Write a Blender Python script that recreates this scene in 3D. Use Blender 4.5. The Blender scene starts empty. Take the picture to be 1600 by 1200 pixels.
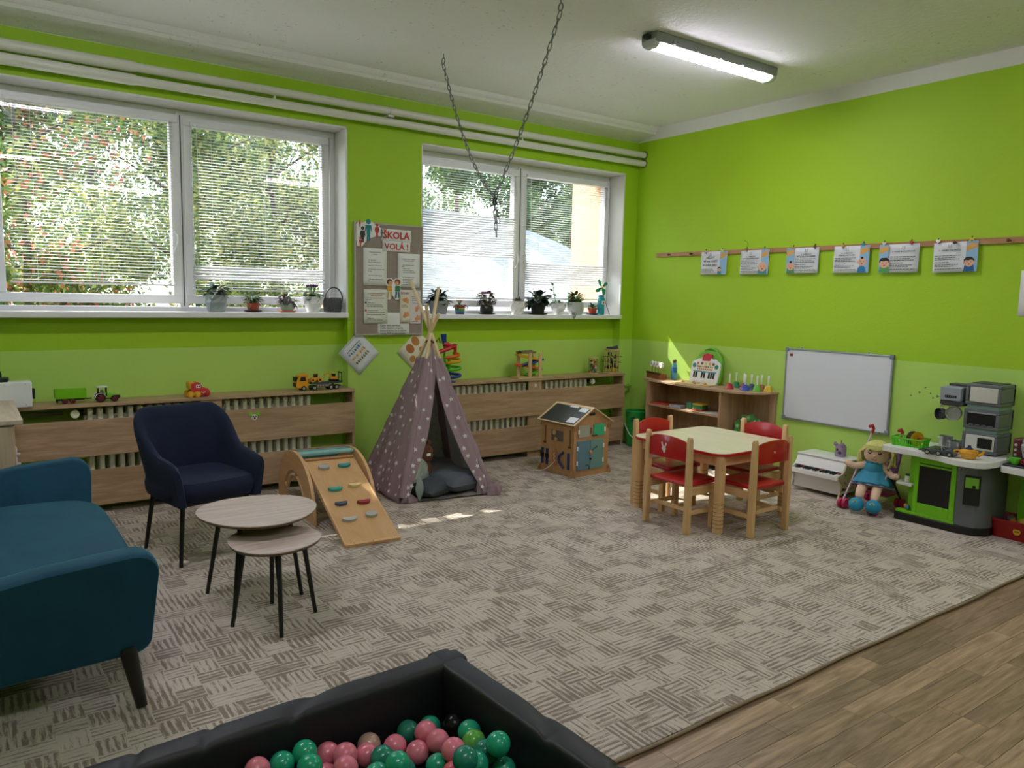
import bpy, bmesh, math, random
from math import sin, cos, pi, radians, sqrt, atan2
from mathutils import Vector, Matrix, noise

S = bpy.context.scene
COL = S.collection
RND = random.Random(7)

# ---------------------------------------------------------------- camera, world, sun, exposure
cam_d = bpy.data.cameras.new('camera')
cam_d.sensor_fit = 'HORIZONTAL'; cam_d.sensor_width = 36.0
cam_d.lens = 1198.03 / 1600 * 36.0
cam_d.clip_start = 0.05; cam_d.clip_end = 500
cam = bpy.data.objects.new('camera', cam_d); COL.objects.link(cam)
_yaw, _pit, _rol = 0.624199, -0.113735, 0.0207152
_fw = Vector((sin(_yaw)*cos(_pit), cos(_yaw)*cos(_pit), sin(_pit)))
_rt = Vector((cos(_yaw), -sin(_yaw), 0)); _up = _rt.cross(_fw)
_r2 = _rt*cos(_rol)+_up*sin(_rol); _u2 = -_rt*sin(_rol)+_up*cos(_rol)
cam.matrix_world = Matrix(((_r2.x, _u2.x, -_fw.x, 0), (_r2.y, _u2.y, -_fw.y, 0), (_r2.z, _u2.z, -_fw.z, 1.5), (0, 0, 0, 1)))
S.camera = cam

SUN_DIR = Vector((0.38, -1.0, -1.0)).normalized()
SUN_STRENGTH = 2.6
SKY_STRENGTH = 0.34
LAMP_STRENGTH = 12.0
S.view_settings.view_transform = 'Standard'; S.view_settings.look = 'None'
S.view_settings.gamma = 1.0; S.view_settings.use_curve_mapping = False
S.view_settings.exposure = 2.22
S.cycles.use_denoising = True
S.cycles.max_bounces = 8; S.cycles.diffuse_bounces = 5; S.cycles.transparent_max_bounces = 16
S.cycles.sample_clamp_indirect = 6.0
S.cycles.caustics_reflective = False; S.cycles.caustics_refractive = False

W = bpy.data.worlds.new('sky'); S.world = W; W.use_nodes = True
_nt = W.node_tree; _nt.nodes.clear()
_out = _nt.nodes.new('ShaderNodeOutputWorld'); _bg = _nt.nodes.new('ShaderNodeBackground'); _sky = _nt.nodes.new('ShaderNodeTexSky')
_sky.sky_type = 'NISHITA'; _sky.sun_disc = False
_sky.sun_elevation = math.asin(-SUN_DIR.z); _sky.sun_rotation = atan2(-SUN_DIR.x, -SUN_DIR.y)
_sky.air_density = 1.0; _sky.dust_density = 1.5; _sky.ozone_density = 1.0
_nt.links.new(_sky.outputs[0], _bg.inputs[0]); _bg.inputs[1].default_value = SKY_STRENGTH
_nt.links.new(_bg.outputs[0], _out.inputs[0])

sun_d = bpy.data.lights.new('sun', 'SUN'); sun_d.energy = SUN_STRENGTH; sun_d.angle = radians(0.53); sun_d.color = (1, .94, .85)
sun = bpy.data.objects.new('sun', sun_d); COL.objects.link(sun)
sun.rotation_euler = SUN_DIR.to_track_quat('-Z', 'Y').to_euler(); sun.location = (0, 12, 9)

for _x0, _x1 in ((0.2, 2.5), (3.24, 5.5)):          # sampling portals for the sky in the two window openings
    d = bpy.data.lights.new('sky_portal', 'AREA'); d.shape = 'RECTANGLE'; d.size = _x1-_x0; d.size_y = 1.36
    d.cycles.is_portal = True
    o = bpy.data.objects.new('sky_portal', d); COL.objects.link(o)
    o.location = ((_x0+_x1)/2, 6.2, 2.07); o.rotation_euler = (radians(-90), 0, 0)

# ---------------------------------------------------------------- helpers
def lin(c):
    if isinstance(c, str):
        c = [int(c[i:i+2], 16)/255 for i in (0, 2, 4)]
    return tuple((x/12.92 if x <= .04045 else ((x+.055)/1.055)**2.4) for x in c)

class NB:
    """tiny node builder"""
    def __init__(s, name):
        s.m = bpy.data.materials.new(name); s.m.use_nodes = True; s.nt = s.m.node_tree
        s.p = s.nt.nodes['Principled BSDF']; s.out = s.nt.nodes['Material Output']
    def n(s, t, **k):
        nd = s.nt.nodes.new(t)
        for a, b in k.items(): setattr(nd, a, b)
        return nd
    def l(s, a, b): s.nt.links.new(a, b)
    def math(s, op, a, b=None, c=None):
        nd = s.n('ShaderNodeMath', operation=op)
        for i, v in enumerate((a, b, c)):
            if v is None: continue
            if isinstance(v, (int, float)): nd.inputs[i].default_value = v
            else: s.l(v, nd.inputs[i])
        return nd.outputs[0]
    def mix(s, f, a, b):
        nd = s.n('ShaderNodeMix', data_type='RGBA')
        for sock, v in ((nd.inputs[0], f), (nd.inputs[6], a), (nd.inputs[7], b)):
            if isinstance(v, (int, float)): sock.default_value = v
            elif isinstance(v, tuple): sock.default_value = (*v, 1)
            else: s.l(v, sock)
        return nd.outputs[2]
    def noise(s, vec, scale, detail=3, rough=.55, dist=0):
        nd = s.n('ShaderNodeTexNoise'); nd.inputs['Scale'].default_value = scale; nd.inputs['Detail'].default_value = detail
        nd.inputs['Roughness'].default_value = rough; nd.inputs['Distortion'].default_value = dist
        if vec is not None: s.l(vec, nd.inputs['Vector'])
        return nd.outputs['Fac']
    def ramp(s, f, stops):
        nd = s.n('ShaderNodeValToRGB'); e = nd.color_ramp.elements
        e[0].position, e[0].color = stops[0][0], (*stops[0][1], 1); e[1].position, e[1].color = stops[-1][0], (*stops[-1][1], 1)
        for p_, c in stops[1:-1]:
            q = e.new(p_); q.color = (*c, 1)
        s.l(f, nd.inputs[0]); return nd.outputs[0]
    def obj(s, scale=(1, 1, 1), loc=(0, 0, 0), rot=(0, 0, 0)):
        t = s.n('ShaderNodeTexCoord'); mp = s.n('ShaderNodeMapping')
        mp.inputs['Scale'].default_value = scale; mp.inputs['Location'].default_value = loc; mp.inputs['Rotation'].default_value = rot
        s.l(t.outputs['Object'], mp.inputs[0]); return mp.outputs[0]
    def bump(s, h, strength, dist=.01):
        nd = s.n('ShaderNodeBump'); nd.inputs['Strength'].default_value = strength; nd.inputs['Distance'].default_value = dist
        s.l(h, nd.inputs['Height']); s.l(nd.outputs[0], s.p.inputs['Normal'])
    def rough(s, r): s.p.inputs['Roughness'].default_value = r

_mc = {}
def mat(c, r=.5, metal=0., bump=0., bscale=80., var=.0, vscale=6., sheen=0., spec=None, coat=0., name=None):
    key = (c if isinstance(c, str) else tuple(c), r, metal, bump, bscale, var, vscale, sheen, spec, coat)
    if key in _mc: return _mc[key]
    b = NB(name or 'paint'); col = lin(c)
    b.p.inputs['Base Color'].default_value = (*col, 1); b.rough(r); b.p.inputs['Metallic'].default_value = metal
    if spec is not None: b.p.inputs['Specular IOR Level'].default_value = spec
    if coat: b.p.inputs['Coat Weight'].default_value = coat
    if sheen:
        b.p.inputs['Sheen Weight'].default_value = sheen; b.p.inputs['Sheen Roughness'].default_value = .4
        b.p.inputs['Sheen Tint'].default_value = (*col, 1)
    if var:
        f = b.noise(b.obj(), vscale, 4)
        b.l(b.mix(f, tuple(max(0, x*(1-var)) for x in col), tuple(min(1, x*(1+var)) for x in col)), b.p.inputs['Base Color'])
    if bump: b.bump(b.noise(b.obj(), bscale, 2), bump, .004)
    _mc[key] = b.m; return b.m

def wood(c1, c2, axis='x', scale=1., r=.5, fine=1., name='wood', bump=.06, per_object=0.):
    key = ('w', c1, c2, axis, scale, r, fine, per_object)
    if key in _mc: return _mc[key]
    b = NB(name); k = {'x': (1.6, 18, 18), 'y': (18, 1.6, 18), 'z': (18, 18, 1.6)}[axis]
    v = b.obj(tuple(q*scale for q in k))
    if per_object:
        oi = b.n('ShaderNodeObjectInfo'); va = b.n('ShaderNodeVectorMath', operation='ADD')
        sc = b.math('MULTIPLY', oi.outputs['Random'], 90.)
        b.l(v, va.inputs[0]); b.l(sc, va.inputs[1]); v = va.outputs[0]
    g = b.noise(v, 1.0, 5, .6, 1.2*fine)
    v2 = b.obj(tuple(q*scale*4 for q in k)); h = b.noise(v2, 1.0, 3, .6)
    f = b.math('MULTIPLY_ADD', h, .35, b.math('MULTIPLY', g, .75))
    a, c = lin(c1), lin(c2)
    colr = b.ramp(f, [(.34, c), (.52, tuple((x+y)/2 for x, y in zip(a, c))), (.68, a)])
    if per_object:
        hs = b.n('ShaderNodeHueSaturation'); b.l(colr, hs.inputs['Color'])
        b.l(b.math('MULTIPLY_ADD', oi.outputs['Random'], per_object, 1-per_object/2), hs.inputs['Value']); colr = hs.outputs[0]
    b.l(colr, b.p.inputs['Base Color']); b.rough(r)
    if bump: b.bump(f, bump, .003)
    _mc[key] = b.m; return b.m

def emit(c, s, name='glow'):
    b = NB(name); b.p.inputs['Base Color'].default_value = (*lin(c), 1)
    b.p.inputs['Emission Color'].default_value = (*lin(c), 1); b.p.inputs['Emission Strength'].default_value = s
    return b.m

class MB:
    """mesh collector: every shape is added in local coordinates through the current matrix"""
    def __init__(s): s.v = []; s.f = []; s.mi = []; s.sm = []; s.M = Matrix.Identity(4); s.cur = 0
    def at(s, x=0, y=0, z=0, rx=0, ry=0, rz=0):
        s.M = Matrix.Translation((x, y, z)) @ Matrix.Rotation(rz, 4, 'Z') @ Matrix.Rotation(ry, 4, 'Y') @ Matrix.Rotation(rx, 4, 'X'); return s
    def add(s, vs, fs, sm=False):
        k = len(s.v); s.v += [tuple(s.M @ Vector(p)) for p in vs]
        for f in fs: s.f.append(tuple(k+i for i in f)); s.mi.append(s.cur); s.sm.append(sm)
        return s
    def box(s, x0, y0, z0, x1, y1, z1):
        return s.add([(x0, y0, z0), (x1, y0, z0), (x1, y1, z0), (x0, y1, z0), (x0, y0, z1), (x1, y0, z1), (x1, y1, z1), (x0, y1, z1)],
                     [(0, 3, 2, 1), (4, 5, 6, 7), (0, 1, 5, 4), (1, 2, 6, 5), (2, 3, 7, 6), (3, 0, 4, 7)])
    def cbox(s, c, d): return s.box(c[0]-d[0]/2, c[1]-d[1]/2, c[2]-d[2]/2, c[0]+d[0]/2, c[1]+d[1]/2, c[2]+d[2]/2)
    def prism(s, poly, a, b, ax='z'):
        """poly (u,v) swept from a to b along ax; ax z:(u,v)=(x,y)  y:(x,z)  x:(y,z)"""
        n = len(poly)
        def P(u, v, w): return {'z': (u, v, w), 'y': (u, w, v), 'x': (w, u, v)}[ax]
        vs = [P(u, v, a) for u, v in poly]+[P(u, v, b) for u, v in poly]
        fs = [tuple(range(n))[::-1], tuple(range(n, 2*n))]+[(i, (i+1) % n, n+(i+1) % n, n+i) for i in range(n)]
        return s.add(vs, fs)
    def rings(s, R, closed=True, cap=True, loop=False, sm=True):
        """loft through rings of equal length"""
        m = len(R[0]); vs = [p for r in R for p in r]; fs = []; k = len(R)
        for i in range(k if loop else k-1):
            for j in range(m if closed else m-1):
                a, b = i*m, ((i+1) % k)*m; j2 = (j+1) % m
                fs.append((a+j, a+j2, b+j2, b+j))
        if cap and closed and not loop: fs += [tuple(range(m))[::-1], tuple((k-1)*m+j for j in range(m))]
        return s.add(vs, fs, sm)
    def tube(s, pts, r, n=8, closed=False, cap=True):
        pts = [Vector(p) for p in pts]; R = []; N = len(pts); up = None
        for i, p in enumerate(pts):
            a = pts[(i-1) % N] if closed or i else p; b = pts[(i+1) % N] if closed or i < N-1 else p
            t = (b-a).normalized() if (b-a).length > 1e-9 else Vector((0, 0, 1))
            if up is None: up = Vector((0, 0, 1)) if abs(t.z) < .9 else Vector((1, 0, 0))
            u = t.cross(up); u = u.normalized() if u.length > 1e-6 else t.orthogonal().normalized(); w = u.cross(t).normalized(); up = w
            rr = r[i] if isinstance(r, (list, tuple)) else r
            R.append([tuple(p+u*cos(2*pi*k/n)*rr+w*sin(2*pi*k/n)*rr) for k in range(n)])
        return s.rings(R, True, cap, closed)
    def lathe(s, prof, n=20, cap=True):
        R = [[(max(r, 1e-5)*cos(2*pi*k/n), max(r, 1e-5)*sin(2*pi*k/n), z) for k in range(n)] for r, z in prof]
        return s.rings(R, True, cap)
    def ball(s, c, r, n=14, e=1.0):
        if isinstance(r, (int, float)): r = (r, r, r)
        def se(x): return math.copysign(abs(x)**e, x)
        m = max(6, n//2+1); R = []
        for i in range(m+1):
            ph = -pi/2+pi*i/m; cp, sp = max(cos(ph), 1e-4), sin(ph)
            R.append([(c[0]+r[0]*se(cp)*se(cos(2*pi*k/n)), c[1]+r[1]*se(cp)*se(sin(2*pi*k/n)), c[2]+r[2]*se(sp)) for k in range(n)])
        return s.rings(R, True, True)
    def grid(s, fn, nu, nv, sm=True):
        vs = [fn(i/nu, j/nv) for j in range(nv+1) for i in range(nu+1)]
        fs = [(j*(nu+1)+i, j*(nu+1)+i+1, (j+1)*(nu+1)+i+1, (j+1)*(nu+1)+i) for j in range(nv) for i in range(nu)]
        return s.add(vs, fs, sm)
    def mesh(s, name):
        me = bpy.data.meshes.new(name); me.from_pydata(s.v, [], s.f)
        me.polygons.foreach_set('material_index', s.mi); me.polygons.foreach_set('use_smooth', s.sm)
        me.update(); return me
    def build(s, name, m, parent=None, bevel=0., seg=2, solid=0., angle=None, sub=0, smooth=False, label=None, kind=None):
        me = s.mesh(name)
        if bevel or solid or s.sm and any(s.sm):
            bm = bmesh.new(); bm.from_mesh(me); bmesh.ops.recalc_face_normals(bm, faces=bm.faces); bm.to_mesh(me); bm.free()
        for q in (m if isinstance(m, (list, tuple)) else [m]): me.materials.append(q)
        o = bpy.data.objects.new(name, me); COL.objects.link(o)
        if any(s.sm): me.set_sharp_from_angle(angle=radians(angle or 40))
        if smooth: me.polygons.foreach_set('use_smooth', [True]*len(me.polygons)); me.set_sharp_from_angle(angle=radians(angle or 40))
        if solid:
            d = o.modifiers.new('thickness', 'SOLIDIFY'); d.thickness = solid; d.offset = 0
        if sub:
            d = o.modifiers.new('subdivision', 'SUBSURF'); d.levels = sub; d.render_levels = sub
        if bevel:
            d = o.modifiers.new('bevel', 'BEVEL'); d.width = bevel; d.segments = seg; d.limit_method = 'ANGLE'; d.angle_limit = radians(35)
            if seg > 1:
                me.polygons.foreach_set('use_smooth', [True]*len(me.polygons)); me.set_sharp_from_angle(angle=radians(30))
                d.harden_normals = False
        if parent: o.parent = parent
        if label: o['label'] = label
        if kind: o['kind'] = kind
        return o

def thing(name, label, cat, loc=(0, 0, 0), rz=0., group=None):
    o = bpy.data.objects.new(name, None); COL.objects.link(o); o.empty_display_size = .05
    o.location = loc; o.rotation_euler = (0, 0, rz); o['label'] = label; o['category'] = cat
    if group: o['group'] = group
    return o
def tag(o, label, cat, group=None, loc=None, rz=None):
    o['label'] = label; o['category'] = cat
    if group: o['group'] = group
    if loc is not None: o.location = loc
    if rz is not None: o.rotation_euler = (0, 0, rz)
    return o
def struct(name, loc=(0, 0, 0)):
    o = bpy.data.objects.new(name, None); COL.objects.link(o); o['kind'] = 'structure'; o.location = loc; return o
def dup(o, parent=None, **k):
    c = o.copy(); COL.objects.link(c)
    if parent: c.parent = parent
    for a, b in k.items(): setattr(c, a, b)
    return c
def dup_tree(o, label=None, loc=None, rz=None):
    c = o.copy(); COL.objects.link(c)
    if label: c['label'] = label
    if loc is not None: c.location = loc
    if rz is not None: c.rotation_euler = (0, 0, rz)
    for ch in list(o.children):
        d = dup(ch, c)
        for g in list(ch.children): dup(g, d)
    return c
def text(s, size, m, parent, loc, rot, align='CENTER', name='lettering', bold=0., sx=1.):
    cu = bpy.data.curves.new(name, 'FONT'); cu.body = s; cu.size = size; cu.align_x = align; cu.align_y = 'CENTER'
    cu.extrude = .0003; cu.offset = bold; cu.resolution_u = 2; cu.materials.append(m)
    tmp = bpy.data.objects.new(name, cu); COL.objects.link(tmp); dg = bpy.context.evaluated_depsgraph_get()
    me = bpy.data.meshes.new_from_object(tmp.evaluated_get(dg)); me.name = name
    bpy.data.objects.remove(tmp); bpy.data.curves.remove(cu)
    if not me.materials: me.materials.append(m)
    o = bpy.data.objects.new(name, me); COL.objects.link(o); o.location = loc; o.rotation_euler = rot; o.scale = (sx, 1, 1)
    if parent: o.parent = parent
    return o
def rrect(w, h, r, n=5, cx=0, cy=0):
    P = []
    for q, (sx, sy) in enumerate(((1, 1), (-1, 1), (-1, -1), (1, -1))):
        for i in range(n+1):
            a = pi/2*q+pi/2*i/n; P.append((cx+sx*(w/2-r)+r*cos(a), cy+sy*(h/2-r)+r*sin(a)))
    return P
def circ(r, n=16, cx=0, cy=0, ry=None): return [(cx+r*cos(2*pi*i/n), cy+(ry or r)*sin(2*pi*i/n)) for i in range(n)]
def star(r, r2, n=5, rot=pi/2): return [((r if i % 2 == 0 else r2)*cos(rot+pi*i/n), (r if i % 2 == 0 else r2)*sin(rot+pi*i/n)) for i in range(2*n)]
def lerp(a, b, t): return tuple(x+(y-x)*t for x, y in zip(a, b))
# ---------------------------------------------------------------- materials of the room
YW, XR, ZC = 5.80, 5.717, 3.19
GREEN_UP, GREEN_LO = 'a2cc1c', 'b4da66'
def wall_paint(name='wall_paint', white_from=3.08):
    b = NB(name); g = b.n('ShaderNodeNewGeometry'); sp = b.n('ShaderNodeSeparateXYZ'); b.l(g.outputs['Position'], sp.inputs[0])
    nz = b.noise(g.outputs['Position'], 1.3, 3); gr = b.noise(g.outputs['Position'], 140, 2)
    zl = b.math('ADD', sp.outputs[2], b.math('MULTIPLY', gr, .006))
    up = b.math('GREATER_THAN', zl, 1.085); wh = b.math('GREATER_THAN', zl, white_from)
    c = b.mix(up, lin(GREEN_LO), lin(GREEN_UP)); c = b.mix(wh, c, lin('e4e4e0'))
    hs = b.n('ShaderNodeHueSaturation'); b.l(c, hs.inputs['Color']); b.l(b.math('MULTIPLY_ADD', nz, .12, .94), hs.inputs['Value'])
    b.l(hs.outputs[0], b.p.inputs['Base Color']); b.rough(.62); b.bump(b.math('ADD', gr, b.noise(g.outputs['Position'], 38, 2)), .25, .004)
    return b.m
M_WALL = wall_paint()
def plaster(name, c, sc=30, st=.3):
    b = NB(name); g = b.n('ShaderNodeNewGeometry'); n1 = b.noise(g.outputs['Position'], sc, 5, .65); n2 = b.noise(g.outputs['Position'], 1.1, 2)
    col = lin(c); cc = b.mix(n2, tuple(x*.93 for x in col), col)
    if st > .4:      # chipped specks in patches
        sp_ = b.math('MULTIPLY', b.math('GREATER_THAN', b.noise(g.outputs['Position'], 34, 3, .7), .66), b.math('GREATER_THAN', b.noise(g.outputs['Position'], 1.7, 2), .52))
        cc = b.mix(b.math('MULTIPLY', sp_, .4), cc, lin('6a665e'))
    b.l(cc, b.p.inputs['Base Color']); b.rough(.8); b.bump(n1, st, .012); return b.m
M_CEIL = plaster('ceiling_plaster', 'eeeeef', 26, .45)
M_WHITE = plaster('white_plaster', 'e6e6e3', 60, .12)
M_PEACH = plaster('peach_render', 'cda884', 40, .35)
M_PVC = mat('e9eaec', .35, name='white_pvc')
M_PIPE = mat('dcddd2', .3, name='pipe_enamel')
M_DARK = mat('1b1b1c', .6); M_BLACK = mat('0d0d0e', .45)
M_STEEL = mat('c4c6c8', .32, .85); M_GALV = mat('8d8f92', .38, 1.)
OAK = wood('c2a483', '9a7a5b', 'x', 1.1, .45, .8, 'oak_laminate')
OAKZ = wood('c2a483', '9a7a5b', 'z', 1.1, .45, .8, 'oak_laminate_upright')
OAKY = wood('c2a483', '9a7a5b', 'y', 1.1, .45, .8, 'oak_laminate_side')
BEECH = wood('dfb98a', 'cfa270', 'z', 1.4, .4, .5, 'beech')
BEECHX = wood('dfb98a', 'cfa270', 'x', 1.4, .4, .5, 'beech_long')
PLY = wood('dcb284', 'cfa06c', 'y', .8, .45, .5, 'birch_ply')

# ---------------------------------------------------------------- floor, planks, carpet
def floor_mat():
    b = NB('laminate'); t = b.n('ShaderNodeNewGeometry'); sp = b.n('ShaderNodeSeparateXYZ'); b.l(t.outputs['Position'], sp.inputs[0])
    f = b.noise(b.obj((1.5, 22, 1)), 1.2, 5, .6, 1.5)
    b.l(b.ramp(f, [(.3, lin('6d5842')), (.7, lin('a58a6c'))]), b.p.inputs['Base Color']); b.rough(.4); return b.m
fl = struct('floor')
MB().box(-2.0, -3.6, -.12, 6.2, 6.3, -.016).build('subfloor', floor_mat(), fl)
PLANK = wood('ad9078', '675141', 'x', .8, .36, 2.6, 'vinyl_plank', .05, .55)
_pm = {}
r0 = 0
ROWEND = {1: 3.53, 2: 3.24, 3: 2.72, 5: 2.94}
for k in range(11):
    y1 = 1.665-k*.0955; y0 = y1-.0955+.0012
    x = .6 + (k*.37) % .5
    if k in ROWEND: x = ROWEND[k]-math.floor((ROWEND[k]-.5)/.62)*.62
    while x < XR-.02:
        L = .62; x1 = min(x+L, XR-.01)
        key = round(x1-x, 3)
        if key not in _pm:
            o = MB().box(0, 0, -.016, x1-x-.0012, y1-y0, -.0095).build('plank', PLANK, fl, bevel=.0006, seg=1); _pm[key] = o
            o.location = (x, y0, 0)
        else: dup(_pm[key], fl, location=(x, y0, 0))
        x = x1
def carpet_mat():
    b = NB('basket_weave_carpet'); v = b.obj(); sp = b.n('ShaderNodeSeparateXYZ')
    wob = b.n('ShaderNodeTexNoise'); wob.inputs['Scale'].default_value = 30; b.l(v, wob.inputs['Vector'])
    vm = b.n('ShaderNodeVectorMath', operation='MULTIPLY_ADD'); b.l(wob.outputs['Color'], vm.inputs[0]); vm.inputs[1].default_value = (.007, .007, 0); b.l(v, vm.inputs[2])
    b.l(vm.outputs[0], sp.inputs[0]); X, Y = sp.outputs[0], sp.outputs[1]; s = .098
    u, w = b.math('DIVIDE', X, s), b.math('DIVIDE', Y, s)
    fu, fw = b.math('FLOOR', u), b.math('FLOOR', w)
    ck = b.math('FLOORED_MODULO', b.math('ADD', fu, fw), 2.0)
    cell = b.n('ShaderNodeCombineXYZ'); b.l(fu, cell.inputs[0]); b.l(fw, cell.inputs[1])
    wn = b.n('ShaderNodeTexWhiteNoise', noise_dimensions='2D'); b.l(cell.outputs[0], wn.inputs[0])
    wn2 = b.n('ShaderNodeTexWhiteNoise', noise_dimensions='3D'); b.l(cell.outputs[0], wn2.inputs[0])
    fl_ = b.math('GREATER_THAN', wn.outputs['Value'], .76); ck = b.math('ABSOLUTE', b.math('SUBTRACT', ck, fl_))
    st = b.n('ShaderNodeMix', data_type='FLOAT'); b.l(ck, st.inputs[0]); b.l(u, st.inputs[2]); b.l(w, st.inputs[3])
    other = b.n('ShaderNodeMix', data_type='FLOAT'); b.l(ck, other.inputs[0]); b.l(w, other.inputs[2]); b.l(u, other.inputs[3])
    ph = b.math('FRACT', b.math('MULTIPLY', st.outputs[0], 4.0))
    tri = b.math('MULTIPLY', b.math('ABSOLUTE', b.math('SUBTRACT', ph, .5)), 2.0)          # 0 in the middle of a stroke
    nx_ = b.noise(b.obj((75, 9, 1)), 1.0, 4, .7); ny_ = b.noise(b.obj((9, 75, 1)), 1.0, 4, .7)
    el = b.n('ShaderNodeMix', data_type='FLOAT'); b.l(ck, el.inputs[0]); b.l(nx_, el.inputs[2]); b.l(ny_, el.inputs[3])
    val = b.math('MULTIPLY_ADD', tri, .30, b.math('MULTIPLY', el.outputs[0], 1.25))
    val = b.math('ADD', val, b.math('MULTIPLY', b.math('SUBTRACT', wn2.outputs['Value'], .5), .22))
    val = b.math('ADD', val, b.math('MULTIPLY', b.math('SUBTRACT', b.noise(v, 230, 2), .5), .35))
    dark = b.n('ShaderNodeMapRange'); b.l(val, dark.inputs[0]); dark.inputs[1].default_value = .63; dark.inputs[2].default_value = .82; dark.inputs[3].default_value = 1.0; dark.inputs[4].default_value = 0.0
    dark = dark.outputs[0]
    g = b.noise(v, 420, 2)
    light = b.mix(g, lin('bbb0a2'), lin('d9cfc2')); dk = b.mix(g, lin('75675b'), lin('96887b'))
    c = b.mix(b.math('MULTIPLY', dark, .92), light, dk)
    b.l(c, b.p.inputs['Base Color']); b.rough(.95); b.p.inputs['Specular IOR Level'].default_value = .1
    b.bump(b.math('SUBTRACT', b.math('MULTIPLY', g, .6), b.math('MULTIPLY', dark, .8)), .6, .004); return b.m
cp = thing('carpet', 'beige and brown basket-weave patterned carpet covering most of the floor', 'carpet', (0, 0, 0))
MB().box(-1.6, 1.70, -.0095, XR, YW, 0).build('carpet_pile', carpet_mat(), cp)
MB().tube([(x*.2-1.6, 1.695+.004*sin(x*1.7)+.003*sin(x*.6), -.004) for x in range(37)], .0065, 8).build('edge_binding', mat('8d7a62', .8, bump=.4, bscale=400), cp)

# ---------------------------------------------------------------- walls and ceiling
wb = struct('wall_back')
m = MB()
LX0, LX1, LZ0, LZ1 = .15, 2.535, 1.30, 2.79
RX0, RX1, RZ0, RZ1 = 3.20, 5.535, 1.29, 2.755
YO = 6.30
m.box(-2, YW, LZ1, LX1, YO, 3.4); m.box(RX0, YW, RZ1, RX1, YO, 3.4)
m.box(-2, YW, -.1, LX0, YO, LZ1); m.box(LX1, YW, -.1, RX0, YO, 3.4); m.box(RX1, YW, -.1, 6.1, YO, 3.4)
m.box(LX0, YW+.10, -.1, LX1, YO, LZ0); m.box(RX0, YW+.10, -.1, RX1, YO, RZ0)
m.build('wall_surface', M_WALL, wb)
m = MB().box(RX1+.0, YO, .0, 6.6, 6.62, 3.6).box(3.02, YO, .0, RX0-.02, 6.62, 3.6).box(-2, YO, -.1, 6.6, YO+.03, 1.25)
for a, b_, c, d in ((LX0, LX1, LZ0, LZ1), (RX0, RX1, RZ0, RZ1)):
    m.box(a-.0, 6.10, c, a+.02, YO+.01, d).box(b_-.02, 6.10, c, b_+.0, YO+.01, d).box(a, 6.10, d-.02, b_, YO+.01, d).box(a, 6.10, c-.02, b_, YO+.04, c+.05)
m.build('outer_render', M_PEACH, wb)
wr = struct('wall_right'); MB().box(XR, -3.6, -.1, XR+.3, YW, 3.4).build('wall_surface', M_WALL, wr)
# old filled hole above the rail and plaster chips near the toy kitchen
mk = MB()
for a in range(14):
    t0 = pi/2+a*.2; pass
mk.tube([(XR-.001, 4.44+.045*cos(pi/2+a*.2), 2.0+.035*sin(pi/2+a*.2)) for a in range(16)], .0025, 5)
mk.build('filled_hole_rim', mat('6f8f1a', .7), wr)
mk = MB()
for (y, z, r_) in ((2.80, .86, .008), (2.76, .90, .006), (2.67, .845, .009), (2.70, .83, .006), (2.72, .86, .005), (2.86, .83, .006), (2.62, .80, .006)):
    mk.prism([(y+r_*cos(i*pi/3)*(1.6 if i % 2 else .8), z+r_*sin(i*pi/3)) for i in range(6)], XR-.0015, XR, 'x')
mk.build('paint_chips', mat('6f7d55', .8), wr, kind='stuff')
wl = struct('wall_left'); MB().box(-2.0, -3.6, -.1, -1.7, YW, 3.4).build('wall_surface', M_WALL, wl)
wf = struct('wall_front'); MB().box(-2.0, -3.9, -.1, XR+.3, -3.6, 3.4).build('wall_surface', M_WALL, wf)
ce = struct('ceiling'); MB().box(-2.0, -3.9, ZC, XR+.3, YO, ZC+.25).build('ceiling_surface', M_CEIL, ce)
MB().prism([(YW, 3.08), (5.575, 3.128), (5.565, 3.15), (5.55, 3.152), (5.535, 3.165), (5.515, ZC+.02), (YW+.02, ZC+.02)], -2, XR+.01, 'x').build('trim_1', M_CEIL)['kind'] = 'structure'

# heating pipes along the window wall
for i, (z, r_) in enumerate(((2.945, .030), (2.862, .030))):
    t = thing('heating_pipe', ('upper' if i == 0 else 'lower')+' white heating pipe running along the wall above the windows', 'pipe', (0, 0, 0), 0)
    MB().tube([(-2, YW-.08, z), (1.0, YW-.08, z)], r_+.006, 16).tube([(.98, YW-.08, z), (1.02, YW-.08, z)], [r_+.008, r_+.002], 16).build('thick_section', M_PIPE, t)
    MB().tube([(1.0, YW-.08, z), (XR+.02, YW-.08, z)], r_, 16).build('thin_section', M_PIPE, t)
    MB().tube([(XR-.006, YW-.08, z), (XR+.004, YW-.08, z)], r_+.014, 18).build('wall_rosette', mat('6d7c3c', .6), t)
    if i == 0:
        for x in (1.94, 4.18):
            MB().tube([(x, YW-.08, 2.865), (x, YW-.08, 2.945)], .009, 8).tube([(x, YW-.08, 2.9), (x, YW, 2.9)], .007, 8).build('pipe_bracket', M_PIPE, t)
        MB().tube([(2.86+.0, YW-.08+.036*cos(a*.5), 2.945+.036*sin(a*.5)) for a in range(13)], .004, 6).box(2.835, YW-.115, 2.895, 2.885, YW, 2.91).build('pipe_clamp', M_PIPE, t)

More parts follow.
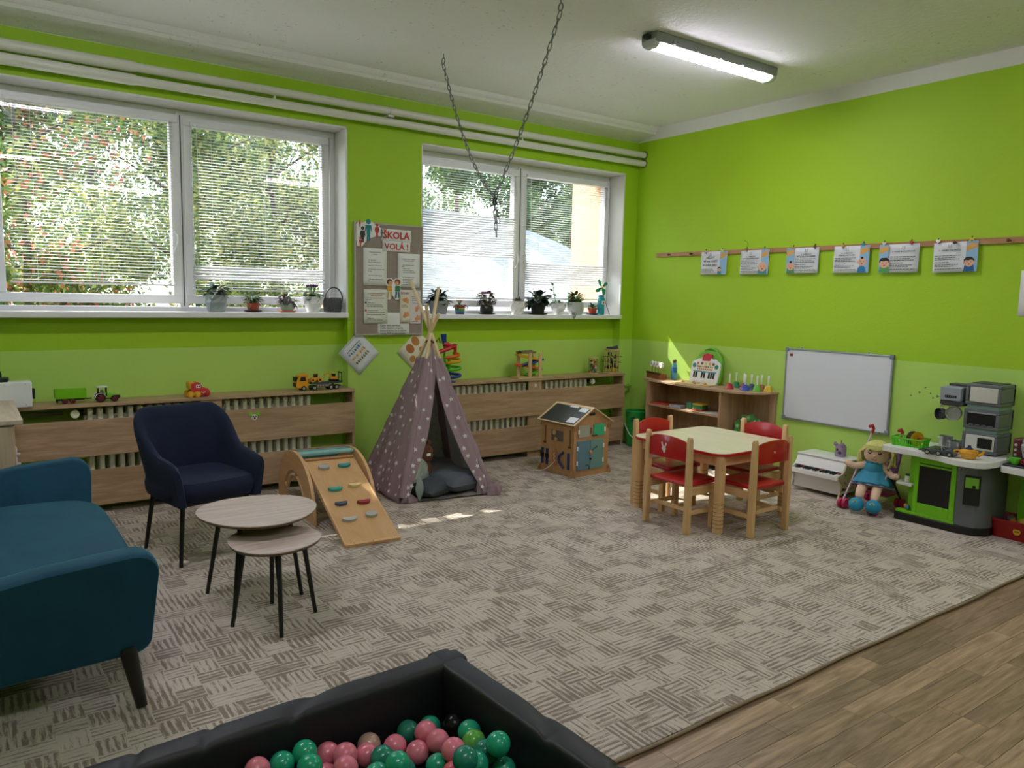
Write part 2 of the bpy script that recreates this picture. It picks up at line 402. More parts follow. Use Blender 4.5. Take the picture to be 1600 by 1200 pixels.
# ---------------------------------------------------------------- windows
def glass():
    b = NB('window_glass'); nt = b.nt
    tr = b.n('ShaderNodeBsdfTransparent'); tr.inputs[0].default_value = (.96, .975, .97, 1); gl = b.n('ShaderNodeBsdfGlossy'); gl.inputs['Roughness'].default_value = .02
    fr = b.n('ShaderNodeLayerWeight'); mx = b.n('ShaderNodeMixShader')
    b.l(b.math('MULTIPLY_ADD', b.math('POWER', fr.outputs['Facing'], 5.0), .8, .04), mx.inputs[0]); b.l(tr.outputs[0], mx.inputs[1]); b.l(gl.outputs[0], mx.inputs[2]); b.l(mx.outputs[0], b.out.inputs[0]); return b.m
M_GLASS = glass()
def slat_mat():
    b = NB('blind_slat'); b.p.inputs['Base Color'].default_value = (*lin('f2f3f4'), 1); b.rough(.4)
    tr = b.n('ShaderNodeBsdfTranslucent'); tr.inputs[0].default_value = (*lin('f2f3f4'), 1); mx = b.n('ShaderNodeMixShader'); mx.inputs[0].default_value = .35
    b.l(b.p.outputs[0], mx.inputs[1]); b.l(tr.outputs[0], mx.inputs[2]); b.l(mx.outputs[0], b.out.inputs[0]); return b.m
M_SLAT = slat_mat()
def frame_mb(x0, x1, z0, z1, w, y0, y1, wt=None, wbm=None):
    m = MB(); wt = wt or w; wbm = wbm or w
    return m.box(x0, y0, z0, x1, y1, z0+wbm).box(x0, y0, z1-wt, x1, y1, z1).box(x0, y0, z0+wbm, x0+w, y1, z1-wt).box(x1-w, y0, z0+wbm, x1, y1, z1-wt)
def window(n, x0, x1, z0, z1, xm, sash):
    w = struct('window_%d' % n)
    yf = 6.02
    r = MB().box(x0-.001, YW-.002, z0, x0+.012, yf+.06, z1).box(x1-.012, YW-.002, z0, x1+.001, yf+.06, z1).box(x0, YW-.002, z1-.012, x1, yf+.06, z1+.001)
    r.build('reveal', M_WHITE, w)
    frame_mb(x0+.012, x1-.012, z0+.03, z1-.012, .045, yf, yf+.07).build('window_frame', M_PVC, w, bevel=.004)
    MB().box(xm-.028, yf-.012, z0+.06, xm+.028, yf+.07, z1-.03).build('mullion', M_PVC, w, bevel=.004)
    MB().box(xm-.004, yf-.014, z0+.08, xm+.004, yf-.010, z1-.05).build('mullion_gap', mat('55585a', .6), w)
    for k, (a, b_, c, d) in enumerate(sash):          # glass rectangles
        fw = .062
        frame_mb(a-fw, b_+fw, c-fw, d+fw, fw, yf-.022, yf+.05).build('sash_frame', M_PVC, w, bevel=.006)
        MB().box(a-.006, yf+.012, c-.006, b_+.006, yf+.018, d+.006).build('pane', M_GLASS, w)
        hx = (b_+fw*.5) if k == 0 else (a-fw*.5)
        h = MB().box(hx-.013, yf-.030, 1.83, hx+.013, yf-.022, 1.92).box(hx-.008, yf-.055, 1.885, hx+.008, yf-.028, 1.901)
        dx = .028 if k == 0 else -.012
        h.tube([(hx, yf-.055, 1.895), (hx+dx*.2, yf-.06, 1.85), (hx-dx*.6, yf-.058, 1.78), (hx-dx, yf-.055, 1.765)], .0095, 8)
        h.build('window_handle', M_PVC, w, bevel=.002)
        MB().box(x1-.055 if k else x0+.02, yf-.03, z1-.16, x1-.04 if k else x0+.035, yf-.02, z1-.08).build('hinge', M_PVC, w)
    MB().box(x0+.002, YW-.03, z0+.0, x1-.002, yf+.02, z0+.042).build('windowsill', M_PVC, w, bevel=.008)
    return w
LS = ((.255, 1.272, 1.46, 2.68), (1.425, 2.405, 1.46, 2.67))
RS = ((3.315, 4.302, 1.46, 2.625), (4.452, 5.452, 1.46, 2.63))
window(1, LX0, LX1, LZ0, LZ1, 1.347, LS)
window(2, RX0, RX1, RZ0, RZ1, 4.378, RS)

SLAT_T = {}
def slat_mesh(L):
    k = round(L, 3)
    if k not in SLAT_T:
        SLAT_T[k] = MB().rings([[(x, -.0125, -.0016), (x, -.006, .0004), (x, 0, .0012), (x, .006, .0004), (x, .0125, -.0016), (x, .006, -.0001), (x, 0, .0006), (x, -.006, -.0001)] for x in (-L/2, L/2)]).mesh('slat')
        SLAT_T[k].materials.append(M_SLAT)
    return SLAT_T[k]
OPEN = atan2(1.0, 1.0)
def blind(lab, a, b_, z0, z1, tilt, opened=(), drop=.04, seed=1, sag=True, x_in=0.0):
    rr = random.Random(seed); y = 5.982; L = b_-a+.035-x_in; cx = (a+b_)/2+x_in/2
    t = thing('window_blind', lab, 'blind', (cx, y, 0), 0)
    MB().box(-L/2, -.012, z1-.002, L/2, .012, z1+.026).build('headrail', M_PVC, t, bevel=.002)
    zb = z0+drop
    MB().box(-L/2, -.011, zb-.012, L/2, .011, zb).build('bottom_rail', M_PVC, t, bevel=.003)
    n = int((z1-zb)/.0208); me = slat_mesh(L)
    for i in range(n):
        z = z1-.012-(z1-.012-zb-.012)*i/(n-1)
        o = bpy.data.objects.new('slat', me); COL.objects.link(o); o.parent = t; o.location = (0, 0, z)
        tl = tilt+rr.uniform(-.05, .05)
        for (p, q) in opened:
            if p <= z <= q: tl = OPEN+rr.uniform(-.06, .06)
        dr = 0
        if sag and i > n-6: dr = rr.uniform(-.014, .014)
        o.rotation_euler = (tl, dr, 0)
    c = MB()
    for fx in (-.36, .02, .36): c.tube([(fx*L, -.0135, z1), (fx*L+.004, -.0135, zb)], .0011, 4)
    c.build('ladder_cord', M_PVC, t)
    MB().tube([(-L/2+.04, -.016, z1), (-L/2+.05, -.017, z1-.5)], .0018, 5).build('tilt_wand', M_PVC, t)
    return t
blind('white slatted blind in the left sash of the large left window', *LS[0], radians(5), (), .075, 3, True, .05)
blind('white slatted blind in the right sash of the large left window', *LS[1], radians(5), ((1.585, 1.68),), .05, 4)
blind('white slatted blind in the left sash of the right window, behind the chain', *RS[0], radians(6), ((1.86, 2.22),), .02, 5)
blind('white slatted blind in the right sash of the right window, nearest the corner', *RS[1], radians(5), ((1.62, 1.82),), .03, 6)
# ---------------------------------------------------------------- outside the windows: bank, path, trees
def leafmat(c1, c2, name):
    b = NB(name); oi = b.n('ShaderNodeNewGeometry')
    wn = b.noise(b.obj(), 9, 2)
    c = b.mix(wn, lin(c1), lin(c2)); b.l(c, b.p.inputs['Base Color']); b.rough(.5)
    tr = b.n('ShaderNodeBsdfTranslucent'); b.l(c, tr.inputs[0]); mx = b.n('ShaderNodeMixShader'); mx.inputs[0].default_value = .45
    b.l(b.p.outputs[0], mx.inputs[1]); b.l(tr.outputs[0], mx.inputs[2]); b.l(mx.outputs[0], b.out.inputs[0]); return b.m
LEAF = [leafmat('4f6a2c', '7d9048', 'leaf_green'), leafmat('324a26', '566c38', 'leaf_dark'), leafmat('8a9348', 'b8b068', 'leaf_yellow'), leafmat('b0604a', 'd07a5c', 'leaf_red')]
M_BARK = mat('5a4a3c', .9, bump=.6, bscale=40)
gd = struct('terrain_outside')
def gz(x, y):
    d = max(0, y-8.0)
    q = min(1, d/6.5); q = q*q*(3-2*q)
    return .9 + 2.0*q*(.5+.5*math.tanh((11.9-x)/1.5))*(.5+.5*math.tanh((x-6.3)/.8)) + min(d*.06, 1.6) + .04*sin(x*1.3+y*.7)
m = MB().grid(lambda u, v: (-22+u*60, YO+.05+(v**1.6)*50, gz(-22+u*60, YO+.05+(v**1.6)*50)), 120, 60)
m.build('sloping_ground', mat('8d897a', .95, var=.3, vscale=.6), gd)
def tree(lab, x, y, h, rad, n, kind, zlow=.1, lsize=.09, seed=0, name='tree', cat='tree', mixes=(0, 1)):
    rr = random.Random(seed); g = gz(x, y)-.05
    t = thing(name, lab, cat, (x, y, g), 0, 'trees and bushes outside the windows')
    b = MB(); b.tube([(0, 0, 0), (.05, 0, h*.35), (-.04, .05, h*.7), (.02, 0, h*.95)], [.05*h/3, .04*h/3, .025*h/3, .008], 7)
    for k in range(7):
        a = k*2.4; z0 = h*(.25+.09*k)
        b.tube([(0, 0, z0), (cos(a)*rad*.5, sin(a)*rad*.5, z0+h*.13), (cos(a)*rad*.85, sin(a)*rad*.85, z0+h*.2)], [.02, .012, .004], 5)
    b.build('trunk', M_BARK, t)
    clumps = [(cos(a)*rad*q, sin(a)*rad*q, h*z, rad*s_) for a, q, z, s_ in [(rr.uniform(0, 2*pi), sqrt(rr.random())*.8, rr.uniform(zlow, .97), rr.uniform(.22, .42)) for _ in range(26)]]
    f = MB()
    for _ in range(n):
        cx, cy, cz, cr = clumps[rr.randrange(len(clumps))]
        d = Vector((rr.gauss(0, 1), rr.gauss(0, 1), rr.gauss(0, 1))).normalized()*cr*rr.random()**.45
        p = Vector((cx, cy, cz))+d; s_ = lsize*rr.uniform(.6, 1.3)
        a = Vector((rr.gauss(0, 1), rr.gauss(0, 1), rr.gauss(0, .7))).normalized(); c = a.orthogonal().normalized()
        c = (Matrix.Rotation(rr.uniform(0, 6.28), 3, a) @ c)
        e = a.cross(c)*.45
        f.cur = rr.choice(kind)
        f.add([p-c*s_*.5, p+e*s_*.6, p+c*s_*.6, p-e*s_*.6], [(0, 1, 2, 3)])
    f.build('foliage', LEAF, t, kind='stuff')
TREES = [
 ('leafy bush with red berries close outside the left half of the left window', .5, 8.6, 2.65, 1.15, 5200, (0, 0, 1, 2, 3, 0)),
 ('leafy bush outside the middle of the left window, beside the berry bush', 2.0, 9.0, 2.55, 1.15, 5000, (0, 1, 2, 0, 2)),
 ('pale green bush outside the right half of the left window', 3.3, 9.8, 2.9, 1.1, 4600, (0, 2, 2, 1)),
 ('dark shrub outside the far left edge of the left window', -.6, 9.2, 3.4, 1.0, 3800, (1, 1, 0)),
 ('tall tree behind the bushes outside the left window', 1.6, 12.6, 4.6, 1.7, 6000, (1, 0, 1, 2)),
 ('tree with thin crown behind the pale bush outside the left window', 4.4, 13.2, 4.2, 1.4, 3000, (2, 0, 1)),
 ('dense dark tree far behind the berry bush outside the left window', .2, 14.5, 5.4, 2.2, 5200, (1, 1, 0)),
 ('dense dark tree far behind the pale bush outside the left window', 4.0, 16.5, 5.6, 2.4, 5200, (1, 1, 0)),
 ('tree on the slope outside the left pane of the right window', 7.4, 15.0, 3.0, 1.0, 3000, (1, 0, 0, 2)),
 ('round tree outside the middle of the right window', 9.4, 15.4, 3.4, 1.2, 4200, (1, 1, 0)),
 ('bushy tree outside the right pane of the right window', 11.3, 15.2, 3.4, 1.35, 5200, (1, 0, 1)),
 ('dark tree outside the right edge of the right window', 13.6, 16.2, 3.6, 1.5, 5200, (1, 1, 0)),
 ('distant tree between the others beyond the right window', 12.4, 21.0, 4.4, 2.0, 3600, (1, 0)),
 ('low hedge clump under the trees beyond the right window', 14.5, 19.0, 2.2, 2.2, 3600, (1, 1, 0)),
]
for i, (lab, x, y, h, r_, n, k) in enumerate(TREES): tree(lab, x, y, h, r_, int(n*(3.0 if i < 8 else 2.2)), k, seed=20+i, zlow=.05 if i < 8 else .2, lsize=.066 if i < 8 else .10)

# ---------------------------------------------------------------- ceiling lamp in view, plus added unseen fill lamps
M_TUBE = emit('f6f0ff', LAMP_STRENGTH, 'tube_glow')
M_LGREY = mat('8d9290', .5); M_CLEAR = mat('c9d2d4', .2)
def lamp(lab, x, y, rz=0.):
    t = thing('ceiling_lamp', lab, 'lamp', (x, y, ZC), rz)
    prof = [(-.065, -.03), (.065, -.03), (.065, -.045), (.055, -.06), (-.055, -.06), (-.065, -.045)]
    MB().prism([(-.07, -.0), (.07, -.0), (.066, -.062), (-.066, -.062)], -.625, .625, 'x').build('housing', M_LGREY, t, bevel=.006)
    MB().prism([(-.058, -.058), (.058, -.058), (.05, -.078), (.03, -.088), (-.03, -.088), (-.05, -.078)], -.58, .58, 'x').build('diffuser', M_TUBE, t, bevel=.004)
    for s in (-1, 1):
        MB().prism([(-.064, -.043), (.064, -.043), (.057, -.077), (.03, -.094), (-.03, -.094), (-.057, -.077)], s*.58, s*.628, 'x').build('end_cap', M_CLEAR, t, bevel=.006)
    c0 = None
    for i in range(5):
        for s in (-1, 1):
            x_ = -.46+.23*i
            if c0 is None: c0 = MB().box(-.012, -.004, -.058, .012, .006, -.028).build('clip', M_LGREY, t, bevel=.002); c0.location = (x_, s*.069, 0)
            else: dup(c0, t, location=(x_, s*.069, 0))
    MB().box(-.66, -.02, -.04, -.62, .02, -.012).build('cable_gland', M_DARK, t, bevel=.004)
    return t
lamp('long lit fluorescent ceiling lamp above the play table, in view', 4.29, 3.67)
lamp('unseen fluorescent fill lamp added above the sofa side of the room', .35, 3.67)  # this and the next three are out of view, added to brighten the interior
lamp('unseen fluorescent fill lamp added over the laminate floor by the right wall', 4.29, .6)
lamp('unseen fluorescent fill lamp added over the camera end of the room', .35, .3)
lamp('unseen fluorescent fill lamp added at the front end of the room', 2.3, -2.2)

# ---------------------------------------------------------------- chain hanging from two ceiling hooks
def chain():
    t = thing('hanging_chain', 'grey metal chain hanging in a V from two ceiling hooks, knotted at the bottom', 'chain', (0, 0, 0))
    lw, ll, wr_ = .0095, .0165, .0033
    pts = [(lw*cos(a), 0, lw*sin(a)+(ll if sin(a) >= 0 else -ll)) for a in [2*pi*i/12 for i in range(12)]]
    me = MB().tube(pts, wr_, 6, closed=True).mesh('link'); me.materials.append(M_GALV)
    for p in me.polygons: p.use_smooth = True
    X = 2.86; knot = Vector((X, 4.213, 2.139))
    hooks = [Vector((X, 4.879, ZC)), Vector((X, 3.573, ZC))]
    def run(a, b, sag, k0=0):
        N = 200; P = []
        for i in range(N+1):
            u = i/N; p = a.lerp(b, u); p.z -= sag*4*u*(1-u); P.append(p)
        d = 0; step = .0425; nxt = step*.5; k = k0
        for i in range(N):
            L = (P[i+1]-P[i]).length
            while d+L >= nxt:
                q = P[i].lerp(P[i+1], (nxt-d)/L); dirv = (P[i+1]-P[i]).normalized()
                o = bpy.data.objects.new('link', me); COL.objects.link(o); o.parent = t
                o.location = q; o.rotation_mode = 'QUATERNION'
                o.rotation_quaternion = dirv.to_track_quat('Z', 'Y') @ Matrix.Rotation(pi/2*(k % 2)+.3, 3, 'Z').to_quaternion()
                k += 1; nxt += step
            d += L
    run(hooks[0]-Vector((0, 0, .075)), knot, .13); run(hooks[1]-Vector((0, 0, .075)), knot, .06)
    run(knot, Vector((X, 4.175, 1.872)), 0); run(knot+Vector((.018, .01, 0)), Vector((X+.015, 4.175, 1.96)), 0, 1)
    k = MB()
    for i, (a, b) in enumerate(((0, .4), (1.2, .9), (2.3, -.5), (.6, 1.4), (1.9, .2))):
        k.at(X+.008*cos(i*2.1), 4.205+.012*sin(i*1.7), 2.135-.012*i, a, b, i).tube(pts, wr_, 6, closed=True)
    k.build('knot', mat('3c3d40', .4, .9), t)
    for h in hooks:
        MB().tube([(h.x, h.y, h.z+.01), (h.x, h.y, h.z-.03)], .004, 8).tube([(h.x, h.y+.02*sin(a), h.z-.052+.021*cos(a)) for a in [2*pi*i/14*.95 for i in range(15)]], .0042, 8).build('ceiling_hook', M_GALV, t)
chain()
# ---------------------------------------------------------------- radiators and their oak covers
M_RAD = mat('f0ecda', .4, name='radiator_enamel')
def radiator(lab, x0, x1, valve=None):
    t = thing('radiator', lab, 'radiator', (0, 0, 0), 0)
    n = int(round((x1-x0)/.0612)); y = YW-.02
    for z in (.63, .13): MB().tube([(x0, y, z), (x1, y, z)], .022, 10).build('header_pipe', M_RAD, t)
    r0 = None
    for i in range(n):
        x = x0+.03+i*.0612
        if r0 is None:
            q = MB()
            for dy in (-.05, .0, .05): q.prism(rrect(.034, .03, .012, 3, 0, dy), .12, .70)
            q.ball((0, 0, .690), (.021, .075, .022), 10).ball((0, 0, .11), (.021, .075, .025), 10)
            r0 = q.build('rib', M_RAD, t); r0.location = (x, y, 0)
        else: dup(r0, t, location=(x, y, 0))
    if valve:
        x, s = valve
        MB().tube([(x-s*.06, y, .675), (x, y, .675)], .016, 10).tube([(x-.0*s, y-.02, .675), (x, y-.075, .675)], .019, 14).build('valve_body', M_DARK, t)
        v = MB(); v.at(x, y-.08, .675, pi/2); v.lathe([(.012, -.012), (.026, -.012), (.028, 0), (.026, .016), (.014, .018), (.013, .008), (0.001, .008)], 18); v.build('valve_knob', M_RAD, t)
    return t
radiator('cream ribbed radiator behind the left cover, left of the blue armchair', .64, 1.38, (.58, -1))
radiator('cream ribbed radiator behind the left cover, right of the blue armchair', 1.47, 2.20)
radiator('cream ribbed radiator behind the right cover, next to the tepee', 3.32, 4.30)
radiator('cream ribbed radiator behind the right cover, above the wooden playhouse', 4.50, 5.03, (5.09, 1))
MB_ = MB().tube([(.16, YW-.02, .675), (.52, YW-.02, .675)], .013, 8)
tag(MB_.build('radiator_pipe', mat('6d7450', .5)), 'thin pipe feeding the left radiator behind its cover', 'pipe')
def cover(lab, x0, x1, div):
    t = thing('radiator_cover', lab, 'radiator cover', (0, 0, 0))
    YF = 5.66; yb = YW+.09
    MB().box(x0, YF-.012, .722, x1, YW, .744).box(max(x0, .155), YW, .722, min(x1, x1-.005), yb, .744).build('top_board', OAK, t, bevel=.0015)
    for x in (x0+.001, x1-.019): MB().box(x, YF+.002, .0, x+.018, YW-.001, .722).build('side_panel', OAKY, t, bevel=.001)
    for x in div: MB().box(x-.075, YF+.004, .0, x+.075, YF+.02, .722).build('support_board', OAKZ, t, bevel=.001)
    for z0, z1 in ((.395, .637), (.058, .300)): MB().box(x0+.019, YF-.012, z0, x1-.001, YF+.004, z1).build('front_board', OAK, t, bevel=.0015)
    return t
cl = cover('oak slatted radiator cover under the left window, behind the blue armchair', .155, 2.53, (1.43,))
for x in (): pass
cr = cover('oak slatted radiator cover under the right window, between tepee and corner', 3.21, 5.49, (4.35,))
MB().box(4.34, 5.66-.004, .665, 4.362, 5.664, .69).build('switch_button', M_PVC, cr, bevel=.002)
# small mouse-face knob on the left cover
t = thing('animal_face_knob', 'small green and white animal face fixed to the left radiator cover', 'ornament', (1.73, 5.645, .575))
MB().at(0, 0, 0, pi/2).prism(circ(.022, 14), -.006, .004).build('face', mat('e8e8e4', .4), t, bevel=.001)
for s in (-1, 1): MB().at(s*.027, 0, .026, pi/2).prism(circ(.019, 12, ry=.016), -.005, .003).build('ear', mat('8cc43a', .4), t, bevel=.001)
MB().at(0, -.005, -.006, pi/2).prism(circ(.007, 8), -.003, .004).build('nose', M_DARK, t)
for s in (-1, 1): MB().at(s*.009, -.005, .007, pi/2).prism(circ(.004, 8), -.002, .004).build('eye', M_DARK, t)
# pipe stub in the gap right of the right cover
tag(MB().tube([(5.50, 5.72, .60), (5.60, 5.72, .60), (5.66, 5.75, .60), (5.68, 5.79, .6)], .016, 8).build('pipe_elbow', mat('86b83a', .5)), 'short green painted heating pipe between the right cover and the corner', 'pipe')

# ---------------------------------------------------------------- notice board with its sheets
M_PAPER = mat('e9eae8', .7, name='paper'); M_INK = mat('4a4c50', .8); M_RED = mat('c22a2a', .6)
FY = pi/2
t = thing('notice_board', 'grey fabric notice board on the wall between the two windows', 'board', (0, 0, 0))
BX0, BX1, BZ0, BZ1 = 2.59, 3.196, 1.168, 2.062
YB = YW-.03
MB().box(BX0, YB+.004, BZ0, BX1, YW-.001, BZ1).build('fabric_panel', mat('9a8d83', .9, bump=.5, bscale=300, var=.12, vscale=30), t)
frame_mb(BX0-.006, BX1+.006, BZ0-.006, BZ1+.006, .010, YB-.001, YW-.0005).build('board_frame', mat('b9b2aa', .5), t)
def sheet(name, lab, x0, x1, z0, z1, y, c='e6e8e6', tilt=0., cat='sheet'):
    """paper on the window wall; local origin in the sheet's centre, x right, z up, front = -y"""
    t = thing(name, lab, cat, ((x0+x1)/2, y, (z0+z1)/2)); t.rotation_euler = (0, tilt, 0)
    w, h = x1-x0, z1-z0
    MB().grid(lambda u, v: ((u-.5)*w, -.0012-.003*(v-.5)**2*(1-u), (v-.5)*h), 4, 6).build('paper', mat(c, .7), t, solid=.0008)
    return t, w, h
def lines(t, rows, m=None, y=-.0035, hgt=.0035, name='printed_text', seed=3):
    """rows: (x0,x1,z) of words printed as short strokes"""
    rr = random.Random(seed); b = MB()
    for x0, x1, z in rows:
        x = x0
        while x < x1-.004:
            w = min(rr.uniform(.010, .028), x1-x); b.box(x, y-.0004, z-hgt/2, x+w, y, z+hgt/2); x += w+.004
    return b.build(name, m or M_INK, t, kind=None)
YS = YB-.0005
t, w, h = sheet('title_strip', 'white strip reading ŠKOLA in red capitals at the top of the notice board', 2.815, 3.085, 1.93, 2.025, YS)
text('ŠKOLA', .078, M_RED, t, (0, -.005, -.003), (FY, 0, 0), bold=.0022)
t, w, h = sheet('title_strip', 'white strip reading VOLÁ! in red capitals, below the ŠKOLA strip', 2.825, 3.08, 1.845, 1.93, YS)
text('VOLÁ !', .070, M_RED, t, (0, -.005, -.004), (FY, 0, 0), bold=.0012)
t, w, h = sheet('info_sheet', 'white typed sheet on the upper left of the notice board, under the family cutout', 2.655, 2.865, 1.565, 1.865, YS)
text('Otvorené hodiny', .015, M_INK, t, (0, -.004, .118), (FY, 0, 0)); text('v škole', .014, M_INK, t, (0, -.004, .100), (FY, 0, 0))
lines(t, [(-.06, .01, .055), (-.065, .045, .038), (-.06, .06, .010), (-.06, .08, -.02), (-.065, -.03, -.036), (-.06, .06, -.07), (-.06, .075, -.10), (-.065, -.045, -.115)])
t, w, h = sheet('info_sheet', 'white typed sheet on the upper right of the notice board, under the VOLÁ strip', 2.965, 3.17, 1.555, 1.835, YS)
text('Desatoro pre rodičov', .013, M_INK, t, (0, -.004, .095), (FY, 0, 0)); text('budúceho prváka', .013, M_INK, t, (0, -.004, .080), (FY, 0, 0))
lines(t, [(-.06, .05, .045), (-.065, -.04, .032), (-.055, .01, .016), (-.055, .05, 0), (-.055, .065, -.016), (-.06, .05, -.055), (-.055, .04, -.072), (-.055, .02, -.086), (-.055, .045, -.10), (-.055, .03, -.115)], seed=5)
t, w, h = sheet('info_sheet', 'pale sheet with a red heading on the lower left of the notice board', 2.66, 2.872, 1.255, 1.535, YS, 'dfe2d6')
text('ČO BY MALO VEDIEŤ DIEŤA', .0125, M_RED, t, (.005, -.004, .105), (FY, 0, 0)); text('PRED NÁSTUPOM', .0125, M_RED, t, (.005, -.004, .089), (FY, 0, 0))
lines(t, [(-.085, .08, .068), (-.085, -.03, .054), (-.07, -.01, .03), (-.08, .06, .014), (-.08, .07, 0), (-.07, .02, -.032), (-.08, .08, -.048), (-.08, .08, -.065), (-.07, -.02, -.095), (-.08, .06, -.11)], seed=6)
MB().box(-.096, -.0045, -.040, -.082, -.0035, -.024).build('red_bullet', M_RED, t); MB().box(-.096, -.0045, .024, -.082, -.0035, .038).build('dark_bullet', M_INK, t)
t, w, h = sheet('leaflet', 'colourful two-part leaflet with drawn hands on the lower right of the notice board', 2.985, 3.18, 1.255, 1.535, YS, 'e3dcc6')
MB().box(.0, -.0036, -.14, .0975, -.0028, .14).build('pink_half', mat('dcd3d6', .7), t)
for i, (ch, c) in enumerate(zip('ÚCHOP', ('7a3f9a', 'c23a4a', '2f6db3', '2c3f8f', 'd8b83a'))): text(ch, .026, mat(c, .6), t, (-.083+i*.019, -.005, .112), (FY, 0, 0), bold=.0006)
HAND = mat('d9935f', .7)
def hand_print(t, x, z, s, rz):
    b = MB(); b.at(x, -.0044, z, 0, rz, 0)
    b.prism(circ(.020*s, 10, ry=.015*s), -.0004, .0004, 'y')
    for k in range(4): b.prism([(.014*s, (k-1.6)*.0085*s), (.042*s, (k-1.9)*.010*s), (.043*s, (k-1.3)*.010*s), (.014*s, (k-.8)*.0085*s)], -.0006, .0006, 'y')
    b.prism([(-.004*s, .012*s), (.014*s, .03*s), (.02*s, .024*s), (.008*s, .008*s)], -.0005, .0005, 'y')
    b.build('drawn_hand', HAND, t)
hand_print(t, -.055, .055, 1, .3); hand_print(t, -.05, -.075, 1, -.5); hand_print(t, .06, -.025, .9, -1.0); hand_print(t, .062, -.10, 1, -.3)
lines(t, [(-.085, -.03, .012), (-.08, -.02, 0), (.01, .08, .085), (.015, .08, .07), (.015, .08, .055), (.02, .07, .03), (-.08, -.02, -.128), (.01, .08, -.125)], seed=8)
text('1. rok', .014, HAND, t, (-.055, -.0045, .020), (FY, 0, 0)); text('2. roky', .014, HAND, t, (.05, -.0045, .072), (FY, 0, 0))
t, w, h = sheet('quote_sheet', 'white sheet with four lines of dark writing at the bottom of the notice board', 2.785, 3.075, 1.160, 1.345, YS+.0008)
for k, s_ in enumerate(('Každé dieťa napreduje', 'svojím vlastným tempom,', 'Dôverujme mu, že to dokáže', 'i vtedy, keď to ešte nevidno')):
    text(s_, .0205, M_INK, t, (-.125, -.004, .0-.022*k-.012), (FY, 0, 0), 'LEFT')
# cutouts
t = thing('family_cutout', 'white cutout with coloured family figures on the top left corner of the board', 'cutout', (2.70, YS-.003, 1.975))
MB().at(0, 0, 0).prism([(-.105, .07), (-.085, .09), (-.05, .085), (-.02, .10), (.005, .108), (.035, .095), (.06, .075), (.085, .08), (.10, .06), (.135, .035), (.145, .01), (.13, -.012), (.06, -.018), (.01, -.035), (-.03, -.07), (-.06, -.105), (-.095, -.10), (-.105, -.05)], -.001, .001, 'y').build('paper', M_PAPER, t)
def figure(t, x, z, s, c, skirt=False):
    b = MB().at(x, -.0022, z)
    b.prism(circ(.022*s, 12, 0, .075*s), -.0005, .0005, 'y')
    b.prism([(-.026*s, .048*s), (.026*s, .048*s), (.034*s, -.005*s), (.026*s, -.008*s), (.018*s, .022*s), (.028*s if skirt else .016*s, -.025*s), (.014*s, -.03*s), (.016*s, -.085*s), (.003*s, -.085*s), (.0, -.035*s), (-.003*s, -.085*s), (-.016*s, -.085*s), (-.014*s, -.03*s), (-.028*s if skirt else -.016*s, -.025*s), (-.018*s, .022*s), (-.026*s, -.008*s), (-.034*s, -.005*s)], -.0005, .0005, 'y')
    b.build('figure', mat(c, .6), t)
figure(t, .0, .025, .95, '16808a'); figure(t, .075, .03, .6, 'c23a33', True); figure(t, -.05, -.01, .7, '3a3440', True); figure(t, -.07, -.07, .45, 'c2482f'); figure(t, -.075, .075, .28, 'c23a33'); figure(t, .118, .012, .35, '4a6a68')
t = thing('children_cutout', 'white cutout of two schoolchildren with satchels stuck in the middle of the board', 'cutout', (2.925, YS-.004, 1.54))
MB().prism([(-.075, .05), (-.06, .085), (-.02, .092), (.0, .075), (.02, .09), (.06, .085), (.075, .05), (.06, .02), (.07, -.03), (.05, -.085), (.02, -.09), (-.01, -.05), (-.03, -.088), (-.065, -.08), (-.06, -.03), (-.055, .02)], -.001, .001, 'y').build('paper', M_PAPER, t)
for s, c, hc in ((-1, 'd8a23a', '5a2c1a'), (1, '2f7d5a', '8a4a22')):
    x = s*.036
    MB().at(x, -.002, .058).prism(circ(.027, 14, ry=.025), -.0005, .0005, 'y').build('hair', mat(hc, .6), t)
    MB().at(x+.006*(-s), -.003, .048).prism(circ(.018, 12), -.0005, .0005, 'y').build('face', mat('e2a889', .6), t)
    MB().at(x, -.002, .005).prism([(-.02, .022), (.02, .022), (.024, -.025), (-.024, -.025)], -.0005, .0005, 'y').build('coat', mat(c, .6), t)
    MB().at(x, -.0025, 0).prism([(-.018, -.022), (-.002, -.022), (-.010, -.075), (-.024, -.075)], -.0005, .0005, 'y').prism([(.004, -.022), (.018, -.022), (.02, -.07), (.006, -.07)], -.0005, .0005, 'y').build('legs', mat('c9b06a' if s < 0 else '3a5a7a', .6), t)
# two cards hung as diamonds
t, w, h = sheet('picture_card', 'white card hung as a diamond left of the tepee, printed with small coloured pictures', 2.63-.125, 2.63+.125, 1.016-.13, 1.016+.13, YW-.006, 'dfe3e8', radians(-45), 'card')
MB().box(-.125, -.004, .115, .125, -.003, .128).build('punched_edge', mat('b9c0c4', .6), t)
lines(t, [(-.075, .075, .072)], hgt=.006)
rr = random.Random(4); CS = [('7fa0c0', '5f7fa0', 'a0b8c8', '38506a'), ('d9a03a', 'e0b870', 'c8864a', 'e8d0a0'), ('8a7a3a', '5f6a2a', 'a09050', '6a5a30')]
for k in range(3):
    for c in range(7):
        x, z = -.072+c*.022, .045-k*.045
        MB().prism([(x+.010*cos(a*.9+k)*rr.uniform(.6, 1.1), z+.016*sin(a*.9+k)*rr.uniform(.6, 1.1)) for a in range(7)], -.0042, -.0034, 'y').build('small_picture', mat(CS[k][c % 4], .7), t)
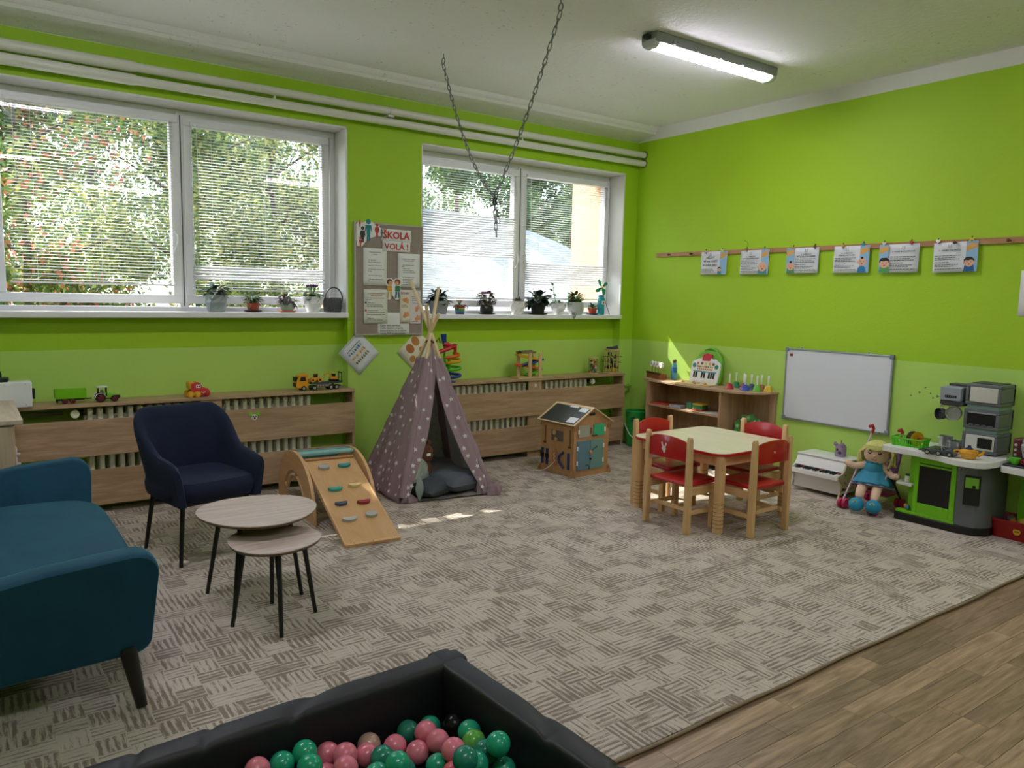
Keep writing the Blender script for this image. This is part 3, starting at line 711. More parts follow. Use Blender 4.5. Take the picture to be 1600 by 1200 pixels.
t, w, h = sheet('picture_card', 'cream card hung as a diamond half hidden behind the tepee poles, with brown ovals', 3.16-.135, 3.16+.135, 1.02-.125, 1.02+.125, YW-.006, 'e2dcc6', radians(-45), 'card')
for x, z, rx_, rz_, c in ((-.03, .06, .036, .045, 'b5713a'), (-.075, -.02, .030, .028, 'b98048'), (.05, .07, .034, .045, 'c07f46'), (-.10, -.085, .018, .022, 'd9b79a'), (-.04, -.08, .014, .012, 'd8a08a'), (.0, -.05, .009, .012, 'b5604a'), (-.02, -.105, .012, .010, 'c98a5a'), (.04, -.02, .02, .025, 'c58d58'), (.05, -.09, .02, .014, 'd2a070')):
    MB().at(x, -.0042, z).prism(circ(rx_, 14, ry=rz_), -.0004, .0004, 'y').build('brown_oval', mat(c, .7), t)

# ---------------------------------------------------------------- rail with pegs and six A4 posters on the right wall
t = thing('peg_rail', 'long brown wooden rail with pegs along the right wall', 'rail', (0, 0, 0))
RAIL = wood('b98a62', '9c6d48', 'y', 1.0, .5, .6, 'rail_wood')
MB().box(XR-.016, 2.55, 1.921, XR-.0005, 5.49, 1.960).build('rail_board', RAIL, t, bevel=.002)
MB().box(XR-.016, 1.2, 1.919, XR-.0005, 2.546, 1.962).build('rail_board', RAIL, t, bevel=.002)
p0 = None; M_PEG = mat('4c3422', .5)
for y in (5.30, 5.02, 2.62, 2.28):
    if p0 is None:
        q = MB(); q.at(XR-.016, 0, 1.938, 0, -pi/2, 0); q.lathe([(.006, -.004), (.006, .02), (.011, .025), (.012, .032), (.001, .036)], 10); p0 = q.build('peg', M_PEG, t); p0.location.y = y
    else: dup(p0, t, location=(0, y, 0))
SKIN = mat('dfae93', .7); PBLUE = mat('8fb9d8', .7); PORANGE = mat('dba65c', .7); HAIRD = mat('1e1c20', .6)
def poster(lab, y0, z0, titles, side, hair, shirt, rows, pos=(0.0, 0.0), tsize=.017, bald=False, rz=0., face_s=1.0):
    """A4 sheet on the right wall; local x runs to the viewer's right (world -y), z up, front = -y(local)"""
    t = thing('poster', lab, 'poster', (XR-.019, y0, z0), -pi/2); t.rotation_euler = (0, rz, -pi/2)
    w, h = .297, .21
    MB().grid(lambda u, v: ((u-.5)*w, -.001-.006*(1-v)**2, (v-.5)*h), 4, 6).build('paper', mat('d9dde2', .7), t, solid=.0008)
    sx = side
    B = MB(); x0, x1 = (sx*.148, sx*.075) if sx else (0, 0); x0, x1 = min(x0, x1), max(x0, x1)
    yy = -.0095
    B.box(x0, yy, -.103, x1, yy+.0006, .103).build('blue_band', PBLUE, t)
    MB().prism([(x0+.002, .035), (x0+.02, .04), (x1-.003, .06), (x1, .085), ((x0+x1)/2, .09), (x0+.002, .075)], yy-.0004, yy+.0002, 'y').build('orange_shape', PORANGE, t)
    fx, fz, s = (x0+x1)/2-sx*.008+pos[0], -.035+pos[1], face_s
    MB().prism([(fx-.036*s, -.1025), (fx-.03*s, -.062), (fx, -.05), (fx+.03*s, -.062), (fx+.036*s, -.1025)], yy-.0008, yy, 'y').build('shirt', mat(shirt, .7), t)
    MB().prism(circ(.031*s, 18, fx, fz), yy-.0016, yy-.0006, 'y').prism(circ(.008*s, 8, fx-.032*s, fz-.004), yy-.0014, yy-.0006, 'y').prism(circ(.008*s, 8, fx+.032*s, fz-.004), yy-.0014, yy-.0006, 'y').build('face', SKIN, t)
    if bald: MB().prism(circ(.011*s, 10, fx, fz+.030*s, .009*s), yy-.0022, yy-.0012, 'y').build('hair', HAIRD, t) if hair else None
    else: MB().prism([(fx-.033*s, fz), (fx-.034*s, fz+.02*s), (fx-.02*s, fz+.036*s), (fx+.015*s, fz+.037*s), (fx+.034*s, fz+.02*s), (fx+.033*s, fz), (fx+.026*s, fz+.014*s), (fx+.008*s, fz+.017*s), (fx-.004*s, fz+.012*s), (fx-.024*s, fz+.016*s)], yy-.0024, yy-.0014, 'y').build('hair', HAIRD, t)
    MB().prism(circ(.003*s, 6, fx-.012*s, fz+.002), yy-.0024, yy-.0014, 'y').prism(circ(.003*s, 6, fx+.012*s, fz+.002), yy-.0024, yy-.0014, 'y').build('eyes', HAIRD, t)
    MB().prism(circ(.006*s, 8, fx, fz-.014*s, .004*s), yy-.0024, yy-.0014, 'y').build('mouth', mat('8a2a25', .6), t)
    tx = -sx*.035
    b = MB().tube([(tx-.010, yy, .092), (tx-.006, yy, .078), (tx-.013, yy, .070), (tx+.0, yy, .066), (tx+.013, yy, .070), (tx+.006, yy, .078), (tx+.010, yy, .092)], .0013, 5)
    b.build('small_emblem', M_INK, t)
    z = .050
    for s_ in titles: text(s_, tsize, M_INK, t, (tx, yy, z), (FY, 0, 0), bold=.0003); z -= tsize*1.35
    lx0, lx1 = (-.135, .055) if sx > 0 else (-.062, .135)
    L = [(lx0, lx0+(lx1-lx0)*f, zz) for zz, f in rows]
    if L: lines(t, L, y=yy, hgt=.0042, seed=len(L)+int(y0*10))
    return t
R_ = [(.012, .95), (-.002, .75), (-.014, .9), (-.034, .5), (-.050, .85), (-.062, .7), (-.080, .95)]
poster('poster titled REČOVÝ VÝVIN U DETÍ, first from the left on the rail', 4.752, 1.846, ('REČOVÝ', 'VÝVIN U DETÍ', 'PODĽA VEKU'), 1, True, '2d7f9a', [(-.058, .7), (-.070, .75), (-.082, .6)], (-.03, -.025), .026, face_s=.6)
poster('poster with a bald baby face, second from the left on the rail', 4.303, 1.842, ('0 - 12 MESIACOV', 'OD PLAČU K PRVÝM SLOVÁM'), 1, False, '4a8f98', R_, (-.012, -.005), .0125, True, face_s=1.35)
poster('poster with a tufted baby in green on its left side, third on the rail', 3.828, 1.845, ('12 - 18 MESIACOV', 'PRVÉ SLOVÁ A POROZUMENIE'), -1, True, '4f8f5a', R_, (0, -.01), .0125, True, face_s=1.1)
poster('poster with a baby in blue romper on its right side, fourth on the rail', 3.397, 1.842, ('18 - 24 MESIACOV', 'SPÁJANIE SLOV DO VIET'), 1, True, '2f78a8', R_, (-.008, .015), .0125, True)
poster('poster with a black-haired boy in green, fifth from the left on the rail', 3.02, 1.84, ('2 - 3 ROKY MALÝ ROZPRÁVAČ',), -1, True, '4f9a58', R_, (0, .0), .0125, face_s=1.15)
poster('poster with a laughing boy in dark blue, rightmost on the rail', 2.62, 1.838, ('3 - 4 ROKY TO, PREČO',), 1, True, '255f9a', R_, (-.006, -.005), .0145, rz=radians(-1.5))
def clip(lab, y, z, shape, c):
    t = thing('decorative_clip', lab, 'clip', (XR-.026, y, z), -pi/2)
    P = {'heart': [(0, -.016), (.016, .003), (.013, .013), (.005, .013), (0, .007), (-.005, .013), (-.013, .013), (-.016, .003)], 'star': star(.018, .009), 'butterfly': [(0, -.004), (.012, -.016), (.018, -.006), (.012, 0), (.02, .012), (.008, .015), (0, .006), (-.008, .015), (-.02, .012), (-.012, 0), (-.018, -.006), (-.012, -.016)], 'flower': [(.017*(.75+.25*cos(5*a))*cos(a), .017*(.75+.25*cos(5*a))*sin(a)) for a in [2*pi*i/30 for i in range(30)]], 'fish': [(-.02, .008), (-.012, .002), (0, .011), (.014, .004), (.018, -.002), (.01, -.009), (-.004, -.008), (-.012, -.002), (-.02, -.008)]}[shape]
    MB().prism(P, -.006, -.002, 'y').build('shape', mat(c, .5), t, bevel=.0006, seg=1)
    MB().box(-.0035, -.002, -.018, .0035, .006, .022).build('peg_body', M_PEG, t)
for lab, y, z, s_, c in (('pink heart clip holding the left corner of the first rail poster', 4.845, 1.950, 'heart', 'd8a0a0'), ('yellow butterfly clip holding the right corner of the first rail poster', 4.655, 1.955, 'butterfly', 'd6d08a'), ('brown heart clip holding the left corner of the bald baby poster', 4.383, 1.952, 'heart', '9a6a4a'), ('grey fish clip holding the right corner of the bald baby poster', 4.200, 1.955, 'fish', '8a8f98'), ('orange fish clip on the left corner of the third rail poster', 3.915, 1.952, 'fish', 'b98050'), ('dark flower clip on the right corner of the third rail poster', 3.715, 1.955, 'flower', '5a3a34'),
                        ('orange star clip on the left corner of the fourth rail poster', 3.47, 1.951, 'star', 'c8954a'), ('blue star clip on the right corner of the fourth rail poster', 3.300, 1.955, 'star', '2f86a8'), ('white heart clip on the left corner of the fifth rail poster', 3.135, 1.952, 'heart', 'e0d4cc'), ('red flower clip on the right corner of the fifth rail poster', 2.93, 1.955, 'flower', 'a83a20'), ('white heart clip on the left corner of the rightmost rail poster', 2.74, 1.952, 'heart', 'f0ece6'), ('yellow butterfly clip on the right corner of the rightmost rail poster', 2.515, 1.957, 'butterfly', 'd8c83a')):
    clip(lab, y, z, s_, c)
# sheet cut by the right picture edge
t = thing('wall_sheet', 'white sheet on the right wall cut off by the picture edge', 'sheet', (XR-.004, 2.10, 1.59), -pi/2)
MB().grid(lambda u, v: ((u-.5)*.2, -.001-.002*u, (v-.5)*.3), 3, 3).build('paper', M_PAPER, t, solid=.001)

# ---------------------------------------------------------------- whiteboard
t = thing('whiteboard', 'white marker board with grey frame on the green wall', 'whiteboard', (XR, 3.468, .813), -pi/2)
w, h = .93, .605
MB().box(-w/2+.01, -.014, -h/2+.01, w/2-.01, -.001, h/2-.01).build('writing_surface', mat('dfe3ea', .16, coat=.3), t)
frame_mb(-w/2, w/2, -h/2, h/2, .013, -.02, -.0005).build('aluminium_frame', mat('a9afb6', .35, .7), t, bevel=.002)
for sx in (-1, 1):
    for sz in (-1, 1): MB().cbox((sx*(w/2-.012), -.0115, sz*(h/2-.012)), (.034, .023, .034)).build('corner_cap', mat('7f868c', .5), t, bevel=.004)
for x in (-.32, .27): MB().tube([(x-.012, -.008, h/2), (x-.008, -.008, h/2+.015), (x+.008, -.008, h/2+.015), (x+.012, -.008, h/2)], .003, 6).build('hanger', M_STEEL, t)
MB().box(.33, -.032, -h/2-.002, .40, -.02, -h/2+.012).build('pen_clip', mat('7f868c', .5), t)
o = MB().at(-.41, -.017, .245).box(-.013, -.006, -.011, .013, .003, .011).build('red_magnet', mat('b02430', .4), t, bevel=.002)
# ---------------------------------------------------------------- sofa
def velvet(c1, c2, name):
    b = NB(name); n1 = b.noise(b.obj(), 4, 4, .6, .6); n2 = b.noise(b.obj(), 300, 2)
    b.l(b.mix(n1, lin(c1), lin(c2)), b.p.inputs['Base Color']); b.rough(.75); b.p.inputs['Sheen Weight'].default_value = .9
    b.p.inputs['Sheen Roughness'].default_value = .35; b.p.inputs['Sheen Tint'].default_value = (*lin('5f9ab8'), 1); b.p.inputs['Specular IOR Level'].default_value = .2
    b.bump(n2, .2, .002); return b.m
TEAL = velvet('10354a', '1a5069', 'teal_velvet')
M_LEGDARK = mat('17120f', .4)
t = thing('sofa', 'teal velvet two-seat sofa with dark tapered legs at the left edge', 'sofa', (0, 0, 0), 0)
def arm_profile(n=6):
    P = []
    def arc(cx, cz, r, a0, a1):
        for i in range(n+1):
            a = a0+(a1-a0)*i/n; P.append((cx+r*cos(a), cz+r*sin(a)))
    arc(.512-.06, .185+.06, .06, -pi/2, 0)
    arc(.528-.085, .600-.085, .085, 0, pi/2)
    P.append((.18, .578)); P.append((.0, .548)); P.append((-.2, .556)); P.append((-.45, .57)); P.append((-.45, .165)); P.append((.0, .168)); P.append((.25, .178))
    return P
def arm(y0, flare):
    prof = arm_profile(); cx = sum(p[0] for p in prof)/len(prof); cz = .4
    R = []
    for w, k in ((-.058, .93), (-.05, .975), (-.03, .995), (0, 1.0), (.03, .995), (.05, .975), (.058, .93)):
        R.append([(cx+(x-cx)*(1-(1-k)*.35), y0+w-flare*(z-.2)*.28+.05*max(0, .0), cz+(z-cz)*k) for x, z in prof])
    MB().rings(R).build('armrest', TEAL, t)
arm(2.97, 1); arm(4.50, -1)
# seat base, cushion and back
MB().box(-.45, 3.02, .19, .44, 4.45, .31).build('seat_base', TEAL, t, bevel=.03, seg=4)
def cushion(u, v):
    a = 2*pi*u; e = .32
    def se(x): return math.copysign(abs(x)**e, x)
    ph = -pi/2+pi*v; cp = max(cos(ph), 0)
    x = .065+.475*se(cos(a))*cp**.4; y = 3.735+.715*se(sin(a))*cp**.4
    return (x, y, .36+.078*se(sin(ph))*(.9+.1*cp)+.012*sin(x*5+1)*sin(y*3.1)*max(0, sin(ph)))
MB().grid(cushion, 64, 22).build('seat_cushion', TEAL, t)
MB().box(-.62, 3.0, .25, -.42, 4.47, .92).build('backrest', TEAL, t, bevel=.07, seg=4)
for x, y, dx, dy in ((.43, 2.93, .035, -.04), (.43, 4.50, .035, .04), (-.40, 2.93, -.03, -.03), (-.40, 4.50, -.03, .04)):
    MB().tube([(x, y, .22), (x+dx, y+dy, .003)], [.031, .019], 12).build('leg', M_LEGDARK, t)

# ---------------------------------------------------------------- dark blue armchair
NAVY = NB('navy_fabric'); 
_n = NAVY.noise(NAVY.obj(), 260, 2); NAVY.l(NAVY.mix(NAVY.noise(NAVY.obj(), 3, 3), lin('191f32'), lin('242c44')), NAVY.p.inputs['Base Color']); NAVY.rough(.85)
NAVY.p.inputs['Sheen Weight'].default_value = .35; NAVY.p.inputs['Sheen Roughness'].default_value = .4; NAVY.p.inputs['Sheen Tint'].default_value = (*lin('56637f'), 1); NAVY.bump(_n, .25, .002); NAVY.p.inputs['Specular IOR Level'].default_value = .2
NAVY = NAVY.m
t = thing('armchair', 'dark blue upholstered tub armchair with thin black legs by the radiator cover', 'armchair', (1.072, 4.594, 0), radians(12))
# local: front = -y. shell loft around the plan
def plan(s, k):
    """s in -1..1 round the tub; k = 0 bottom, 1 top"""
    hw = .235+.075*k; d0 = -.285+.0*k; db = .20+.075*k; r = .15
    a = abs(s); sg = 1 if s >= 0 else -1
    L1 = (db-r)-d0; L2 = pi/2*r; L3 = hw-r; T = L1+L2+L3; q = (1-a)*T      # q measured from the front end
    if q < L1: return (sg*hw, d0+q, 0)
    q -= L1
    if q < L2:
        an = q/r; return (sg*(hw-r+r*cos(an)), db-r+r*sin(an), 1)
    q -= L2
    return (sg*(hw-r-q), db, 2)
def toph(s):
    a = abs(s); u = max(0, min(1, (.74-a)/.50)); u = u*u*(3-2*u)
    f = max(0, (a-.70)/.30)
    return .585+(.822-.585)*u-.035*f**2
N = 56; R = []
for i in range(N+1):
    s = -1+2*i/N; h = toph(s); ring = []
    endf = max(0, (abs(s)-.93)/.07)
    zb = .335+.03*0
    th = .030-.012*endf
    lowk = lambda z: (z-zb)/(.82-zb)
    out = [(zb, 0), ((zb+h)/2*.9, 0), (h-.06, 0), (h-.022, .006), (h-.004, .018), (h, th), (h-.004, 2*th-.018), (h-.022, 2*th-.006), (h-.06, 2*th), ((zb+h)/2, 2*th), (zb+.05, 2*th), (zb, 2*th)]
    for z, inset in out:
        x, y, q = plan(s, max(0, lowk(z)))
        px, py, q2 = plan(s*.999+.0, max(0, lowk(z)))
        # inward normal from finite difference
        x2, y2, _ = plan(max(-1, min(1, s+.004)), max(0, lowk(z))); x1, y1, _ = plan(max(-1, min(1, s-.004)), max(0, lowk(z)))
        tx, ty = x2-x1, y2-y1; L = sqrt(tx*tx+ty*ty) or 1
        nx, ny = ty/L, -tx/L
        if nx*x+ny*(y+.02) > 0: nx, ny = -nx, -ny
        fr = -.012*(1-((z-.45)/.2)**2) if endf > .4 else 0
        ring.append((x+nx*inset, y+ny*inset+fr, z))
    R.append(ring)
MB().rings(R).build('tub_shell', NAVY, t)
MB().rings([[(x*k, -.045+y*k+dy, z) for x, y in rrect(.50, .51, .12, 6)] for k, z, dy in ((.86, .335, .015), (.95, .345, .01), (1.0, .375, 0), (1.01, .41, 0), (.99, .437, 0), (.94, .455, 0), (.8, .462, .01), (.4, .458, .02))]).build('seat', NAVY, t)
MB().box(-.2, -.22, .318, .2, .17, .338).build('under_frame', M_BLACK, t)
for sx in (-1, 1):
    for y0, y1 in ((-.215, -.255), (.16, .20)):
        MB().tube([(sx*.185, y0, .335), (sx*.222, y1, 0)], [.0135, .0105], 10).build('leg', M_BLACK, t)
MB().tube([(-.24, -.27, .44), (-.27, -.20, .60)], .0001, 3) if False else None

# ---------------------------------------------------------------- two nesting coffee tables
TOPW = wood('cdbaae', 'a08f86', 'x', .8, .42, 1.4, 'grey_oak_top', .05)
M_TEDGE = mat('5d4634', .5)
def pebble(R, n=48, e=.035): return [(R*(1+e*cos(3*a+.8))*cos(a), R*(1+e*cos(3*a+.8))*sin(a)) for a in [2*pi*i/n for i in range(n)]]
def ctable(lab, x, y, R, H, legs, rz):
    t = thing('coffee_table', lab, 'table', (x, y, 0))
    P = pebble(R); q = [(a*cos(rz)-b*sin(rz), a*sin(rz)+b*cos(rz)) for a, b in P]
    MB().rings([[(a*k, b*k, z) for a, b in q] for k, z in ((.965, H-.016), (.995, H-.006), (1, H))], sm=False).build('table_top', TOPW, t)
    MB().rings([[(a*k, b*k, z) for a, b in q] for k, z in ((.955, H-.0175), (.968, H-.0155), (.999, H-.0055))], sm=False).build('dark_edge', M_TEDGE, t)
    MB().cbox((0, 0, H-.022), (R*1.2, .03, .008)).build('cross_bar', M_BLACK, t)
    for fx, fy in legs:
        d = Vector((fx-x, fy-y)); k = .70
        MB().tube([(d.x*k, d.y*k, H-.018), (d.x, d.y, 0)], [.0125, .0095], 8).tube([(d.x*k*.8, d.y*k*.8, H-.02), (d.x*k*1.02, d.y*k*1.02, H-.022)], .011, 6).build('leg', M_BLACK, t)
ctable('larger taller round coffee table with grey-brown wood top, in front of the armchair', 1.125, 3.64, .278, .452, ((.933, 3.854), (.956, 3.475), (1.318, 3.59), (1.295, 3.87)), .6)
ctable('smaller lower round coffee table with grey-brown wood top, tucked under the larger one', 1.112, 3.372, .205, .383, ((.926, 3.397), (1.072, 3.17), (1.296, 3.35), (1.158, 3.556)), .2)

# ---------------------------------------------------------------- oak cabinet at the left edge, white box and router
t = thing('drawer_cabinet', 'pale oak cabinet at the left picture edge beside the radiator cover', 'cabinet', (0, 0, 0))
PALE = wood('cbb59a', 'a8937a', 'z', .9, .5, 1.0, 'pale_oak')
MB().box(-.55, 4.77, .0, .205, 5.60, .775).build('carcass', PALE, t, bevel=.002)
MB().box(-.57, 4.745, .775, .243, 5.612, .80).build('top_board', wood('d2c2ad', 'b09c86', 'y', .9, .5, 1.0, 'pale_oak_top'), t, bevel=.003)
for z0, z1 in ((.04, .27), (.28, .51), (.52, .765)): MB().box(-.54, 4.752, z0, .195, 4.77, z1).build('drawer_front', PALE, t, bevel=.002)
for z in (.585, .53):
    MB().box(.205, 4.98, z-.016, .221, 5.06, z+.022).box(.205, 5.0, z-.02, .236, 5.012, z-.008).build('white_bracket', M_PVC, t, bevel=.002)
t = thing('white_box', 'white plastic case standing on the left end of the radiator cover', 'box', (0, 0, .744))
MB().box(-.16, 5.625, .001, .345, 5.73, .165).build('case', mat('e3e6e8', .4), t, bevel=.008)
sc = None
for i, (x, z) in enumerate(((-.1, .15), (.0, .15), (.10, .15), (.20, .15), (.31, .15), (.31, .02), (.12, .02), (-.05, .02))):
    if sc is None:
        sc = MB().at(0, 5.6245, 0, pi/2).prism(circ(.004, 8), -.001, .001).build('screw', M_STEEL, t); sc.location = (x, 0, z)
    else: dup(sc, t, location=(x, 0, z))
MB().box(.345, 5.66, .05, .362, 5.70, .115).build('side_latch', M_DARK, t, bevel=.004)
t = thing('wifi_router', 'black internet router with two aerials on top of the white case', 'router', (.06, 5.675, .9095))
MB().prism([(-.16, -.045), (.16, -.045), (.17, .04), (-.17, .04)], 0, .026).build('router_body', M_BLACK, t, bevel=.006)
for x, tx in ((.125, -.045), (.10, -.10)):
    MB().tube([(x, .03, .018), (x, .03, .04), (x+tx, .032, .19)], [.007, .008, .0075], 8).build('aerial', M_BLACK, t)

# ---------------------------------------------------------------- climbing arch with ramp
t = thing('climbing_ramp', 'wooden climbing ramp with coloured half-round holds leading up to a small arch', 'climber', (1.955, 4.11, 0), radians(-5.2))
AW = .17
def arch_side(x):
    n = 20; O = []; I = []
    for i in range(n+1):
        a = pi*i/n; O.append((.97+.46*cos(a), .0+.402*sin(a)**.85)); I.append((.97+.30*cos(a), .265*sin(a)**.8))
    m = MB(); m.cur = 0
    P = []
    vs = []; fs = []
    for xx in (x-.011, x+.011):
        vs += [(xx, y, z) for y, z in O]+[(xx, y, z) for y, z in I]
    k = 2*(n+1)
    for i in range(n):
        a, b, c, d = i, i+1, n+1+i+1, n+1+i
        fs += [(a, b, c, d), (k+d, k+c, k+b, k+a), (a, k+a, k+b, b), (d, c, k+c, k+d)]
    fs += [(0, n+1, k+n+1, k), (n, k+n, k+2*n+1, 2*n+1)]
    m.add(vs, fs)
    # inner rocker ribs (curved bar with slots)
    for rr_, s0, s1 in ((.235, .12, .48), (.235, .56, .86)):
        m.tube([(x, .97+(rr_)*cos(pi*u), .235*sin(pi*u)**.8) for u in [s0+(s1-s0)*i/8 for i in range(9)]], .013, 6)
    for u in (.12, .5, .86): m.tube([(x, .97+.235*cos(pi*u), .235*sin(pi*u)**.8), (x, .97+.33*cos(pi*u), .31*sin(pi*u)**.8)], .012, 6)
    return m.build('arch_side', PLY, t, bevel=.002)
for x in (-.205, .205): arch_side(x)
RT = mat('6fb0b3', .5, name='teal_paint'); MINT = mat('8fc2c0', .5)
for i, (u) in enumerate((.15, .245, .34, .43, .515)):
    a = pi*u; z = .388*sin(a)**.85; y = .97+.44*cos(a)
    MB().at(0, y, z, -(pi/2-a)).box(-.194, -.03, -.008, .194, .03, .008).build('rung', RT if i % 2 else MINT, t, bevel=.003)
# ramp board: from (y 0, z 0) up to (y .885, z .315)
RA = atan2(.345, .885); LR = .95
def ramp_pt(u, v, w=0):     # u across -1..1, v along 0..1, w above the board
    return (u*AW, v*LR*cos(RA)-w*sin(RA), .004+v*LR*sin(RA)+w*cos(RA))
b = MB().at(0, 0, .004, RA)
b.box(-AW, 0, .0, AW, LR, .014); b.build('ramp_board', wood('d3ab7c', 'c79a66', 'y', .5, .4, .5, 'ramp_ply'), t, bevel=.002)
for x in (-AW-.006, AW-.006): MB().at(0, 0, .004, RA).box(x, .0, -.012, x+.012, LR, .016).build('side_rail', PLY, t, bevel=.002)
MB().at(0, 0, .004, RA).box(-AW, -.004, -.006, AW, .016, .019).build('end_batten', PLY, t, bevel=.002)
MB().at(0, 0, .004, RA).box(-AW, LR-.03, .014, AW, LR-.008, .026).build('end_batten', wood('b98a5a', 'a5764a', 'x', 1, .5), t, bevel=.002)
nail = None
for y_ in (.006, LR-.02):
    for x in (-.12, 0, .12):
        MB().at(0, 0, .004, RA).at(0, 0, .004, RA).prism(circ(.003, 6, x, y_), .0, .0275 if y_ > .5 else .0205).build('nail', M_DARK, t)
def hold(u, v, r_, c, c2, shape):
    n = 14
    if shape: P = [(r_*cos(a), -.62*r_*sin(a)) for a in [pi*i/n for i in range(n+1)]]+[(-r_*.6, .1*r_), (0, -.08*r_*0), (r_*.6, .1*r_)]
    else: P = [(r_*cos(a), .62*r_*sin(a)) for a in [2*pi*i/20 for i in range(20)]]
    m = MB(); m.M = Matrix.Translation(ramp_pt(u, v)) @ Matrix.Rotation(RA, 4, 'X')
    h = m.prism(P, .014, .034).build('hold', mat(c, .5), t, bevel=.002)
for u, v, r_, c, s in ((-.42, .865, .030, 'a9aca8', 0), (.42, .875, .035, '3f98a0', 1), (-.40, .60, .037, '4aa79f', 1), (.40, .62, .033, 'ecd59a', 1), (-.46, .43, .032, '4a5570', 1), (.40, .42, .035, '9b3540', 1), (-.44, .255, .038, 'b6bab8', 1), (.42, .265, .030, 'a9aca8', 0)):
    hold(u, v, r_*1.28, c, c, s)

# ---------------------------------------------------------------- tepee
def cloth(c1, c2, name, tl=.3):
    b = NB(name); n1 = b.noise(b.obj(), 3, 3); n2 = b.noise(b.obj(), 500, 2)
    col = b.mix(n1, lin(c1), lin(c2)); b.l(col, b.p.inputs['Base Color']); b.rough(.9); b.p.inputs['Specular IOR Level'].default_value = .1
    tr = b.n('ShaderNodeBsdfTranslucent'); b.l(col, tr.inputs[0]); mx = b.n('ShaderNodeMixShader'); mx.inputs[0].default_value = tl; b.bump(n2, .15, .002)
    b.l(b.p.outputs[0], mx.inputs[1]); b.l(tr.outputs[0], mx.inputs[2]); b.l(mx.outputs[0], b.out.inputs[0]); return b.m
TENT = cloth('a78f97', 'b59fa6', 'tent_cotton'); TENT_IN = cloth('b4b3b6', 'bfbec0', 'tent_lining', .5)
t = thing('tepee', 'mauve play tepee with white stars and wooden poles between the radiator covers', 'tent', (0, 0, 0))
FL, FR, BL, BR = (2.515, 4.825), (3.225, 4.72), (2.60, 5.64), (3.36, 5.56)
AP = Vector((2.955, 5.20, 1.17))
POLE = wood('e3cda6', 'd3b98c', 'z', 1.5, .5, .4, 'pole_wood')
corner = {k: Vector((*p, 0)) for k, p in (('FL', FL), ('FR', FR), ('BL', BL), ('BR', BR))}
ext = {'FL': 1.33, 'FR': 1.375, 'BL': 1.16, 'BR': 1.22}
off = {'FL': Vector((-.012, -.015, 0)), 'FR': Vector((.015, -.012, 0)), 'BL': Vector((-.015, .01, 0)), 'BR': Vector((.015, .016, 0))}
for k in corner:
    d = (AP-corner[k]); p1 = corner[k]+d*ext[k]+off[k]
    inn = ((corner['FL']+corner['FR']+corner['BL']+corner['BR'])/4-corner[k]).normalized()*(.05 if k[0] == 'F' else .012)
    MB().tube([corner[k]+inn, AP+off[k], p1], [.0145, .014, .0135], 10).build('pole', POLE, t)
MB().tube([(AP.x+.034*cos(a), AP.y+.034*sin(a), AP.z-.03+.01*sin(2*a)) for a in [2*pi*i/20 for i in range(21)]], .006, 6).tube([(AP.x+.03, AP.y-.04, AP.z-.03), (AP.x+.05, AP.y-.05, AP.z), (AP.x+.06, AP.y-.05, AP.z-.04)], .005, 6).build('binding_cord', mat('3a302c', .8), t)
for k in corner:
    inn = ((corner['FL']+corner['FR']+corner['BL']+corner['BR'])/4-corner[k]).normalized()*.012
    a_ = corner[k]+inn; b_ = AP+off[k]*.5
    MB().tube([tuple(a_.lerp(b_, q*.86)+Vector((.004*sin(q*23), .004*sin(q*17+1), 0))+Vector((0, 0, .034*(1-q)))) for q in [i/24 for i in range(25)]], [.030-.006*i/24+.003*sin(i*1.9) for i in range(25)], 12).build('pole_sleeve', TENT, t)
TOPT = .86
def panel(a, b, s0, s1, ripple, nu, nv, bulge=0., seed=0, top=TOPT, peak=0.):
    A, B = corner[a], corner[b]; n = (B-A).cross(AP-A).normalized()
    mid = (corner['FL']+corner['FR']+corner['BL']+corner['BR'])/4
    if n.dot((A+B)/2-mid) < 0: n = -n
    def fn(u, v):
        tt = v*top; ss = s0(tt)+(s1(tt)-s0(tt))*u
        tt = tt+peak*v*math.exp(-((ss-.5)/.22)**2)
        p = A.lerp(B, ss).lerp(AP, min(tt, .985))
        w = (1-tt)**1.0
        r_ = ripple*(sin(ss*17+seed+2.2*tt)*.5+sin(ss*31+seed*2-3*tt)*.3+noise.noise(Vector((ss*6, tt*5, seed)))*.6)*(.35+.65*w)
        q = p+n*(.022+r_+bulge*sin(pi*ss)*w)
        q.z = max(q.z, .004); return q
    return fn, n
def star_on(fn, n, spots, name='star_print', m=None, side=1):
    b = MB()
    for u, v, r_, rot in spots:
        p = fn(u, v); du = (fn(min(1, u+.01), v)-fn(max(0, u-.01), v)); dv = (fn(u, min(1, v+.01))-fn(u, max(0, v-.01)))
        if du.length < 1e-5: continue
        e1 = du.normalized(); nn = du.cross(dv).normalized(); nn = nn if nn.dot(n) > 0 else -nn; e2 = nn.cross(e1)
        S_ = star(r_, r_*.5, 5, rot); k = len(b.v)
        pts = [p+nn*.0022*side]+[p+e1*x+e2*y+nn*.0022*side for x, y in S_]
        b.add(pts, [(0, 1+i, 1+(i+1) % 10) for i in range(10)])
    return b.build(name, m or mat('e6e2e2', .8), t, kind='stuff')
def spots(n, seed, u0=.06, u1=.94, v1=.97, w=1.0, rows=12):
    rr = random.Random(seed); L = []
    for j in range(rows):
        v = (j+.5)/rows*v1; c = max(1, int(round(n*(1-v*TOPT))))
        for i in range(c):
            L.append((min(u1, max(u0, (i+.5+(j % 2)*.5*.8-.2)/c+rr.uniform(-.04, .04))), v+rr.uniform(-.02, .02), rr.choice((.019, .016, .021))*w, rr.uniform(0, 6)))
    return L
one, zero = (lambda x: 1.0), (lambda x: 0.0)
OT = .70
def sL(tt): return .5 if tt >= OT else .07+(.5-.07)*(tt/OT)**1.45
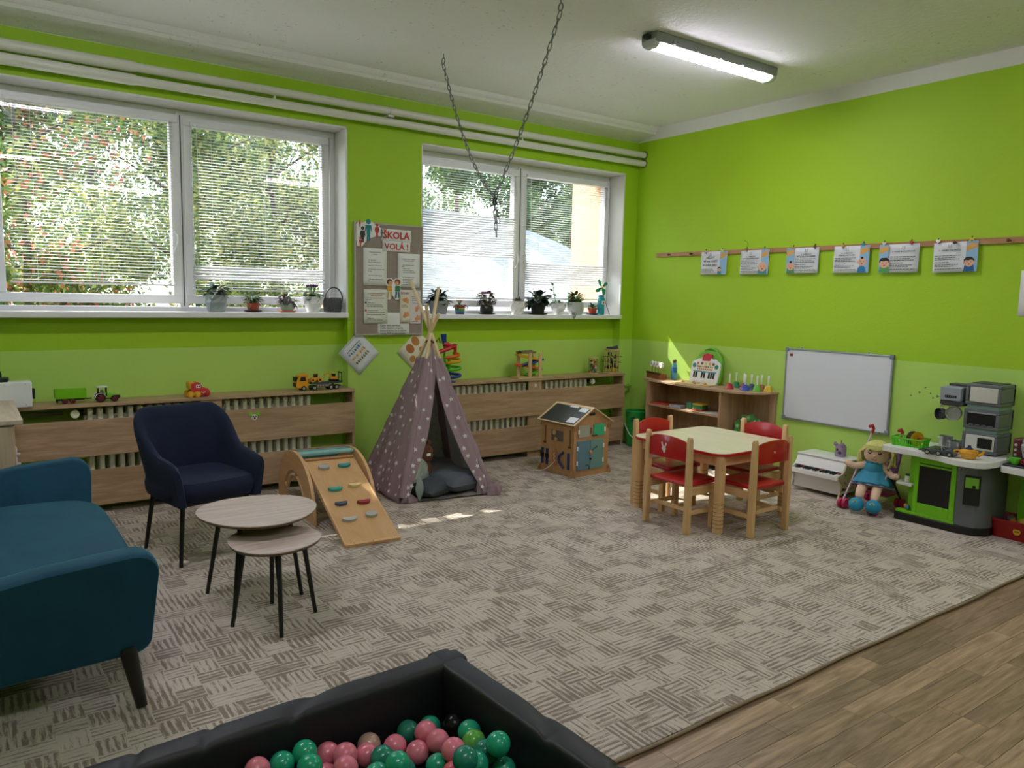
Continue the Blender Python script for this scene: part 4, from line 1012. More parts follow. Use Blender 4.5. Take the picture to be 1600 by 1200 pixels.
def sR(tt): return .5 if tt >= OT else .915-(.915-.5)*(tt/OT)**1.1
fn, n = panel('BL', 'FL', zero, one, .022, 40, 40, .03, 1)
MB().grid(fn, 44, 40).build('side_panel', TENT, t, solid=.002); star_on(fn, n, spots(9, 1, rows=15))
fn, n = panel('FL', 'FR', zero, sL, .014, 24, 40, 0, 4, peak=.09)
MB().grid(fn, 28, 44).build('door_flap', TENT, t, solid=.002); star_on(fn, n, spots(2, 5, .1, .85, rows=13))
fn, n = panel('FL', 'FR', sR, one, .012, 24, 40, 0, 9, peak=.09)
MB().grid(fn, 28, 44).build('door_flap', TENT, t, solid=.002); star_on(fn, n, spots(2, 8, .15, .9, rows=13))
fn, n = panel('FR', 'BR', zero, one, .010, 40, 40, .0, 3)
MB().grid(fn, 36, 40).build('side_panel', TENT_IN, t, solid=.002); star_on(fn, n, spots(6, 3), 'star_print', mat('b9b8ba', .8), -2)
fn, n = panel('BR', 'BL', zero, one, .010, 40, 40, .0, 6)
MB().grid(fn, 36, 40).build('back_panel', TENT_IN, t, solid=.002); star_on(fn, n, spots(6, 4), 'star_print', mat('a4a3a6', .8), -2)
# fabric bunched on the floor at the two front feet, and tent floor
def bunch(cx, cy, rx, ry, h, seed):
    def fn(u, v):
        a = 2*pi*u; ph = pi/2*v; r_ = 1+.18*sin(5*a+seed)+.12*sin(9*a+v*6)
        return (cx+rx*r_*cos(a)*cos(ph), cy+ry*r_*sin(a)*cos(ph), .003+h*sin(ph)*(1+.25*noise.noise(Vector((cos(a)*2, sin(a)*2, v*3+seed)))))
    MB().grid(fn, 30, 10).build('gathered_hem', TENT, t)
bunch(3.235, 4.715, .07, .055, .085, 1); bunch(3.17, 4.77, .05, .05, .12, 3); bunch(2.585, 4.83, .055, .045, .05, 5)
MB().grid(lambda u, v: (2.53+.72*u+.12*v, 4.80-.10*u+.82*v, .006+.012*noise.noise(Vector((u*6, v*6, 2)))+.006), 20, 20).build('floor_mat', mat('8b8784', .9, bump=.3, bscale=60), t)
MB().box(2.705, 4.79, .335, 2.735, 4.80, .352).build('white_tag', M_PAPER, t)
# grey-green lining turned out at the left foot
def lip(u, v):
    a = pi*u; return (2.655+.028*sin(a)+.01*v, 4.795-.012*sin(a), .01+.19*v+.0*u-.0*(u-.5)**2)
MB().rings([[(2.645+.034*sin(pi*v)*cos(a), 4.79+.016*sin(pi*v)*sin(a), .008+.19*v) for a in [2*pi*i/10 for i in range(10)]] for v in [.02+.96*j/8 for j in range(9)]]).build('turned_lining', mat('8e9a97', .85), t)
def pillow(name, lab, c, loc, size, rot, crease=.0, seed=0, rough=.85, metal=0.):
    rr = seed
    def fn(u, v):
        x, y = u*2-1, v*2-1
        k = max(0, (1-x*x))**.5*max(0, (1-y*y))**.5
        pin = 1-.10*(1-abs(x))*abs(y)**2-.10*(1-abs(y))*abs(x)**2
        return x, y, k, pin
    m = MB(); m.M = Matrix.Translation(loc) @ Matrix.Rotation(rot[2], 4, 'Z') @ Matrix.Rotation(rot[1], 4, 'Y') @ Matrix.Rotation(rot[0], 4, 'X')
    for sg in (1, -1):
        def g(u, v, sg=sg):
            x, y, k, pin = fn(u, v); z = sg*k**.75*size[2]/2*(1+.18*noise.noise(Vector((x*1.6+seed, y*1.6, seed))))+crease*noise.noise(Vector((x*5, y*5, seed)))*k
            return (x*size[0]/2*pin, y*size[1]/2*pin, z)
        m.grid(g, 20, 20)
    o = m.build(name, mat(c, rough, metal, bump=.15, bscale=250), None); tag(o, lab, 'cushion'); return o
pillow('cushion', 'dark grey cushion lying at the front left inside the tepee', '40474d', (2.80, 4.90, .075), (.34, .30, .13), (0, 0, .35), .01, 1)
pillow('cushion', 'larger slate grey cushion lying at the front right inside the tepee', '565d66', (3.04, 4.93, .095), (.42, .36, .16), (.05, .05, .25), .012, 2)
pillow('cushion', 'light grey flat cushion at the back inside the tepee', '7c7874', (3.00, 5.27, .10), (.52, .40, .17), (.1, 0, -.1), .012, 3)
pillow('cushion', 'shiny silver cushion standing behind the left flap of the tepee', 'b9c6c0', (2.745, 4.975, .20), (.21, .21, .09), (1.35, .1, .55), .012, 4, .3, .4)
t = thing('teddy_bear', 'brown plush toy seen from behind inside the tepee', 'soft toy', (2.80, 5.03, .13))
FUR = mat('6b4630', .95, bump=.9, bscale=120, name='brown_plush')
MB().ball((0, 0, .17), (.085, .08, .085), 18).build('head', FUR, t)
MB().ball((0, .02, .05), (.085, .08, .085), 16).build('body', FUR, t)
for s in (-1, 1): MB().ball((s*.06, .01, .24), (.028, .018, .028), 10).build('ear', FUR, t)

# ---------------------------------------------------------------- wooden busy-board playhouse
t = thing('busy_board_house', 'small plywood playhouse with blackboard roof and pastel activity doors', 'playhouse', (4.101, 4.795, 0), radians(3.4))
HP = wood('bf9468', 'af8459', 'z', .9, .5, .4, 'hdf_ply')
Wd, Dp, Hw, Hr = .412, .41, .455, .575
gable = [(0, .012), (Wd, .012), (Wd, Hw), (Wd/2, Hr), (0, Hw)]
MB().prism(gable, 0, .008, 'y').build('gable_wall', HP, t); MB().prism(gable, Dp-.008, Dp, 'y').build('gable_wall', HP, t)
MB().box(0, 0.008, .012, .008, Dp-.008, Hw).build('side_wall', HP, t); MB().box(Wd-.008, .008, .012, Wd, Dp-.008, Hw).build('side_wall', HP, t)
for y in (-.004, Dp-.006):
    MB().box(-.035, y, 0, Wd+.035, y+.010, .03).prism(circ(.03, 12, -.0, .03), y, y+.01, 'y').prism(circ(.03, 12, Wd, .03), y, y+.01, 'y').build('foot_board', HP, t)
for x in (-.004, Wd-.004):
    MB().box(x, -.03, 0, x+.008, Dp+.03, .028).build('foot_board', HP, t)
for x in (0, Wd):
    MB().prism(circ(.02, 12, x, .41), -.006, .0, 'y').prism(circ(.018, 12, x, .05), -.006, 0, 'y').build('corner_joint', wood('b07d4c', 'a06f42', 'z', 1, .5), t)
sl = atan2(Hr-Hw, Wd/2); ln = (Wd/2)/cos(sl)+.035
RF = mat('d8bd92', .5)
for s in (0, 1):
    m = MB(); m.M = Matrix.Translation((Wd/2, 0, Hr+.006)) @ Matrix.Rotation((pi-sl) if s == 0 else sl, 4, 'Y') if False else Matrix.Translation((Wd/2, 0, Hr+.008)) @ Matrix.Rotation(pi if s == 0 else 0, 4, 'Z') @ Matrix.Rotation(sl, 4, 'Y')
    y0, y1 = (-.03, Dp+.03) if s else (-Dp-.03, .03)
    m.box(0, y0, -.006, ln, y1, .002).build('roof_panel', RF, t, bevel=.001)
    m2 = MB(); m2.M = m.M
    if s == 0: m2.box(.03, y0+.03, .002, ln-.012, y1-.02, .0045).build('blackboard', mat('22282c', .35), t)
    else: m2.box(.02, y0+.02, .002, ln-.02, y1-.02, .0045).build('roof_insert', RF, t)
    if s == 0:
        for (a, b_, c_, d_) in ((.035, y1-.12, .09, y1-.03), (.03, y1-.26, .05, y1-.16), (ln-.10, y1-.13, ln-.03, y1-.03)):
            m3 = MB(); m3.M = m.M; m3.box(a, b_, .0045, c_, d_, .0058).build('sticker', mat('dfe4ec', .3), t)
# gable side: handle slot, four doors
MB().prism(rrect(.075, .026, .012, 4, Wd/2, .525), -.0015, .002, 'y').build('handle_slot', mat('3a2416', .7), t)
YD = -.002
def door(x0, x1, z0, z1, c): return MB().box(x0, YD-.006, z0, x1, YD, z1).build('door', mat(c, .5), t, bevel=.001)
d1 = door(.045, .175, .335, .435, 'a5a698'); d2 = door(.225, .355, .335, .435, '36b27e'); d3 = door(.035, .187, .055, .305, '5d8393'); d4 = door(.191, .345, .055, .305, '6c9792')
for x, z in ((.045, .385), (.355, .385), (.033, .245), (.345, .245), (.035, .12), (.343, .12)): MB().box(x-.008, YD-.010, z-.018, x+.008, YD-.006, z+.018).build('hinge', M_PVC, t)
for x, z in ((.19, .20),): MB().at(x, YD-.006, z, pi/2).lathe([(.018, -.004), (.018, .006), (.012, .010), (.001, .011)], 14).build('knob', wood('c99a66', 'b98752', 'z', 1, .4), t)
MB().ball((.188, YD-.012, .145), .010, 10).build('bead', M_DARK, t)
MB().tube([(.20, YD-.014, .215), (.235, YD-.014, .235), (.255, YD-.012, .25), (.262, YD-.01, .235)], .0028, 5).tube([(.13, YD-.012, .095), (.155, YD-.014, .10), (.175, YD-.012, .075), (.17, YD-.01, .055)], .0028, 5).build('latch_hook', M_BLACK, t)
MB().box(.19, YD-.008, .36, .205, YD, .41).build('bolt', mat('6a6f4a', .4), t); MB().tube([(.205, YD-.008, .345), (.225, YD-.010, .338), (.25, YD-.008, .345), (.262, YD-.007, .34)], .006, 6).build('lock', mat('4a4038', .4, .5), t)
# left side activities (x = 0 plane, facing -x)
def sidebox(name, y0, y1, z0, z1, m, d=.006): return MB().box(-d, y0, z0, 0, y1, z1).build(name, m, t, bevel=.001)
GR = mat('6a645f', .6)
sidebox('gear_panel', .135, .275, .285, .375, GR)
for y, z, r_ in ((.235, .355, .022), (.215, .298, .018)):
    MB().prism([(y+r_*(1 if i % 2 else .78)*cos(2*pi*i/20), z+r_*(1 if i % 2 else .78)*sin(2*pi*i/20)) for i in range(20)], -.014, -.006, 'x').build('gear', wood('d5ab74', 'c89a60', 'z', 1, .5), t)
for y in (.045, .355):
    MB().box(-.002, y-.008, .25, 0.001, y+.008, .40).build('slider_slot', mat('7d5a3a', .7), t); MB().box(-.012, y-.012, .245, 0, y+.012, .262).build('slider_knob', mat('5a3c24', .5), t)
NB_ = mat('24366b', .6)
for y in (.385, .325, .055): sidebox('buckle_strap', y-.013, y+.013, .06, .20, NB_, .010)
for y in (.385, .325): sidebox('buckle', y-.016, y+.016, .12, .155, M_BLACK, .018)
MB().tube([(-.008, .115, .20), (-.016, .155, .17), (-.018, .165, .13), (-.014, .14, .09), (-.008, .11, .065)], .010, 8).build('zip_loop', NB_, t)
MB().prism(circ(.042, 18, .225, .135, .075), -.004, 0, 'x').build('lacing_board', wood('b57f4c', 'a87244', 'z', 1, .5), t)
MB().tube([(-.006, .225, .18), (-.010, .235, .16), (-.010, .215, .145), (-.010, .235, .13), (-.010, .215, .115), (-.016, .23, .09), (-.03, .27, .05), (-.05, .31, .02), (-.07, .34, .006), (-.13, .43, .005), (-.11, .47, .005)], .0045, 6).build('lace', mat('ddd3c0', .8), t)
# ---------------------------------------------------------------- play table and four red chairs
M_CREAM = wood('e6e1c4', 'dcd6b6', 'y', .6, .3, .3, 'cream_laminate', .0)
M_REDP = mat('b3161f', .28, var=.06, vscale=4, coat=.2, name='red_lacquer')
t = thing('play_table', 'low square children\'s table with cream top and red edge', 'table', (4.285, 3.505, 0))
P = rrect(.83, .83, .11, 7)
MB().prism(P, .508, .526).build('red_edge', M_REDP, t, bevel=.003)
MB().prism(rrect(.822, .822, .107, 7), .5255, .529).build('table_top', M_CREAM, t, bevel=.001)
A = .335
for s in (-1, 1):
    MB().box(-A, s*(A+.012)-.011, .435, A, s*(A+.012)+.011, .508).build('apron', BEECHX, t, bevel=.002)
    MB().box(s*(A+.012)-.011, -A, .435, s*(A+.012)+.011, A, .508).build('apron', BEECHX, t, bevel=.002)
lg = gr = None
for sx in (-1, 1):
    for sy in (-1, 1):
        x, y = sx*.352, sy*.362
        if lg is None:
            lg = MB().prism(rrect(.062, .062, .024, 5), 0, .508).build('leg', BEECH, t, bevel=.002); lg.location = (x, y, 0)
            g = MB()
            for k in range(7): g.prism(rrect(.0636, .0636, .0245, 5), .035+.026*k, .0375+.026*k)
            gr = g.build('groove_rings', mat('4a3524', .7), lg)
        else:
            o = dup(lg, t, location=(x, y, 0)); dup(gr, o)
def chair(lab, x, y, rz, deco=None, shade=None):
    t = thing('child_chair', lab, 'chair', (x, y, 0), rz, 'red and beech chairs around the play table')
    # local front = +x, back posts at x = -.155
    for s in (-1, 1):
        m = MB(); b = [(-.157-.022, 0), (-.157+.020, 0), (-.157+.022, .33), (-.157+.012, .615), (-.157+.004, .632), (-.157-.010, .632), (-.157-.018, .615), (-.157-.022, .33)]
        m.prism(b, s*.180-.017, s*.180+.017, 'y'); m.build('back_post', BEECH, t, bevel=.005)
        MB().box(.085, s*.163-.017, 0, .125, s*.163+.017, .30).build('leg', BEECH, t, bevel=.005)
        MB().box(-.140, s*.170-.011, .245, .128, s*.170+.011, .297).build('side_rail', BEECHX, t, bevel=.003)
        MB().box(-.140, s*.166-.008, .115, .09, s*.166+.008, .145).build('stretcher', BEECHX, t, bevel=.003)
    MB().box(.09, -.15, .25, .112, .15, .295).build('cross_rail', BEECHX, t, bevel=.003)
    MB().box(-.12, -.15, .13, -.10, .15, .155).build('cross_rail', BEECHX, t, bevel=.003)
    def seat(u, v):
        x_ = -.15+.315*u; y_ = -.16+.32*v
        return (x_, y_, .3155-.008*sin(pi*u)*sin(pi*v))
    m = MB().grid(seat, 10, 10); o = m.build('seat', M_REDP, t, solid=.022)
    n = 12; R = []
    for i in range(n+1):
        v = -1+2*i/n; cx = -.157-.026*(1-v*v); zt = .600+.022*(1-v*v)-.012*abs(v)**6; zb = .468+.006*(1-v*v)
        R.append([(cx-.006, v*.164, zb+.003), (cx-.006, v*.164, zt-.004), (cx-.003, v*.164, zt), (cx+.003, v*.164, zt), (cx+.006, v*.164, zt-.004), (cx+.006, v*.164, zb+.003), (cx+.003, v*.164, zb), (cx-.003, v*.164, zb)])
    MB().rings(R).build('backrest', M_REDP, t)
    if deco == 'rabbit':
        m = MB(); m.M = Matrix.Translation((-.1925, .012, .545)) @ Matrix.Rotation(-pi/2, 4, 'Z')
        m.prism(circ(.017, 14, 0, -.012, .015), -.002, .002, 'y').prism(circ(.009, 10, .004, -.030, .010), -.002, .002, 'y').prism([(-.012, -.005), (-.024, .026), (-.016, .03), (-.004, .0)], -.002, .002, 'y').prism([(.012, -.005), (.024, .020), (.016, .028), (.004, .0)], -.002, .002, 'y')
        o = m.build('rabbit_cutout', mat('efe9e0', .5), t, label='white rabbit-head sticker')
    if deco == 'button':
        m = MB(); m.M = Matrix.Translation((-.190, .02, .545)) @ Matrix.Rotation(-pi/2, 4, 'Y'); m.lathe([(.008, -.002), (.008, .004), (.005, .006), (.001, .0065)], 12); m.build('wood_button', BEECH, t)
    return t
chair('small red and beech chair with a white rabbit sticker, nearest the tepee side', 3.892, 3.410, 0, 'rabbit')
chair('small red and beech chair with a round button, on the near side of the table', 4.205, 3.115, pi/2, 'button')
chair('small red and beech chair at the far left, behind the table by the green bin', 4.155, 3.797, -pi/2)
chair('small red and beech chair at the table side facing away from the whiteboard', 4.584, 3.418, pi)

# ---------------------------------------------------------------- curved corner shelf by the right wall
t = thing('curved_shelf', 'low oak shelf unit with curved top against the right wall', 'shelf', (0, 0, 0))
OAKV = wood('bc9c7c', '93745a', 'z', 1, .5, .7, 'shelf_oak'); OAKH = wood('c2a385', '9d7e62', 'y', 1, .45, .7, 'shelf_oak_flat')
TOPP = [(XR-.004, 5.42), (5.56, 5.415), (5.48, 5.375), (5.425, 5.26), (5.39, 5.08), (5.365, 4.83), (5.348, 4.55), (5.345, 4.34), (5.375, 4.17), (5.44, 4.07), (5.55, 4.01), (XR-.004, 3.985)]
MB().prism(TOPP, .708, .727).build('top_board', OAKH, t, bevel=.002)
MB().box(5.405, 5.245, 0, XR-.004, 5.263, .708).build('side_panel', OAKV, t, bevel=.001)
MB().box(5.365, 4.325, 0, XR-.004, 4.345, .708).build('divider', OAKV, t, bevel=.001)
MB().box(XR-.014, 4.0, .03, XR-.004, 5.245, .708).build('back_panel', OAKV, t)
MB().box(XR-.030, 4.0, .03, XR-.014, 4.06, .708).build('end_strip', OAKV, t, bevel=.001)
MB().prism([(XR-.014, 5.245), (5.42, 5.245), (5.395, 5.08), (5.372, 4.83), (5.366, 4.345), (XR-.014, 4.345)], .478, .496).build('shelf_board', OAKH, t, bevel=.001)
for z in (.05, .24): MB().prism([(XR-.014, 5.245), (5.42, 5.245), (5.395, 5.08), (5.372, 4.83), (5.366, 4.345), (XR-.014, 4.345)] if z < .1 else [(XR-.014, 4.325), (5.372, 4.325), (5.40, 4.17), (5.47, 4.08), (5.57, 4.03), (XR-.014, 4.01)], z, z+.018).build('shelf_board', OAKH, t, bevel=.001)
MB().at(XR-.015, 4.03, .68, 0, -pi/2).lathe([(.006, 0), (.006, .002), (.001, .0025)], 8).build('screw_cap', mat('6b4a32', .5), t)
ZT = .727
# things on the shelf
t = thing('whistle_block', 'brown wooden block carrying four white discs on the curved shelf', 'toy', (5.56, 5.28, ZT), radians(-18))
RW = wood('9a5a34', '7c4527', 'y', 1.2, .4, .5, 'red_brown_wood')
MB().box(-.045, -.13, 0, .045, .13, .05).build('block', RW, t, bevel=.004); MB().box(-.049, -.133, .045, -.03, .133, .062).build('rim', mat('4a2a1a', .5), t, bevel=.002)
for i in range(4):
    y = .095-i*.062
    MB().tube([(0, y, .05), (0, y, .11)], .004, 6).build('stick', mat('b08a3a', .5), t)
    MB().at(0, y, .135, 0, pi/2).lathe([(.001, -.012), (.026, -.012), (.030, 0), (.026, .012), (.001, .012)], 16).build('disc', mat('e9e9ea', .4), t)
    MB().at(-.013, y, .137, 0, -pi/2).lathe([(.006, 0), (.005, .003), (.001, .004)], 8).build('disc_centre', mat('6f7377', .5), t)
t = thing('water_bottle', 'clear blue water bottle with dark cap on the curved shelf beside the white discs', 'bottle', (5.63, 5.115, ZT))
MB().lathe([(.024, 0), (.027, .005), (.027, .05), (.024, .06), (.027, .07), (.026, .13), (.016, .158), (.013, .165)], 16).build('bottle_body', mat('5fa6c8', .12, spec=.6), t)
MB().lathe([(.0275, .07), (.0275, .12)], 16, cap=False).build('label', mat('2f6fb0', .4), t); MB().lathe([(.015, .165), (.017, .168), (.017, .19), (.012, .196), (.001, .197)], 12).build('cap', mat('5a4038', .5), t)
t = thing('toy_keyboard', 'white and green toy keyboard with black keys and carrying handle leaning on the wall', 'toy keyboard', (5.60, 4.725, ZT), -pi/2); t.rotation_euler = (radians(-13), 0, -pi/2)
KB = mat('e8eaec', .35); KG = mat('6fb52e', .4)
body = [(-.165, .03), (-.15, .0), (.15, .0), (.165, .03), (.17, .14), (.165, .20), (.10, .235), (-.10, .235), (-.165, .20), (-.17, .14)]
MB().prism([(-.155, .16), (-.15, .23), (-.10, .295), (-.03, .315), (.05, .315), (.12, .29), (.158, .23), (.172, .1), (.17, .03), (.15, .0), (.0, .0)], .0, .04, 'y').build('green_back', KG, t, bevel=.008)
MB().prism(body, -.018, .004, 'y').build('front_shell', KB, t, bevel=.008)
MB().tube([(-.075, .015, .285), (-.06, .015, .325), (0, .015, .34), (.07, .015, .325), (.09, .015, .285)], .012, 10).build('handle', KG, t)
MB().prism([(-.055, .215), (.06, .215), (.05, .275), (.0, .288), (-.045, .275)], -.024, .0, 'y').build('red_barn', mat('c21f3a', .4), t, bevel=.003)
for s in (-.055, .06): MB().prism([(s-.018, .205), (s+.018, .205), (s, .245)], -.026, -.016, 'y').build('white_peak', KB, t)
ck = None
for i in range(10):
    x = -.125+i*.0275
    MB().box(x-.013, -.022, .022, x+.013, -.016, .105).build('white_key', mat('f2f2f0', .3), t, bevel=.001)
for i in (0, 1, 3, 4, 6, 7, 8):
    x = -.111+i*.0275+(.01 if i > 2 else 0); MB().box(x-.008, -.028, .052, x+.008, -.018, .105).build('black_key', M_BLACK, t, bevel=.001)
MB().box(-.13, -.0225, .108, .14, -.017, .116).build('teal_strip', mat('2f8f8f', .4), t)
for j, (z, c) in enumerate(((.135, 'e08a2a'), (.158, 'c23a2a'))):
    for i in range(8): MB().at(-.085+i*.024, -.018, z, pi/2).lathe([(.008, -.002), (.008, .004), (.005, .006), (.001, .0065)], 10).build('button', mat(('e0a03a', 'c2402e', '3f8f4a', 'd8c83a')[(i+j) % 4] if j else c, .4), t)
for i, c in enumerate(('d8792a', '8a4a1f', 'd8c84a', 'e0b04a', '7a3f22')): MB().at(-.09+i*.045, -.018, .188, pi/2).lathe([(.014, -.002), (.013, .005), (.001, .007)], 12).build('animal_button', mat(c, .4), t)
for s, c in ((-1, '2f7f86'), (1, '2f8a6a')): MB().at(s*.13, -.018, .165, pi/2).lathe([(.022, -.002), (.021, .003), (.001, .005)], 14).build('speaker', mat(c, .5), t)
t = thing('wooden_puzzle_tray', 'flat pale puzzle board with pegs lying in front of the toy keyboard', 'puzzle', (5.50, 4.74, ZT), radians(4))
MB().box(-.075, -.20, 0, .075, .22, .009).build('board', mat('d3b886', .5), t, bevel=.002)
for i in range(9):
    x, y = -.045+.045*(i % 3)*1.0, -.16+.042*i; MB().at(x, y, .009).lathe([(.016, 0), (.015, .004), (.004, .005), (.004, .014), (.001, .016)], 10).build('puzzle_piece', mat(('c8953a', 'b07a3a', 'd8b060', '8f7a3a')[i % 4], .5), t)
def bell(lab, x, y, c):
    t = thing('hand_bell', lab, 'bell', (x, y, ZT), 0, 'coloured hand bells on the curved shelf')
    MB().lathe([(.040, 0), (.041, .004), (.034, .014), (.029, .034), (.022, .048), (.008, .054)], 18).build('bell_cup', mat(c, .3, coat=.3), t)
    MB().lathe([(.006, .052), (.0055, .06), (.0075, .10), (.009, .128), (.006, .136), (.001, .137)], 10).build('handle', mat('ebebea', .35), t)
for lab, x, y, c in (('red hand bell with white handle, leftmost in the row of bells', 5.50, 4.345, 'b01c30'), ('dark green hand bell with white handle, second from the left at the back', 5.655, 4.395, '0f7a48'), ('dark red hand bell mostly hidden behind the blue one', 5.62, 4.285, '8a2036'), ('royal blue hand bell with white handle in the middle of the bells', 5.535, 4.205, '2440a8'), ('navy hand bell half hidden behind the royal blue one', 5.635, 4.215, '27406a'), ('orange-brown hand bell half hidden behind the lime green bell', 5.66, 4.13, 'a0602a'), ('lime green hand bell with white handle, second from the right', 5.575, 4.112, '5fb32a'), ('yellow hand bell with white handle, rightmost of the bells', 5.640, 4.045, 'd8b416')):
    bell(lab, x, y, c)
# middle shelf: flat boards, blocks, papers
ZS = .496
def slab(name, lab, cat, x, y, w, d, h, c, rz=0., z=ZS, group=None):
    o = MB().box(-w/2, -d/2, 0, w/2, d/2, h).build(name, mat(c, .5), None, bevel=.002); return tag(o, lab, cat, group, (x, y, z), rz)
slab('picture_book', 'red thin picture book at the left of the middle shelf', 'book', 5.50, 5.12, .16, .20, .012, 'c2442e', .1)
slab('picture_book', 'orange thin picture book lying next to the red one on the middle shelf', 'book', 5.53, 4.93, .15, .15, .014, 'd8944a', -.1)
slab('picture_book', 'grey-blue small book in front of the orange one on the middle shelf', 'book', 5.43, 4.88, .08, .13, .022, '9a9fae', .05)
for i, c in enumerate(('c2503a', '3f8f5a', '2f7a4a', 'd8b83a')): slab('toy_block', ('red', 'green', 'dark green', 'yellow')[i]+' flat block, '+('lowest', 'second', 'third', 'topmost')[i]+' of the stacked blocks on the middle shelf', 'block', 5.47, 4.64, .09, .11, .016, c, .08, ZS+.0165*i)
slab('toy_block', 'teal square block on edge beside the stacked blocks of the middle shelf', 'block', 5.50, 4.78, .06, .055, .06, '4f9a86', .2)
slab('paper_sheet', 'white sheet of paper lying at the right end of the middle shelf', 'paper', 5.46, 4.47, .16, .21, .002, 'dcd8d0', .25)
t = thing('game_box', 'dark flat game box on the bottom shelf behind the play chairs', 'box', (5.53, 4.85, .068)); MB().box(-.12, -.2, 0, .12, .2, .05).build('box_base', mat('2f3338', .5), t, bevel=.003); MB().box(-.125, -.205, .03, .125, .205, .06).build('lid', mat('4a5058', .5), t, bevel=.003)
t = thing('flower_puzzle', 'round green ladybird wreath toy leaning in the right bay of the curved shelf', 'toy', (5.56, 4.17, .39), -pi/2+.25); t.rotation_euler = (radians(-10), 0, -pi/2+.25)
WR = mat('4f9448', .6)
MB().prism([(.135*(.93+.07*cos(9*a))*cos(a), .135*(.93+.07*cos(9*a))*sin(a)) for a in [2*pi*i/72 for i in range(72)]], -.012, .012, 'y').build('wreath', WR, t, bevel=.004)
for i in range(9):
    a = 2*pi*i/9+.2; MB().at(.095*cos(a), -.012, .095*sin(a), pi/2).lathe([(.022, -.002), (.021, .006), (.001, .008)], 12).build('petal_disc', mat(('7fbf6a', '3f8040')[i % 2], .5), t); MB().at(.095*cos(a), -.019, .095*sin(a), pi/2).lathe([(.008, -.001), (.007, .003), (.001, .004)], 8).build('petal_eye', mat('e8efe0', .5), t)
MB().ball((0, -.016, 0), (.045, .016, .045), 16).build('ladybird', mat('8a1f26', .4), t); MB().ball((0, -.02, .032), (.022, .014, .018), 12).build('ladybird_head', M_BLACK, t)
# green bin with handle in the corner, basket beside the shelf
t = thing('toy_bin', 'green plastic tub with white rope handle on the floor in the corner', 'tub', (5.585, 5.56, 0))
MB().lathe([(.065, .012), (.085, .004), (.095, .02), (.108, .30), (.112, .365), (.106, .365), (.102, .30), (.089, .03), (.001, .022)], 28).build('tub_body', mat('1f9c3e', .35, name='green_plastic'), t)
MB().tube([(.110*cos(a), .110*sin(a), .362) for a in [2*pi*i/28 for i in range(28)]], .007, 8, closed=True).build('rim', mat('27ad48', .35), t)
for s in (1, -1): MB().tube([(-.115+.02*abs(u), s*u*.098-.03, .16+.0*u+s*u*.07-.03*(1-u*u)) for u in [(-1+2*i/12) for i in range(13)]], .004, 6).build('rope', mat('e5e5e0', .7), t)
for k in range(2): MB().tube([(-.101, -.045+.012*i-.03, .275+.03*k+.008*sin(i*1.3)) for i in range(6)], .006, 6).build('wave_mark', mat('123a4a', .5), t)
t = thing('patterned_ball', 'grey and white patterned ball on the floor left of the curved shelf', 'ball', (5.60, 5.385, .10))
MB().ball((0, 0, 0), .085, 18).build('ball_skin', mat('b9ad9e', .7), t)
for i in range(9):
    a, b_ = i*2.4, -.8+.2*i; d = Vector((cos(a)*cos(b_), sin(a)*cos(b_), sin(b_))); MB().ball(tuple(d*.079), .013, 8).build('dark_spot', mat('4a3f38', .7), t)
t.location.z = .0865

# ---------------------------------------------------------------- toy upright piano
t = thing('toy_piano', 'white toy upright piano with black keys under the whiteboard', 'toy piano', (5.385, 3.395, 0), -pi/2)
# local: front = -y, width along x (.40), depth +y (.30)
PW = mat('e6e7e6', .3, name='white_lacquer'); W2 = .205
side = [(0, .0), (.030, .0), (.045, .06), (.055, .13), (.02, .135), (-.012, .15), (-.012, .185), (.02, .195), (.075, .225), (.10, .285), (.30, .285), (.30, .02), (.27, .0), (.24, .03), (.10, .03), (.06, .0)]
side2 = [(-.015, .0), (.005, .0), (.028, .055), (.05, .09), (.29, .03), (.30, .0), (.31, .0), (.31, .285), (.095, .285), (.075, .235), (.05, .205), (.0, .19), (-.018, .185), (-.018, .155), (.0, .145), (.028, .12), (.03, .09), (.01, .04)]
MB().prism(side2, -W2-.010, -W2, 'x').build('left_side', PW, t)
MB().prism(side2, W2, W2+.010, 'x').build('right_side', mat('c9bfa0', .5, name='spotted_side'), t, label='beige side panel with dark spots')
sp = MB(); rr = random.Random(9)
for _ in range(26):
    y, z, r_ = rr.uniform(.05, .29), rr.uniform(.07, .27), rr.uniform(.004, .009)
    sp.prism(circ(r_, 8, y, z, r_*.8), W2+.010, W2+.0112, 'x')
sp.build('dark_spots', mat('5a4a3a', .6), t, kind='stuff')
MB().box(-W2-.012, .085, .285, W2+.012, .315, .297).build('lid', PW, t, bevel=.003)
MB().prism([(.055, .205), (.095, .285), (.105, .285), (.065, .205)], -W2, W2, 'x').build('music_panel', PW, t)
MB().box(-W2, -.012, .150, W2, .07, .178).build('key_bed', PW, t, bevel=.002)
MB().box(-W2, .05, .03, W2, .062, .15).build('lower_panel', PW, t)
MB().box(-W2, .062, .04, W2, .295, .06).box(-W2, .285, .03, W2, .3, .285).build('back_board', PW, t)
wk = bk = None
for i in range(18):
    x = -W2+.022+i*.0213
    if wk is None: wk = MB().box(-.0098, -.008, .178, .0098, .062, .186).build('white_key', mat('f0f0ee', .3), t, bevel=.001); wk.location.x = x
    else: dup(wk, t, location=(x, 0, 0))
    if i % 7 in (0, 1, 3, 4, 5) and i < 17:
        if bk is None: bk = MB().box(-.006, .012, .186, .006, .062, .196).build('black_key', M_BLACK, t, bevel=.001); bk.location.x = x+.0107
        else: dup(bk, t, location=(x+.0107, 0, 0))
